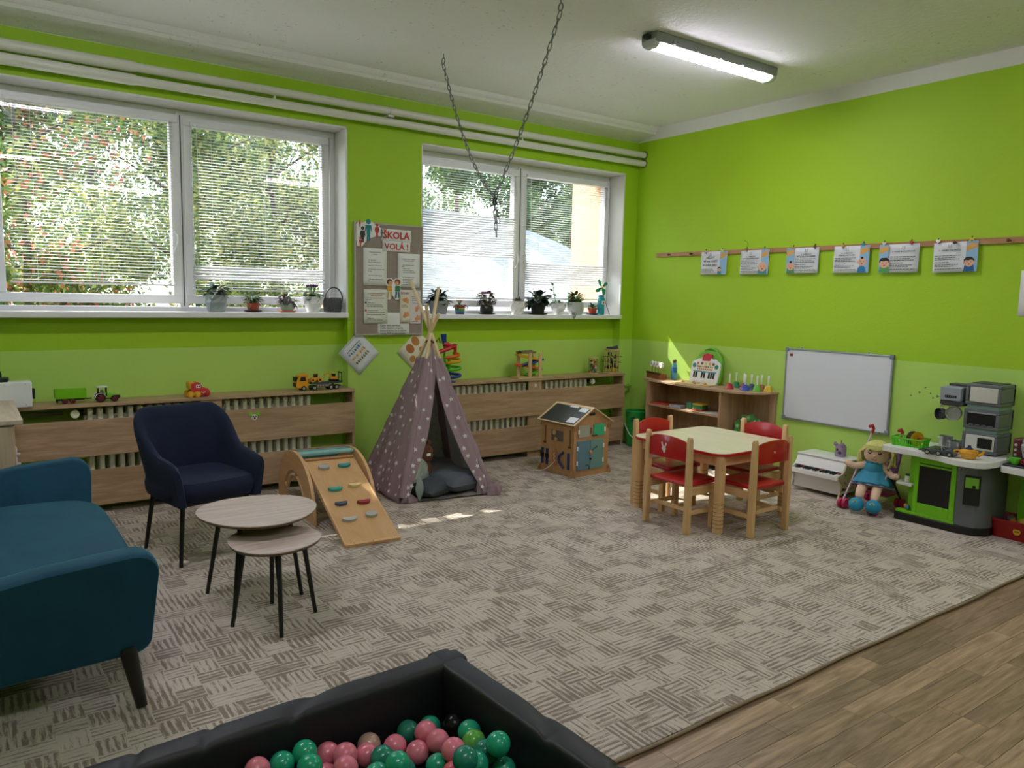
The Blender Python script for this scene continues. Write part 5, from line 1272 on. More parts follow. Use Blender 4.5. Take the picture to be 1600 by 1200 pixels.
for i, c in enumerate(('c2405a', '5a8fb0', '3f9a9a', 'c2506a', 'd8906a', '5a9ab0', '4a8fa0', 'c8707a')): MB().box(-W2+.03+i*.047, .062, .188, -W2+.062+i*.047, .0635, .204).build('note_label', mat(c, .6), t)
t = thing('lilac_money_box', 'small lilac animal-shaped pot standing on top of the toy piano', 'ornament', (5.60, 3.315, .297))
LIL = mat('9a86a0', .6)
MB().at().rings([[(x*k, y*k, z) for x, y in rrect(.075, .075, .025, 4)] for k, z in ((.9, 0), (1, .01), (1, .075), (.8, .095), (.1, .10))]).build('pot', LIL, t)
for s in (-1, 1): MB().ball((-.03, s*.03, .10), (.015, .015, .018), 8).build('ear', LIL, t)
MB().tube([(0, 0, .10), (.004, 0, .13)], .004, 6).build('stem', mat('5f6a3a', .6), t)
MB().ball((-.0385, .008, .058), (.004, .010, .010), 8).ball((-.0385, -.014, .035), (.004, .018, .012), 8).build('dark_marking', mat('4a3a45', .6), t)

# ---------------------------------------------------------------- doll's pushchair and rag doll
t = thing('doll_pushchair', 'pink doll pushchair with twin wheels beside the toy piano', 'pushchair', (5.43, 2.935, 0), -pi/2)
# local: front = -y ; width x
PK = mat('b9a2b0', .35, .3); PINK = mat('c24a86', .7); MAG = mat('c2265a', .4); 
FX = .115
for s in (-1, 1):
    MB().tube([(s*FX, -.20, .06), (s*FX, -.02, .30), (s*.11, .12, .53)], .0075, 8).build('long_tube', PK, t)
    MB().tube([(s*FX*1.05, .17, .06), (s*FX, -.04, .315)], .0075, 8).build('rear_tube', mat('6a4a5a', .4, .3), t)
    MB().tube([(s*.11, .12, .53), (s*.11, .14, .565), (s*.11, .12, .59), (s*.11, .085, .585)], .0125, 8).build('hook_handle', mat('b02a30', .5), t)
    for y in (-.20, .17):
        for d in (-.017, .017):
            MB().at(s*FX+d, y, .036, 0, pi/2).lathe([(.012, -.012), (.034, -.011), (.036, 0), (.034, .011), (.012, .012)], 18).build('wheel', MAG, t)
        MB().tube([(s*FX-.03, y, .036), (s*FX+.03, y, .036)], .005, 6).tube([(s*FX, y, .036), (s*FX, y, .065)], .009, 8).build('axle', mat('7a2a4a', .5), t)
MB().tube([(-FX, -.11, .18), (FX, -.11, .18)], .006, 6).tube([(-FX, .10, .13), (FX, .10, .13)], .006, 6).build('cross_bar', PK, t)
MB().grid(lambda u, v: ((u-.5)*.23, -.12+.20*v, .195-.05*sin(pi*u)*(1-v*.4)-.02*v+.0*u), 10, 8).build('seat_cloth', PINK, t, solid=.006)
MB().grid(lambda u, v: ((u-.5)*.22, .08+.09*v-.03*sin(pi*u)*0, .16+.29*v-.02*sin(pi*u)), 10, 8).build('back_cloth', mat('8a4f8f', .7), t, solid=.006)
MB().prism([(-.11, -.02), (.11, -.02), (.10, .16), (-.10, .16)], .10, .108).build('lower_basket', PINK, t)
t = thing('rag_doll', 'rag doll with yellow wool hair, blue dress and round blue shoes sitting in the pushchair', 'doll', (5.40, 2.925, .17), -pi/2+.30)
FLESH = mat('e3c0a6', .85, bump=.2, bscale=200, name='doll_cotton'); DR = mat('3a8fae', .85, bump=.4, bscale=60); DRL = mat('8f9fc8', .85, bump=.4, bscale=80); SH = mat('2a8fb4', .9, bump=.6, bscale=150); WOOL = mat('d2cf80', .95, bump=.9, bscale=90)
# body is one continuous skin (trunk, arms, legs, neck, head core)
def skin_body(name, verts, edges, radii, m, parent, root=0, sub=2):
    me = bpy.data.meshes.new(name); me.from_pydata(verts, edges, []); me.update()
    o = bpy.data.objects.new(name, me); COL.objects.link(o); o.parent = parent; me.materials.append(m)
    o.modifiers.new('skin', 'SKIN'); sv = me.skin_vertices[0].data
    for i, r_ in enumerate(radii): sv[i].radius = (r_, r_)
    sv[root].use_root = True
    q = o.modifiers.new('subdivision', 'SUBSURF'); q.levels = sub; q.render_levels = sub
    for md in o.modifiers:
        if md.type == 'SKIN': md.use_smooth_shade = True
    return o
V = [(0, .02, .03), (0, .025, .12), (0, .02, .165),
     (-.075, .0, .145), (-.125, -.035, .135), (-.165, -.045, .150), (-.195, -.04, .165),
     (.075, .0, .145), (.12, -.03, .10), (.155, -.06, .095), (.185, -.075, .12),
     (-.045, -.03, .02), (-.052, -.12, -.005), (-.055, -.175, -.075),
     (.045, -.03, .02), (.048, -.12, -.01), (.050, -.18, -.085)]
E_ = [(0, 1), (1, 2), (2, 3), (3, 4), (4, 5), (5, 6), (2, 7), (7, 8), (8, 9), (9, 10), (0, 11), (11, 12), (12, 13), (0, 14), (14, 15), (15, 16)]
skin_body('body', V, E_, [.058, .055, .038, .030, .026, .026, .024, .030, .026, .026, .024, .040, .036, .030, .040, .036, .030], FLESH, t)
hd = MB().ball((0, 0, 0), (.088, .080, .083), 24, .95).ball((0, -.079, -.012), (.011, .010, .009), 10).build('head', FLESH, t); hd.location = (.01, .005, .245)
for s in (-1, 1):
    MB().at(s*.033, -.074, .012).ball((0, 0, 0), (.013, .006, .012), 12).build('eye', mat('2a1d1a', .3), hd); MB().at(s*.033, -.077, .014).ball((0, -.002, .003), (.004, .003, .004), 8).build('eye_glint', M_PAPER, hd)
    MB().tube([(s*.033+.014*cos(a), -.072, .030+.006*sin(a)) for a in [pi*i/6 for i in range(7)]], .0018, 5).build('eyebrow', mat('8a5a3a', .7), hd)
MB().tube([(-.018, -.073, -.034), (-.008, -.0755, -.040), (.008, -.0755, -.040), (.018, -.073, -.034)], .0025, 5).build('mouth', mat('c2404a', .6), hd)
hr = MB()
def cap(u, v):
    a = 2*pi*u; ph = -.25+1.82*v; front = max(0, cos(a+pi/2))
    ph = max(ph, .62*front+(-.25)*(1-front)) if v < .9 else ph
    k = 1.10+.03*sin(a*24)+.02*sin(ph*11)
    return (.088*k*cos(a)*cos(ph), .080*k*sin(a)*cos(ph)+.006, .083*k*sin(ph)+.004)
hr.grid(cap, 72, 16).build('hair_cap', WOOL, hd)
fr = MB(); rr = random.Random(2)
for i in range(15):
    a = -pi/2+(i-7)*.12; fr.tube([(.05*cos(a), .05*sin(a), .082), (.088*cos(a), .084*sin(a), .062), (.093*cos(a), .088*sin(a), .032+rr.uniform(-.006, .006))], .008, 5)
fr.build('fringe', WOOL, hd)
for s in (-1, 1):
    bn = MB()
    for i in range(26):
        a, r_ = rr.uniform(0, 6.28), rr.uniform(.2, 1)
        x0, y0 = s*.086, .01; bn.tube([(x0, y0, .03+rr.uniform(-.02, .02)), (x0+s*(.022+.02*r_*abs(cos(a))), y0+.035*r_*sin(a), -.015+rr.uniform(-.02, .02)), (x0+s*(.016+.03*r_*cos(a)), y0+.04*r_*sin(a), -.075+rr.uniform(-.025, .025))], .008, 5)
    bn.build('bunch_of_hair', WOOL, hd)
def skirt(u, v):
    a = 2*pi*u; r_ = .062+.062*v**.8+.010*v*sin(9*a); return (r_*cos(a)*1.08, .012+r_*sin(a)*.85-.045*v, .13-.115*v+.03*v*max(0, -sin(a)))
MB().grid(skirt, 54, 10).build('dress_skirt', DR, t, solid=.004)
MB().grid(lambda u, v: (lambda a, r_: (r_*cos(a)*1.06, .012+r_*sin(a)*.85-.040*v, .085-.085*v+.03*v*max(0, -sin(a))))(2*pi*u, .085+.040*v+.010*v*sin(11*2*pi*u)), 54, 8).build('frilled_hem', DRL, t, solid=.003)
MB().lathe([(.066, .105), (.070, .13), (.066, .16), (.050, .178), (.040, .182)], 24).build('dress_top', DR, t)
MB().tube([((.052+.008*sin(10*a))*cos(a), .004+(.048+.008*sin(10*a))*sin(a), .178) for a in [2*pi*i/40 for i in range(40)]], .010, 6, closed=True).build('collar_frill', DR, t)
for s, x in ((-1, -.058), (1, .055)):
    f = MB().ball((x, -.215, -.105), (.052, .058, .050), 18).build('shoe', SH, t); MB().tube([(x-.018, -.262, -.078), (x, -.262, -.068), (x+.018, -.262, -.078), (x, -.262, -.088), (x-.018, -.262, -.078)], .003, 5).build('yellow_bow', mat('d8c83a', .7), f)

# ---------------------------------------------------------------- toy kitchen
t = thing('toy_kitchen', 'lime green and grey toy kitchen with white worktop against the right wall', 'toy kitchen', (0, 0, 0))
LIME = mat('74c016', .4, bump=.08, bscale=300, name='lime_plastic'); KGREY = mat('686b70', .45, .15, name='grey_plastic'); KDG = mat('3c3d42', .5); KW = mat('dfe0dc', .4); KBL = mat('131315', .35)
KX = 5.30
MB().prism([(KX-.01, 2.70), (KX-.01, 2.30), (KX+.02, 2.19), (KX+.10, 2.13), (5.66, 2.13), (5.66, 2.70)], 0, .052).build('black_plinth', KBL, t, bevel=.004)
MB().prism([(KX-.002, 2.695), (KX-.002, 2.305), (5.655, 2.305), (5.655, 2.60), (KX+.05, 2.60), (KX+.05, 2.695)], .052, .072).build('base_tray', LIME, t, bevel=.003)
frame_ = MB()
for (y0, y1, z0, z1) in ((2.585, 2.555, .072, .46), (2.345, 2.3115, .072, .46), (2.5549, 2.3451, .072, .145), (2.5549, 2.3451, .425, .46)): frame_.box(KX, min(y0, y1), z0, KX+.03, max(y0, y1), z1)
frame_.build('oven_frame', LIME, t, bevel=.003)
MB().box(KX+.006, 2.343, .142, KX+.028, 2.557, .428).build('oven_window', KBL, t, bevel=.003)
MB().box(KX-.002, 2.335, .405, KX+.012, 2.565, .418).build('oven_handle', LIME, t, bevel=.003)
MB().box(KX+.03, 2.31, .072, 5.65, 2.59, .46).build('oven_body', LIME, t)
MB().box(KX+.05, 2.59, .052, KX+.075, 2.64, .46).build('side_post', LIME, t, bevel=.003)
MB().box(5.60, 2.59, .052, 5.655, 2.70, .46).build('rear_panel', LIME, t)
MB().prism([(KX+.01, 2.71), (KX+.0, 2.60), (5.60, 2.59), (5.60, 2.70), (KX+.1, 2.73)], .245, .262).build('side_shelf', KW, t, bevel=.003)
cv = [(KX+.005, 2.312), (KX+.005, 2.24), (KX+.018, 2.19), (KX+.055, 2.155), (KX+.11, 2.135), (5.65, 2.135), (5.65, 2.312)]
MB().prism(cv, .052, .448).build('grey_column', KGREY, t, bevel=.004)
MB().prism([(KX+.012, 2.312), (KX+.012, 2.24), (KX+.025, 2.195), (KX+.06, 2.162), (KX+.11, 2.142), (5.65, 2.142), (5.65, 2.312)], .448, .475).build('column_neck', KBL, t)
for i in range(3): MB().at(KX+.003, 2.295-i*.022, .432, 0, -pi/2).lathe([(.007, -.002), (.006, .003), (.001, .004)], 10).build('column_button', mat('8a8d92', .4), t)
ds = MB(); ds.M = Matrix.Translation((KX+.0, 2.212, .30)) @ Matrix.Rotation(radians(20), 4, 'Z')
ds.box(-.006, -.05, -.095, .03, .045, .10); ds.build('dispenser_recess', KBL, t, bevel=.004)
ds = MB(); ds.M = Matrix.Translation((KX+.0, 2.212, .30)) @ Matrix.Rotation(radians(20), 4, 'Z')
ds.box(-.011, -.040, .02, .0, .038, .088).build('dispenser_panel', mat('7fbf3a', .4), t, bevel=.003)
ds = MB(); ds.M = Matrix.Translation((KX+.0, 2.212, .30)) @ Matrix.Rotation(radians(20), 4, 'Z'); ds.box(-.014, -.022, .022, -.010, -.004, .04).build('dispenser_spout', KBL, t)
WT = [(5.67, 2.80), (KX-.075, 2.80), (KX-.10, 2.78), (KX-.10, 2.55), (KX-.12, 2.40), (KX-.16, 2.32), (KX-.175, 2.24), (KX-.16, 2.15), (KX-.11, 2.105), (KX-.0, 2.085), (5.67, 2.085)]
WT = [(x+.03 if x < 5.6 else x, y) for x, y in WT]
MB().prism(WT, .475, .515).build('worktop', KW, t, bevel=.004)
MB().box(5.28, 2.375, .515, 5.52, 2.565, .522).build('hob', KBL, t, bevel=.004)
for x, y in ((5.34, 2.52), (5.34, 2.43), (5.45, 2.43)): MB().at(x, y, .522).lathe([(.036, 0), (.036, .003), (.028, .004), (.026, .003), (.001, .003)], 20).build('burner', mat('4a4b50', .4), t)
# tower of three compartments, hood and hanging pans
TX, TY0, TY1 = 5.47, 2.155, 2.375
def compartment(z0, z1, face):
    f = MB(); f.box(TX, TY0, z0, XR-.03, TY1, z0+.022).box(TX, TY0, z1-.022, XR-.03, TY1, z1).box(TX, TY0, z0+.022, XR-.03, TY0+.022, z1-.022).box(TX, TY1-.022, z0+.022, XR-.03, TY1, z1-.022).box(XR-.06, TY0, z0, XR-.03, TY1, z1)
    f.build('tower_compartment', KGREY, t, bevel=.005)
compartment(.845, .985, 0); compartment(.685, .815, 0); compartment(.525, .66, 0)
MB().box(TX+.04, TY0+.03, .515, XR-.04, TY1-.02, .99).build('tower_core', KDG, t)
for z0, z1 in ((.815, .845), (.66, .685)): MB().box(TX+.01, TY0+.012, z0, XR-.04, TY1-.012, z1).build('tower_joint', mat('7f9a94', .4), t, bevel=.003)
def bowed(y0, y1, z0, z1, d, m, name):
    MB().rings([[(TX-.003-d*(1-((2*v)-1)**2), y0+(y1-y0)*v, z) for v in [i/8 for i in range(9)]]+[(TX+.02, y1, z), (TX+.02, y0, z)] for z in (z0, z1)], sm=False).build(name, m, t, bevel=.002)
bowed(TY0+.020, TY1-.030, .868, .965, .014, mat('c9c8bf', .35), 'cupboard_door')
bowed(TY0+.018, TY1-.026, .548, .645, .010, mat('cfcec6', .35), 'microwave_door')
MB().box(TX-.016, TY0+.026, .562, TX-.008, TY0+.115, .632).build('microwave_window', KBL, t, bevel=.003)
MB().box(TX+.012, TY0+.02, .70, TX+.03, TY1-.02, .79).build('dark_niche', KBL, t)
MB().box(TX-.004, TY0+.02, .79, TX+.012, TY1-.03, .80).build('rack_bar', mat('8f9498', .4), t)
for k in range(4): MB().ball((TX+.0, TY0+.05+.04*k, .712), (.012, .016, .006), 10).build('small_dish', mat('5a5c60', .4), t)
HX = TX-.02
MB().box(HX, 2.395, .855, HX+.11, 2.53, .95).build('hood_front', mat('9ba1ad', .4, .2), t, bevel=.006)
MB().box(HX+.01, 2.38, .825, HX+.16, 2.53, .855).box(HX+.11, 2.375, .85, XR-.06, 2.525, .965).build('hood_back', KDG, t, bevel=.004)
MB().box(HX-.002, 2.42, .876, HX+.002, 2.495, .893).build('hood_plate', KBL, t)
for k in range(5): MB().at(HX-.003, 2.433+.013*k, .8845, 0, -pi/2).lathe([(.0035, 0), (.003, .002), (.001, .002)], 8).build('hood_button', mat('8f9498', .4), t)
MB().tube([(HX+.03, 2.52, .822), (HX+.03, 2.40, .822)], .004, 6).build('hanging_rail', M_STEEL, t)
def pan(lab, y, z, r_, d, c, turn, hy):
    q = thing('toy_pan', lab, 'pan', (HX+.03, y, z), turn)
    m = MB(); m.at(0, 0, 0, 0, -pi/2); m.lathe([(.001, -.004), (r_*.93, -.004), (r_, .002), (r_, d), (r_*.95, d), (r_*.93, .004), (.001, .004)], 24); m.build('pan_bowl', M_STEEL if c else mat('6a6b70', .35, .7), q)
    MB().tube([(-d*.6, 0, r_), (-d*.6, -.006, r_+.03), (-.005, hy, .820-z)], .0035, 6).tube([(-.004, hy+.012*cos(a), .818-z-.006+.012*sin(a)) for a in [2*pi*i/12 for i in range(13)]], .0025, 5).build('pan_handle', M_STEEL, q)
pan('small steel toy pan with its bright inside facing out, hanging under the hood', 2.438, .772, .050, .028, 1, .1, .005)
pan('small dark toy pan hanging left of the bright one under the hood', 2.515, .757, .040, .034, 0, -.5, .0)
q = thing('toy_ladle', 'small steel ladle hanging between the two toy pans', 'ladle', (HX+.04, 2.482, .74)); MB().ball((0, 0, 0), (.014, .02, .02), 12).build('ladle_bowl', M_STEEL, q); MB().tube([(0, 0, .018), (0, 0, .08)], .003, 6).build('ladle_handle', M_STEEL, q)
# second worktop running on to the right
t = thing('toy_counter', 'white extension worktop of the toy kitchen at the right picture edge', 'counter', (0, 0, 0))
MB().prism([(5.68, 2.070), (5.34, 2.070), (5.315, 2.05), (5.30, 1.9), (5.29, 1.6), (5.29, 1.45), (5.68, 1.45)], .455, .492).build('worktop', KW, t, bevel=.004)
MB().box(5.64, 1.5, .0, 5.68, 2.06, .455).build('back_panel', LIME, t)
MB().tube([(5.60, 2.04, .452), (5.59, 2.03, .40), (5.60, 1.99, .36), (5.62, 1.96, .35)], .012, 8).build('curved_brace', LIME, t)
MB().box(5.33, 1.46, 0, 5.64, 1.50, .455).build('end_panel', LIME, t)
ZK = .515
t = thing('dish_basket', 'lime green plastic dish rack on the left end of the toy worktop', 'dish rack', (5.385, 2.672, ZK), radians(6))
DG = mat('58c41c', .4); bw, bl = .13, .20
MB().box(-bw/2, -bl/2, .0, bw/2, bl/2, .005).build('rack_floor', DG, t)
MB().tube([(bw/2*1.12*sx, bl/2*1.06*sy, .056) for sx, sy in ((-1, -1), (1, -1), (1, 1), (-1, 1))], .005, 6, closed=True).build('rack_rim', DG, t)
bar = None
for i in range(14):
    y = -bl/2+.008+i*(bl-.016)/13
    for s in (-1, 1): MB().tube([(s*bw/2, y, .004), (s*bw/2*1.12, y*1.06, .056)], .0032, 4).build('rack_bar', DG, t)
for i in range(7):
    x = -bw/2+.014+i*(bw-.028)/6
    for s in (-1, 1): MB().tube([(x, s*bl/2, .004), (x*1.12, s*bl/2*1.06, .056)], .0032, 4).build('rack_bar', DG, t)
for lab, y, c, tl in (('yellow toy plate standing in the lime dish rack', -.012, 'd8a81e', 0), ('dark toy plate behind the yellow one in the dish rack', .022, '6a5a50', 0.05)):
    q = thing('toy_plate', lab, 'plate', (5.405, 2.655+y, ZK+.0535)); q.rotation_euler = (radians(90), 0, radians(-28))
    MB().lathe([(.001, 0), (.028, 0), (.032, .003), (.050, .010), (.050, .013), (.032, .006), (.001, .004)], 26).build('plate_dish', mat(c, .35), q)
    MB().lathe([(.020, .0042), (.020, .0062), (.017, .0062)], 20, cap=False).build('plate_ring', mat('b07f12' if c[0] == 'd' else '4a3f38', .4), q)
t = thing('toy_cutlery', 'red toy cutlery lying across the lime dish rack', 'cutlery', (5.37, 2.60, ZK+.045), .4)
for k, dy in enumerate((-.018, .0, .018)): MB().tube([(-.05, dy, .008), (.03, dy*.8, .014)], .004, 6).ball((.045, dy*.8, .016), (.016, .009, .003), 10).build('spoon', mat(('b02a20', 'c23a1e', '9a2030')[k], .4), t)
for lab, x, y, r_, h_ in (('tall steel toy pot at the back of the toy worktop', 5.585, 2.525, .042, .075), ('wider steel toy pot beside the tall one on the toy worktop', 5.535, 2.43, .050, .052)):
    q = thing('toy_pot', lab, 'pot', (x, y, ZK+.0072 if x < 5.55 else ZK)); MB().lathe([(r_*.96, 0), (r_, .004), (r_, h_), (r_*1.04, h_+.002), (r_*.95, h_), (r_*.93, .006), (.001, .005)], 24).build('pot_body', M_STEEL, q)
    for s in (-1, 1): MB().tube([(0, s*r_, h_*.75), (0, s*(r_+.016), h_*.78), (.012, s*(r_+.016), h_*.78), (.014, s*r_, h_*.75)], .003, 6).build('pot_handle', M_STEEL, q)
t = thing('toy_teapot', 'yellow toy teapot with dark lid on the toy worktop', 'teapot', (5.27, 2.235, ZK), radians(-68))
YL = mat('dc9c1c', .35, coat=.2)
MB().rings([[(r_*cos(2*pi*k/10), r_*sin(2*pi*k/10), z) for k in range(10)] for r_, z in ((.030, 0), (.040, .004), (.053, .03), (.056, .042), (.050, .056), (.030, .062), (.018, .064))], sm=False).build('pot_body', YL, t, bevel=.002)
MB().lathe([(.024, .062), (.024, .069), (.014, .074), (.010, .078), (.011, .086), (.001, .089)], 16).build('lid', mat('2c3a5a', .4), t)
MB().tube([(.048, 0, .025), (.07, 0, .035), (.085, 0, .058)], [.013, .010, .007], 8).build('spout', YL, t)
MB().tube([(-.052+.0, 0, .045)]+[(-.062-.022*sin(pi*u), 0, .052-.032*u) for u in [i/8 for i in range(9)]]+[(-.05, 0, .02)], .007, 8).build('handle', YL, t)
t = thing('toy_convertible', 'dark grey open toy car with silver wheels on the front edge of the toy worktop', 'toy car', (5.225, 2.395, ZK), radians(-80))
CG = mat('3c434b', .35)
MB().rings([[(x, y*k, z) for y, z in ((-.03, .012), (.03, .012), (.032, .024), (.026, zt), (-.026, zt), (-.032, .024))] for x, k, zt in ((-.105, .6, .024), (-.098, .95, .032), (-.05, 1, .040), (-.03, 1, .036), (.03, 1, .036), (.045, 1, .040), (.09, .95, .034), (.106, .6, .022))]).build('car_body', CG, t)
MB().tube([(.02, -.024, .036), (.012, -.020, .056), (.012, .020, .056), (.02, .024, .036)], .003, 6).build('windscreen', M_STEEL, t)
MB().box(-.035, -.02, .030, .03, .02, .0385).build('cabin', M_BLACK, t, bevel=.003)
for x in (-.066, .0, .066):
    for s in (-1, 1): 
        MB().at(x, s*.030, .0165, pi/2).lathe([(.008, -.007), (.0165, -.006), (.0165, .006), (.008, .007)], 16).build('wheel', M_BLACK, t); MB().at(x, s*.0375, .0165, -s*pi/2*-1 if s > 0 else pi/2).lathe([(.010, -.001), (.009, .001), (.001, .002)], 12).build('hubcap', M_STEEL, t)
# items on the side shelf and base tray
t = thing('toy_jar', 'small white toy jar with dark lid on the kitchen side shelf', 'jar', (5.355, 2.655, .262)); MB().lathe([(.016, 0), (.018, .003), (.018, .04), (.013, .045)], 14).build('jar_body', M_PAPER, t); MB().lathe([(.0155, .045), (.0155, .058), (.001, .059)], 14).build('jar_lid', mat('28324a', .4), t)
t = thing('toy_sauce_bottle', 'orange toy sauce bottle beside the white jar on the side shelf', 'bottle', (5.40, 2.625, .262)); MB().lathe([(.016, 0), (.019, .004), (.018, .045), (.010, .06), (.004, .08), (.001, .082)], 14).build('bottle_body', mat('d8641e', .4), t); MB().lathe([(.0195, .012), (.0193, .035)], 14, cap=False).build('label', mat('e0b040', .5), t)
for lab, x, y, c in (('small orange toy vegetable on the green base tray of the kitchen', 5.36, 2.655, 'd8934a'), ('small dark green toy vegetable on the green base tray of the kitchen', 5.375, 2.622, '3f6a5a'), ('small blue toy vegetable at the back of the green base tray', 5.325, 2.625, '4a7a9a')):
    q = thing('toy_vegetable', lab, 'toy food', (x, y, .072)); MB().ball((0, 0, .018), (.017, .015, .018), 12).build('vegetable_body', mat(c, .5), q); MB().tube([(0, 0, .034), (.003, .002, .043)], .003, 5).build('stem', mat('4a6a2a', .6), q)
# coffee machine, cups on the second counter
ZC2 = .492
t = thing('toy_coffee_machine', 'dark red toy coffee machine with grey jug on the right worktop', 'toy machine', (5.47, 1.985, ZC2))
WINE = mat('5a1a24', .4)
MB().box(-.11, -.15, 0, .12, .085, .014).build('machine_base', KBL, t, bevel=.005)
MB().box(.02, -.15, .014, .12, .085, .165).build('machine_body', WINE, t, bevel=.008)
MB().box(.01, -.10, .10, .10, .03, .172).build('machine_top', mat('8d9095', .4), t, bevel=.008)
for k in range(3): MB().at(.019, .065, .06+.032*k, 0, -pi/2).lathe([(.009, -.002), (.009, .004), (.001, .006)], 12).build('machine_knob', M_STEEL, t)
MB().at(-.035, -.035, 0).lathe([(.030, .060), (.034, .062), (.048, .135), (.050, .140), (.045, .140), (.001, .135)], 20).build('filter_jug', mat('a3a6ab', .4), t)
MB().box(-.083, -.052, .098, -.079, -.018, .106).build('jug_mark', KDG, t)
MB().tube([(-.035, -.035, .060), (-.035, -.035, .040)], .006, 8).build('spout', mat('b9bcc0', .4), t)
for lab, x, y, c, hs in (('lime green toy cup in front of the coffee machine', 5.395, 2.012, '58b81e', 1), ('red toy cup in front of the coffee machine at the picture edge', 5.385, 1.93, 'b01c1c', 1)):
    q = thing('toy_cup', lab, 'cup', (x, y, ZC2+.014)); MB().lathe([(.018, 0), (.021, .003), (.031, .03), (.034, .042), (.031, .042), (.027, .028), (.001, .006)], 20).build('cup_body', mat(c, .35), q)
    MB().tube([(0, .030, .036), (-.002, .046, .034), (-.002, .048, .020), (0, .028, .014)], .004, 6).build('cup_handle', mat(c, .35), q)
# red basket below
t = thing('toy_basket', 'red plastic basket of toys on the floor under the right worktop', 'basket', (5.56, 2.005, 0))
RB = mat('9a1416', .4)
def bask(k, z, w=.115, l=.155): return [(x*k, y*k, z) for x, y in rrect(2*w, 2*l, .04, 5)]
MB().rings([bask(.86, 0), bask(.88, .01), bask(.97, .10), bask(.985, .11), bask(1.06, .112), bask(1.06, .126), bask(.97, .126), bask(.93, .10), bask(.84, .012), bask(.1, .010)], cap=True).build('basket_shell', RB, t)
hl = MB(); rr = random.Random(3)
for _ in range(14):
    y, z = rr.uniform(-.11, .11), rr.uniform(.03, .09); hl.cbox((-.113*(.88+.09*z/.1)+.004, y, z), (.006, .012, .010))
hl.build('basket_slots', mat('d88a80', .6), t, kind='stuff')
MB().at(-.107, -.02, .062, 0, -pi/2+.1).lathe([(.022, 0), (.022, .003), (.001, .004)], 16).build('yellow_badge', mat('d8b02a', .4), t); MB().box(-.1125, -.034, .0585, -.1105, -.006, .0655).build('badge_mark', mat('7a4a1a', .6), t)
for lab, dx, dy, r_, c in (('yellow toy ball on the heap in the red basket', -.02, -.02, .035, 'd8b44a'), ('grey toy piece at the left of the red basket', .02, .07, .03, '6a6660'), ('dark toy piece at the right of the red basket', .0, -.095, .034, '22262a'), ('orange toy piece in front in the red basket', -.045, .03, .026, 'b8742e')):
    q = thing('basket_toy', lab, 'toy', (5.56+dx, 2.005+dy, .105)); MB().ball((0, 0, .005), (r_, r_*.9, r_*.8), 12).build('toy_body', mat(c, .5), q)
    MB().box(-.03, -.005, -.09, .03, .005, -.02).build('toy_foot', mat(c, .5), q)
# ---------------------------------------------------------------- ball pit
PVCB = NB('black_vinyl'); PVCB.p.inputs['Base Color'].default_value = (*lin('15161a'), 1); PVCB.rough(.5); PVCB.bump(PVCB.noise(PVCB.obj(), 90, 2), .12, .002); PVCB = PVCB.m
PR = radians(2.6)
t = thing('ball_pit', 'black padded square ball pit in the foreground', 'ball pit', (1.317, 2.154, 0), PR)
# local: corner at origin, extends to -x and -y
SX, SY, HH, TW = 1.30, 1.10, .30, .105
def wall(ax, length, name):
    def fn(u, v):
        a = 2*pi*v
        ex = .30
        cx = math.copysign(abs(cos(a))**ex, cos(a)); cz = math.copysign(abs(sin(a))**ex, sin(a))
        s = u*length
        wr = .0055*max(0, cz)*(max(0, sin(s*19+cos(s*5)*3+cx*.9))**14)*1.0+.002*noise.noise(Vector((s*9, cx*2, cz*2)))
        rr_ = TW/2-.002
        p = (cx*rr_, HH/2+cz*(HH/2)-wr*1.6*(1 if cz > 0 else 0))
        return (-s, -TW/2+p[0], p[1]) if ax == 'x' else (-TW/2+p[0], -s, p[1])
    m = MB(); m.grid(fn, 200, 40)
    return m.build(name, PVCB, t, angle=60)
wall('x', SX, 'padded_wall'); wall('y', SY, 'padded_wall')
MB().box(-SX, -SY, 0, -SX+TW, -TW, HH).build('padded_wall', PVCB, t, bevel=.02, seg=3); MB().box(-SX+TW, -SY, 0, -TW, -SY+TW, HH).build('padded_wall', PVCB, t, bevel=.02, seg=3)
MB().box(-SX+TW-.01, -SY+TW-.01, .0, -TW+.01, -TW+.01, .11).build('padded_floor', PVCB, t, bevel=.01)
TEALB, PINKB, BEIGE, BLKB, LIMEB, REDB, SHADE_TEAL = [mat(c, .2, name='ball_plastic', spec=.5) for c in ('23a07a', 'd67888', 'b9988c', '1f2022', '5faa4a', 'd85560', '25806a')]  # last tone is teal with shade painted in, for balls sunk in the heap
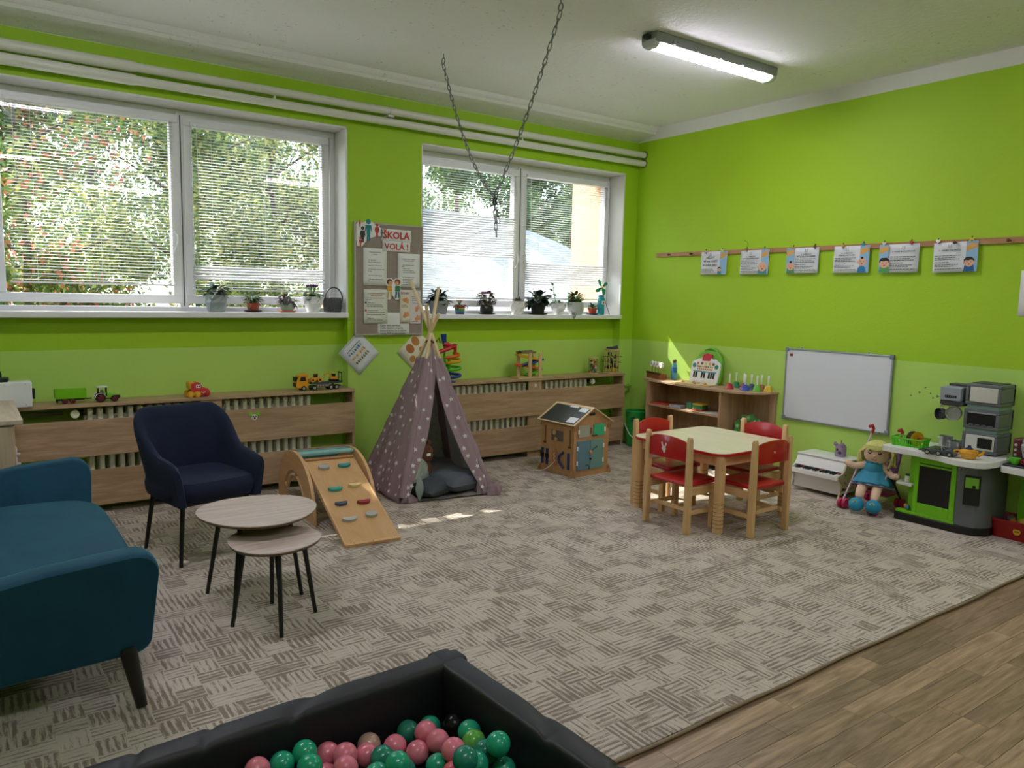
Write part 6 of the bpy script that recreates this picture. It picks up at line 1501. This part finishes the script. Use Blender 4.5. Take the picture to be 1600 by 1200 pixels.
BALLS = [
 ('pink ball at the far left end of the visible balls, cut by the picture edge', (0.597, 1.980, 0.202), 'p'),
 ('teal ball near the left end of the ball heap, left of two touching teal balls', (0.667, 1.985, 0.192), 't'),
 ('teal ball highest of the three teal balls at the left end of the heap', (0.733, 1.987, 0.202), 't'),
 ('teal ball at the lower edge, right under the highest teal ball on the left', (0.722, 1.919, 0.200), 't'),
 ('pink ball just right of the highest teal ball on the left', (0.803, 1.991, 0.170), 'p'),
 ('small looking pink ball half hidden between two pink balls left of the beige ball', (0.832, 1.932, 0.188), 'p'),
 ('pink ball at the lower picture edge, below the half hidden pink ball', (0.805, 1.868, 0.192), 'p'),
 ('dull beige ball peeping over a pink ball left of the middle', (0.935, 1.995, 0.152), 'b'),
 ('pink ball directly in front of the dull beige ball', (0.902, 1.938, 0.160), 'p'),
 ('teal ball painted darker for shade, right of the pink ball in front of the beige one', (0.921, 1.876, 0.178), 'd'),
 ('teal ball at the lower picture edge below the teal ball painted darker for shade', (0.879, 1.825, 0.168), 't'),
 ('pink ball in the middle of the heap, left below the upper teal ball', (1.000, 1.953, 0.146), 'p'),
 ('teal ball at the lower edge in the middle of the heap', (0.927, 1.793, 0.202), 't'),
 ('dark teal ball at the back, left of the uppermost pink ball', (1.070, 2.002, 0.146), 'd'),
 ('teal ball farthest back, behind the uppermost pink ball', (1.139, 1.986, 0.146), 't'),
 ('uppermost pink ball at the back of the heap', (1.098, 1.938, 0.166), 'p'),
 ('pink ball right of the middle, between two teal balls of the front row', (1.041, 1.888, 0.146), 'p'),
 ('pink ball right below the uppermost pink ball', (1.101, 1.872, 0.170), 'p'),
 ('teal ball at the lower edge, left of the red-pink ball', (1.059, 1.798, 0.146), 't'),
 ('pink ball left below the lime green ball', (1.095, 1.772, 0.196), 'p'),
 ('single black shiny ball near the corner of the pit', (1.187, 1.917, 0.172), 'k'),
 ('teal ball right behind the lime green ball', (1.191, 1.837, 0.188), 't'),
 ('single lime green ball near the right side of the pit', (1.167, 1.774, 0.196), 'l'),
 ('teal ball painted darker for shade, squeezed between the lime ball and the rightmost ball', (1.163, 1.709, 0.200), 'd'),
 ('bright teal ball farthest to the right against the pit wall', (1.173, 1.659, 0.246), 't'),
 ('teal ball at the lower edge, below the lime green ball', (1.108, 1.671, 0.202), 't'),
 ('red-pink ball cut by the lower picture edge', (1.068, 1.722, 0.160), 'r'),
 ('teal ball at the lower right corner, below the rightmost ball', (1.199, 1.666, 0.156), 't'),
 ('teal ball painted darker for shade, deep between a pink ball and the lower teal ball', (1.060, 1.654, 0.244), 'd'),
 ('pink ball barely showing at the lower edge on the left', (0.773, 1.931, 0.146), 'p'),
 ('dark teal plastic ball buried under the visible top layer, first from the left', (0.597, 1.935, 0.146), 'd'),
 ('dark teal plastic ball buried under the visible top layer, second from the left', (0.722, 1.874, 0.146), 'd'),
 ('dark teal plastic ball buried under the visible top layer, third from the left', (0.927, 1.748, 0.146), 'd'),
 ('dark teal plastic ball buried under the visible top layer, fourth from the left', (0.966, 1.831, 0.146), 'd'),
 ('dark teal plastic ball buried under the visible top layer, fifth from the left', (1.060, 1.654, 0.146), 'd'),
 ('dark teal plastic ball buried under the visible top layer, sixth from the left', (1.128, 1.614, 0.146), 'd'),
]
bme = {}
for lab, p, mt in BALLS:
    if mt not in bme:
        bme[mt] = MB().ball((0, 0, 0), .0355, 22).mesh('ball'); bme[mt].materials.append({'t': TEALB, 'p': PINKB, 'b': BEIGE, 'k': mat('222325', .22, .7), 'l': LIMEB, 'r': REDB, 'd': SHADE_TEAL}[mt])
    o = bpy.data.objects.new('ball', bme[mt]); COL.objects.link(o); tag(o, lab, 'ball', 'plastic balls in the black ball pit', p)

# ---------------------------------------------------------------- plants and things on the window sills
SOIL = mat('2c211a', .9, bump=.8, bscale=120)
GL = [mat('3f5a34', .5), mat('567a3a', .5), mat('2c4530', .5), mat('5f7f4a', .5)]
def potm(c, r=.45): return mat(c, r)
def leaf(m, p, d, L, w, curl=.3):
    d = Vector(d).normalized(); s = d.cross(Vector((0, 0, 1))); s = s.normalized() if s.length > .01 else Vector((1, 0, 0)); n = s.cross(d)
    p = Vector(p); pts = []
    for u, k in ((0, .15), (.3, .85), (.65, 1), (.9, .5), (1, .05)):
        c = p+d*L*u+n*(-curl*L*u*u); pts.append((c-s*w*k*.5+n*.12*w*k, c-n*.0, c+s*w*k*.5+n*.12*w*k))
    vs = [q for t_ in pts for q in t_]; fs = []
    for i in range(4):
        for j in range(2): a = i*3+j; fs.append((a, a+1, a+4, a+3))
    m.add(vs, fs)
def plant(lab, x, z0, pot, foliage, y=5.87, rz=0., cat='potted plant'):
    t = thing('potted_plant', lab, cat, (x, y, z0), rz)
    k = pot['k']; r0, r1, h = pot['r0'], pot['r1'], pot['h']; z = 0
    if pot.get('saucer'): MB().lathe([(r0*1.1, 0), (r1*1.25, .004), (r1*1.35, .014), (r1*1.28, .014), (r1*1.1, .007), (.001, .006)], 20).build('saucer', mat(pot['saucer'], .5), t); z = .0065
    n = 20; R = []
    prof = {'plain': [(r0, 0), (r1*.97, h*.8), (r1, h*.8), (r1*1.03, h), (r1*.94, h), (r1*.9, h*.85)], 'facet': [(r0, 0), (r0*1.02, .005), (r1*.96, h*.55), (r1*1.02, h), (r1*.94, h), (r1*.9, h*.85)], 'round': [(r0, 0), (r1*1.0, h*.35), (r1*1.02, h*.6), (r1*.93, h*.95), (r1*.96, h), (r1*.88, h), (r1*.84, h*.88)]}[k]
    seg = 8 if k == 'facet' else 22
    for i, (r_, zz) in enumerate(prof): R.append([(r_*cos(2*pi*j/seg+(i*.39 if k == 'facet' else 0)), r_*sin(2*pi*j/seg+(i*.39 if k == 'facet' else 0)), z+zz) for j in range(seg)])
    MB().rings(R, sm=(k != 'facet')).build('pot', potm(pot['c']), t)
    if pot.get('band'):
        for c, a, b_ in pot['band']: MB().lathe([(r0+(r1-r0)*a+.001, z+h*a), (r0+(r1-r0)*b_+.001, z+h*b_)], 22, cap=False).build('pot_band', mat(c, .5), t)
    zt = z+h*.87; MB().lathe([(r1*.88, zt-.006), (r1*.6, zt+.004), (.001, zt+.006)], 16).build('soil', SOIL, t)
    rr = random.Random(int(x*1000))
    for kind, n_, L, w, mats, spread, hh in foliage:
        m = MB(); st = MB(); nst = 0
        for i in range(n_):
            a = rr.uniform(0, 2*pi); el = rr.uniform(*spread); r_ = rr.uniform(0, r1*.7); zz = zt+rr.uniform(0, hh)
            m.cur = rr.randrange(len(mats)); d = (cos(a)*cos(el), sin(a)*cos(el)*.7, sin(el))
            rad = r1*.35+hh*.5*rr.random()
            p = (cos(a)*rad*.8, sin(a)*rad*.55, zz)
            if kind == 'flower':
                m.ball((p[0]*.9, p[1], zt+hh), (w, w, w*.7), 7); st.tube([(0, 0, zt), (p[0]*.9, p[1], zt+hh)], .0015, 4); nst += 1
            else:
                leaf(m, p, d, L*rr.uniform(.85, 1.45), w*rr.uniform(.9, 1.4)); st.tube([(0, 0, zt), p], .0014, 4); nst += 1
        m.build('flowers' if kind == 'flower' else 'leaves', mats, t, kind='stuff'); st.build('stems', GL[1], t, kind='stuff')
    return t
ZL, ZR_ = LZ0+.042, RZ0+.042
MUTE = [mat('6d6a66', .5), mat('8a7f7a', .5), mat('4c4a44', .5), mat('7c6a6a', .5)]
plant('grey-blue faceted pot with dark trailing leaves, leftmost on the left window sill', 1.535, ZL, dict(k='facet', r0=.058, r1=.082, h=.125, c='9aa3a4'), [('leaf', 46, .055, .032, [GL[0], GL[2], mat('50605a', .5)], (-.5, .8), .075)])
plant('brick red pot with pale variegated leaves on a black saucer, left window sill', 1.803, ZL, dict(k='plain', r0=.036, r1=.049, h=.062, c='b0523a', saucer='26272c'), [('leaf', 52, .048, .022, [GL[1], mat('a8b078', .5), GL[0]], (-.5, .9), .07)])
plant('small pot with drooping grey-purple leaves on an orange saucer, left window sill', 2.066, ZL, dict(k='round', r0=.04, r1=.05, h=.062, c='a3b3a0', saucer='d17a5a'), [('leaf', 34, .05, .034, MUTE, (-.9, .6), .07)])
plant('white faceted pot with purple flowers beside the dark watering can', 2.272, ZL, dict(k='facet', r0=.046, r1=.078, h=.125, c='e6e7e6'), [('leaf', 30, .05, .035, [GL[0], GL[1]], (-.4, .7), .045), ('flower', 16, 0, .016, [mat('5f2f6e', .5), mat('7a3f86', .5)], (0, 1), .10)])
t = thing('watering_can', 'dark grey fluted watering can with hoop handle at the right end of the left sill', 'watering can', (2.435, 5.87, ZL))
WC = mat('4c4d52', .4)
def can(z, r_, k): return [((r_+.004*sin(18*a+z*40))*cos(a), (r_+.004*sin(18*a+z*40))*sin(a)*.8, z) for a in [2*pi*i/72 for i in range(72)]]
MB().rings([can(0, .062, 0), can(.01, .068, 0), can(.05, .073, 0), can(.09, .072, 0), can(.115, .066, 0), [(x*.9, y*.9, z+.004) for x, y, z in can(.115, .066, 0)], [(x*.9, y*.9, .06) for x, y, z in can(.06, .066, 0)]]).build('can_body', WC, t)
MB().tube([(-.055, 0, .11)]+[(-.0+.072*cos(a)+.012, 0, .115+.085*sin(a)) for a in [pi-pi*i/12*1.25 for i in range(13)]], .0055, 8).build('hoop_handle', WC, t)
plant('large pale grey pot with dark glossy leaves behind the tepee poles', 3.415, ZR_, dict(k='plain', r0=.068, r1=.092, h=.115, c='8f979a'), [('leaf', 34, .07, .05, [GL[2], mat('26382e', .4)], (-.3, .9), .07)])
plant('tiny rainbow banded pot with red rim and pink flowers, right window sill', 3.636, ZR_, dict(k='plain', r0=.038, r1=.05, h=.08, c='a8323a', band=[('27406f', .02, .2), ('3f6f9a', .2, .38), ('4f8f4a', .38, .58), ('c8b83a', .58, .72)]), [('leaf', 16, .05, .03, [GL[0], MUTE[0]], (-.5, .3), .02), ('flower', 16, 0, .012, [mat('d8a09a', .6), mat('c8786a', .6)], (0, 1), .05)])
plant('bushy pinkish begonia with a purple flower in a black pot on black saucer', 3.925, ZR_, dict(k='round', r0=.05, r1=.062, h=.07, c='23262b', saucer='1d2026'), [('leaf', 80, .05, .032, [mat('4a5540', .5), mat('7a5a58', .5), mat('2f3d2c', .5), mat('b0a090', .5)], (-.5, .9), .12), ('flower', 5, 0, .016, [mat('9a3f9a', .5)], (0, 1), .13)])
plant('white patterned pot with small grey succulent in front of the window mullion', 4.272, ZR_, dict(k='facet', r0=.058, r1=.075, h=.125, c='dcdcd8'), [('leaf', 30, .03, .022, [MUTE[0], mat('8a8a80', .5)], (.2, 1.2), .03)])
plant('dark violet plant with broad leaves in a black pot on a black saucer', 4.515, ZR_, dict(k='plain', r0=.06, r1=.072, h=.09, c='1c1e20', saucer='15171a'), [('leaf', 60, .075, .055, [GL[2], mat('30482f', .5), mat('22362a', .5)], (-.7, .9), .10)])
tp = plant('white conical pot with a tall climbing stem with round leaves', 4.765, ZR_, dict(k='facet', r0=.04, r1=.078, h=.115, c='e2e4e2'), [('leaf', 22, .06, .03, [GL[0], GL[1]], (-.6, .5), .05)])
m = MB(); sm_ = MB(); pts = [(-.02, 0, .11), (-.05, 0, .17), (-.065, -.005, .23), (-.075, 0, .29)]
sm_.tube(pts, .003, 5)
for i, (x, z) in enumerate(((-.055, .16), (-.04, .18), (-.06, .21), (-.085, .225), (-.068, .25), (-.075, .285))): leaf(m, (x, -.004, z), ((-1) ** i*.7, -.3, .5), .045, .034, .1)
sm_.build('tall_stem', GL[1], tp); m.build('stem_leaves', GL[1], tp)
for i in range(2): leaf(MB(), (0, 0, 0), (1, 0, 0), .01, .01)
plant('round pale grey pot with bright green bushy plant, right window sill', 4.985, ZR_, dict(k='round', r0=.065, r1=.085, h=.125, c='b9bdbd'), [('leaf', 90, .045, .034, [GL[1], mat('7f9a3a', .5), GL[0], mat('5f8a34', .5)], (-.4, 1.0), .09)])
plant('small terracotta pot with a little green plant beside the blue bottle', 5.215, ZR_, dict(k='plain', r0=.036, r1=.047, h=.06, c='b8452e', saucer='3a3a6a'), [('leaf', 26, .04, .028, [GL[0], GL[1]], (-.2, 1.1), .04)])
t = thing('blue_bottle', 'turquoise plastic bottle on the right window sill next to the pinwheel', 'bottle', (5.325, 5.87, ZR_))
MB().lathe([(.034, 0), (.037, .004), (.037, .06), (.034, .07), (.037, .08), (.037, .15), (.030, .175), (.028, .182)], 20).build('bottle_body', mat('2f9fb0', .2, spec=.6), t)
MB().lathe([(.029, .182), (.030, .184), (.030, .20), (.001, .202)], 16).build('bottle_cap', mat('1f6a8a', .4), t); MB().box(-.02, -.039, .105, .02, -.036, .14).build('bottle_label', M_PAPER, t); MB().at(0, -.039, .122, pi/2).lathe([(.010, -.001), (.010, .001), (.001, .0015)], 12).build('label_mark', mat('a83a3a', .5), t)
t = thing('pinwheel', 'green toy pinwheel on a thin black stick leaning in the corner of the right window', 'pinwheel', (5.44, 5.86, ZR_))
MB().tube([(0, 0, 0), (-.07, .01, .165), (-.118, .01, .275)], .003, 6).build('stick', M_BLACK, t)
for i in range(4):
    a = pi/2*i+.45; m = MB(); c = Vector((-.12, .0, .28)); d = Vector((cos(a), 0, sin(a))); e = Vector((-sin(a), 0, cos(a)))
    pts = [c, c+d*.045+e*.03+Vector((0, -.012, 0)), c+d*.085+e*.018, c+d*.09-e*.006, c+d*.05-e*.012]
    m.add([tuple(p) for p in pts]+[tuple(p+Vector((0, .003, 0))) for p in pts], [(0, 1, 2, 3, 4), (9, 8, 7, 6, 5)]+[(i_, 5+i_, 5+(i_+1) % 5, (i_+1) % 5) for i_ in range(5)]); m.build('blade', mat(('1f8a4e', '2fa060')[i % 2], .45), t)
MB().ball((-.12, -.012, .28), .012, 10).build('hub', mat('d8c04a', .5), t)
t = thing('glass_ornament', 'thin wire ornament hanging over the edge of the right window sill', 'ornament', (4.88, 5.775, ZR_))
w_ = MB()
for a in range(5): w_.tube([(-.03+.012*a, .0, .004), (-.035+.014*a, -.006, .05-.006*a), (-.015+.012*a, -.008, .01), (-.01+.006*a, -.012, -.03-.008*(a % 3))], .0016, 5)
w_.build('wire', mat('2a2d2a', .5), t)

# ---------------------------------------------------------------- toys on the radiator covers
ZT1 = .744
def wheels(t, pts, r_, w, m, hub, hr=.55, name='wheel'):
    for x, y in pts:
        s = -1 if y < 0 else 1
        MB().at(x, y, r_, pi/2).lathe([(r_*.6, -w/2), (r_, -w*.4), (r_, w*.4), (r_*.6, w/2)], 18).build(name, m, t)
        MB().at(x, y+s*w*.5, r_, -s*pi/2).lathe([(r_*hr, -.003), (r_*hr*.9, .002), (.001, .003)], 14).build('hub', hub, t)
RUB = mat('141414', .7)
MAROON = mat('6a1424', .5); TGREEN = mat('7ac414', .4)
t = thing('toy_trailer', 'lime green toy farm trailer hitched behind the toy tractor on the left cover', 'toy trailer', (.56, 5.725, ZT1))
fr_ = MB(); fr_.box(-.085, -.034, .035, .09, .034, .041)
fr_.build('trailer_floor', TGREEN, t)
for i in range(4):
    z = .042+i*.0135
    for y in (-.034, .031): MB().box(-.088, y, z, .092, y+.003, z+.0125).build('side_slat', TGREEN, t, bevel=.001, seg=1)
    for x in (-.088, .089): MB().box(x, -.031, z, x+.003, .031, z+.0125).build('end_slat', TGREEN, t, bevel=.001, seg=1)
MB().box(-.075, -.02, .022, .08, .02, .035).box(.08, -.005, .024, .125, .005, .031).box(-.08, -.03, .01, -.072, .03, .036).build('chassis', RUB, t)
wheels(t, [(x, y) for x in (-.032, .012) for y in (-.028, .028)], .0165, .012, MAROON, mat('4a0f1a', .5))
t = thing('toy_tractor', 'green and white toy tractor with dark red wheels on the left radiator cover', 'toy tractor', (.762, 5.725, ZT1))
MB().rings([[(x, y*w, z) for y, z in ((-1, z0), (1, z0), (1, z1-.006), (.7, z1), (-.7, z1), (-1, z1-.006))] for x, w, z0, z1 in ((-.03, .018, .025, .05), (.0, .020, .025, .058), (.05, .018, .028, .056), (.066, .012, .032, .048))]).build('bonnet', TGREEN, t)
MB().box(-.055, -.016, .018, .085, .016, .030).box(.068, -.014, .022, .092, .014, .040).build('chassis', RUB, t, bevel=.002)
cab = MB()
for x, y in ((-.042, -.026), (-.042, .022), (.006, -.026), (.006, .022)): cab.box(x, y, .045, x+.005, y+.005, .096)
cab.box(-.042, -.026, .040, .011, .027, .052).build('cab_frame', RUB, t); MB().box(-.048, -.029, .096, .016, .030, .105).build('cab_roof', M_PVC, t, bevel=.003)
MB().box(-.025, -.012, .052, -.008, .012, .078).build('seat', mat('5a5a5a', .6), t)
MB().tube([(-.062, -.033, .030), (-.052, -.033, .052), (-.028, -.033, .060), (-.004, -.033, .048), (.002, -.033, .034)], .004, 6).tube([(-.062, .033, .030), (-.052, .033, .052), (-.028, .033, .060), (-.004, .033, .048), (.002, .033, .034)], .004, 6).build('mudguard', M_PVC, t)
wheels(t, [(-.028, -.034), (-.028, .034)], .030, .016, RUB, MAROON, .72); wheels(t, [(.055, -.030), (.055, .030)], .022, .013, RUB, MAROON, .72)
t = thing('toy_car', 'red smiling toy car with yellow rear and wheels on the left radiator cover', 'toy car', (1.345, 5.715, ZT1))
RC = mat('c01e28', .35); YC = mat('e0a012', .4)
MB().rings([[(x, y*.042, z) for y, z in ((-1, z0), (1, z0), (1, z1-.012), (.8, z1), (-.8, z1), (-1, z1-.012))] for x, z0, z1 in ((-.045, .012, .10), (.0, .010, .104), (.02, .010, .098), (.034, .010, .068), (.07, .010, .058), (.084, .014, .040))]).build('car_body', RC, t)
MB().box(-.062, -.040, .058, -.04, .040, .104).box(-.055, -.041, .098, -.02, .041, .107).build('yellow_rear', YC, t, bevel=.006)
wheels(t, [(-.05, -.044), (-.05, .044), (-.005, -.044), (-.005, .044)], .023, .02, YC, mat('e8b63a', .4), .6); wheels(t, [(.06, -.040), (.06, .040)], .014, .012, mat('7a1a1c', .5), RC, .6)
MB().box(-.012, -.0435, .066, .018, -.040, .090).box(.019, -.03, .068, .0335, .03, .090).build('face_panel', M_PAPER, t, bevel=.002)
for x in (-.004, .010): MB().at(x, -.0435, .078, pi/2).lathe([(.005, -.001), (.004, .0015), (.001, .002)], 10).build('eye', M_BLACK, t)
MB().tube([(.02, -.0405, .038), (.035, -.0425, .030), (.05, -.0415, .036)], .002, 5).build('smile', M_PAPER, t)
t = thing('toy_truck', 'yellow toy transporter truck with dark flatbed on the left radiator cover', 'toy truck', (2.25, 5.715, ZT1))
YT = mat('e39a1c', .4); GRY = mat('3c4044', .45)
MB().prism([(-.185, .022), (-.19, .05), (-.182, .085), (-.165, .122), (-.10, .135), (-.092, .12), (-.092, .022)], -.038, .038, 'y').build('cab', YT, t, bevel=.005)
MB().prism([(-.162, .078), (-.152, .112), (-.118, .112), (-.112, .078)], -.0395, .0395, 'y').build('side_window', M_BLACK, t)
MB().box(-.194, -.030, .075, -.172, .030, .108).box(-.195, -.028, .035, -.186, .028, .062).build('front_grille', M_BLACK, t, bevel=.002)
MB().box(-.092, -.030, .022, .175, .030, .034).box(-.075, -.038, .050, .185, .038, .062).build('flatbed', GRY, t, bevel=.002)
MB().box(-.03, -.0395, .026, .075, -.034, .050).build('side_skirt', mat('6a645a', .5), t)
for x in (-.02, .0, .02, .045, .06): MB().box(x, -.0405, .032, x+.009, -.039, .043).build('skirt_mark', mat('b0aba0', .5), t)
MB().box(.178, -.036, .060, .188, .036, .066).box(.178, -.036, .066, .184, -.028, .135).box(.178, .028, .066, .184, .036, .135).box(.178, -.036, .125, .184, .036, .135).build('tail_ramp', GRY, t, bevel=.001)
wheels(t, [(x, y) for x in (-.13, -.045, .09, .135) for y in (-.034, .034)], .020, .014, RUB, M_STEEL, .6)
def digger(lab, x, arm):
    q = thing('toy_digger', lab, 'toy digger', (x, 5.715, ZT1+.062))
    if arm: MB().box(-.035, -.022, .0, .035, -.010, .018).box(-.035, .010, .0, .035, .022, .018).build('track', RUB, q, bevel=.006)
    else: wheels(q, [(a, b_) for a in (-.028, .028) for b_ in (-.020, .020)], .017, .010, YT, RUB, .5)
    MB().box(-.03, -.016, .016, .034, .016, .036).build('digger_body', YT, q, bevel=.003)
    MB().box(-.012, -.014, .036, .014, .014, .062).build('cabin', M_BLACK, q, bevel=.002); MB().box(-.014, -.016, .061, .016, .016, .066).build('cabin_roof', YT, q)
    if arm: MB().tube([(-.01, 0, .036), (-.04, 0, .066), (-.075, 0, .055), (-.085, 0, .022)], .006, 6).build('arm', YT, q)
    else: MB().tube([(-.03, 0, .03), (-.052, 0, .02)], .006, 6).box(-.062, -.024, .006, -.050, .024, .026).build('bucket', mat('b87a1a', .5), q)
digger('yellow toy wheel loader on the truck bed, just behind the cab', -.012+2.25-.01, False); digger('yellow toy excavator with bent arm at the rear of the truck bed', 2.25+.125, True)
# ball run behind the tepee
t = thing('ball_run', 'multicoloured spiral plastic ball run on the right cover beside the tepee', 'toy', (3.45, 5.735, ZT1))
def spiral(z0, z1, c, r_=.055, cx=.045, turns=1.0, ph=0): 
    MB().tube([(cx+r_*1.2*cos(ph+2*pi*turns*i/24), r_*.8*sin(ph+2*pi*turns*i/24), z0+(z1-z0)*i/24) for i in range(25)], .013, 8).build('spiral_track', mat(c, .4), t)
BLU, GRN_, YEL, ORG, RED_ = '1f3f9a', '4fb41c', 'd8a814', 'd8621c', 'c01e2c'
spiral(.03, .075, BLU, ph=2.5); spiral(.095, .14, GRN_, ph=2.5); spiral(.16, .21, YEL, ph=2.5); spiral(.215, .25, ORG, ph=3.5, turns=.6, r_=.06, cx=.02)
MB().lathe([(.06, 0), (.06, .008), (.02, .012), (.016, .03)], 20).build('base', mat('27428f', .4), t)
for z0, z1, c, x in ((.02, .10, BLU, 0), (.10, .17, GRN_, .0), (.17, .23, YEL, .0), (.22, .30, ORG, .06), (.27, .33, RED_, .06)):
    MB().at(x, 0, 0).lathe([(.014, z0), (.014, z1-.01), (.019, z1-.008), (.019, z1)], 14).build('column', mat(c, .4), t)
MB().at().tube([(.06, 0, .315), (.02, 0, .305), (-.03, -.01, .33), (-.06, 0, .335)], .024, 10).tube([(-.14, -.03, .26), (-.06, -.03, .285), (.0, -.02, .30)], .018, 8).build('red_chute', mat(RED_, .4), t)
MB().tube([(-.045, 0, .335), (-.055, 0, .37), (-.06, 0, .42)], [.022, .022, .026], 10).build('blue_funnel', mat(BLU, .4), t)
MB().tube([(-.04, 0, 0.0), (-.05, 0, .34)], .010, 8).build('support_pole', mat(GRN_, .4), t)
# wooden slope racer
t = thing('slope_racer', 'wooden marble slope toy with yellow, blue, orange and green ramps on the right cover', 'toy', (4.30, 5.73, ZT1))
SW = wood('d8b98c', 'c9a676', 'z', 1.3, .45, .5, 'toy_wood')
MB().box(-.145, -.065, 0, .145, .055, .012).build('base_board', SW, t, bevel=.002)
for x, h_ in ((-.085, .235), (-.005, .245), (.115, .235)):
    MB().box(x-.017, -.055 if x > -.05 else .02, .012, x+.017, -.041 if x > -.05 else .034, h_).build('upright', SW, t, bevel=.002)
MB().box(.08, .02, .012, .11, .034, .22).build('upright', SW, t, bevel=.002)
for (x0, z0, x1, z1, c) in ((-.135, .218, .11, .165, 'd8a01c'), (.165, .175, -.09, .118, '1f3f8a'), (-.14, .125, .10, .085, 'd8582a'), (.15, .085, -.02, .028, '5fae1e')):
    a = atan2(z1-z0, x1-x0); L = sqrt((x1-x0)**2+(z1-z0)**2)
    m = MB(); m.M = Matrix.Translation((x0, 0, z0)) @ Matrix.Rotation(-a, 4, 'Y'); m.box(0, -.036, -.004, L, .016, .002).box(0, -.040, -.005, L, -.034, .014).box(0, .014, -.005, L, .018, .014); m.build('sloping_track', mat(c, .4), t, bevel=.001)
MB().box(-.11, -.05, .232, .06, .035, .238).box(-.11, -.055, .238, .06, -.05, .252).box(-.11, .03, .238, .06, .035, .252).build('garage_tray', wood('9a7f62', '80664c', 'x', 1.3, .5), t, bevel=.001)
for i in range(5):
    x = -.09+.033*i; q = MB().box(x-.012, -.03, .239, x+.012, .02, .25).box(x-.008, -.02, .25, x+.008, .01, .258).build('little_car', mat(('3a2c26', '4a3a2c', '2c3138', '5a3a2a', '33383a')[i], .4), t, bevel=.003)
t = thing('bead_cylinder', 'small wooden cylinder toy with coloured beads on the right radiator cover', 'toy', (5.125, 5.735, ZT1))
for z in (0, .155): MB().at(0, 0, z).lathe([(.052, 0), (.054, .002), (.054, .010), (.052, .012)], 22).build('wooden_disc', SW, t)
for k in range(6): MB().tube([(.044*cos(k*pi/3), .044*sin(k*pi/3), .01), (.044*cos(k*pi/3), .044*sin(k*pi/3), .157)], .003, 6).build('rod', mat('8a7a5a', .5), t)
rr = random.Random(12)
for k in range(16):
    a = k*2.4; z = .028+.0085*k*.85; MB().ball((.026*cos(a)*(1-.02*k), .026*sin(a)*(1-.02*k), z), .0165 if k < 8 else .012, 10).build('bead', mat(('c0282c', 'd8a82a', '2f7a8a', 'd8641e', '3f8f4a', 'e0d8c8', '6a3a22')[k % 7], .4), t)
t = thing('rod_tower', 'tall wooden cage tower toy with a blue cap at the right cover end', 'toy', (5.375, 5.73, ZT1))
for z, r_ in ((0, .085), (.235, .08)): MB().at(0, 0, z).lathe([(r_, 0), (r_+.002, .003), (r_+.002, .011), (r_, .013)], 26).build('wooden_disc', SW, t)
for k in range(12): MB().tube([(.076*cos(k*pi/6), .076*sin(k*pi/6), .01), (.076*cos(k*pi/6), .076*sin(k*pi/6), .24)], .0038, 6).build('rod', SW, t)
for j, z in enumerate((.06, .115, .17)):
    for k in range(4): MB().tube([(.10*cos(k*pi/2+j*.5), .10*sin(k*pi/2+j*.5), z), (-.02*cos(k*pi/2+j*.5), -.02*sin(k*pi/2+j*.5), z+.006)], .004, 6).build('push_stick', mat('3a2a20', .5), t)
for k in range(7): MB().ball((.028*cos(k*2.4), .028*sin(k*2.4), .034+.027*k), .022, 12).build('wooden_ball', mat('4f3626' if k else 'd8a41c', .5), t)
MB().ball((-.02, -.052, .036), .020, 12).build('yellow_ball', mat('d8a41c', .4), t)
MB().lathe([(.03, .248), (.062, .252), (.058, .262), (.02, .266)], 20).build('blue_cap', mat('27365f', .5), t)
MB().tube([(.02, 0, .262), (.06, -.01, .272)], .012, 8).build('cap_stub', mat('4a5568', .5), t)
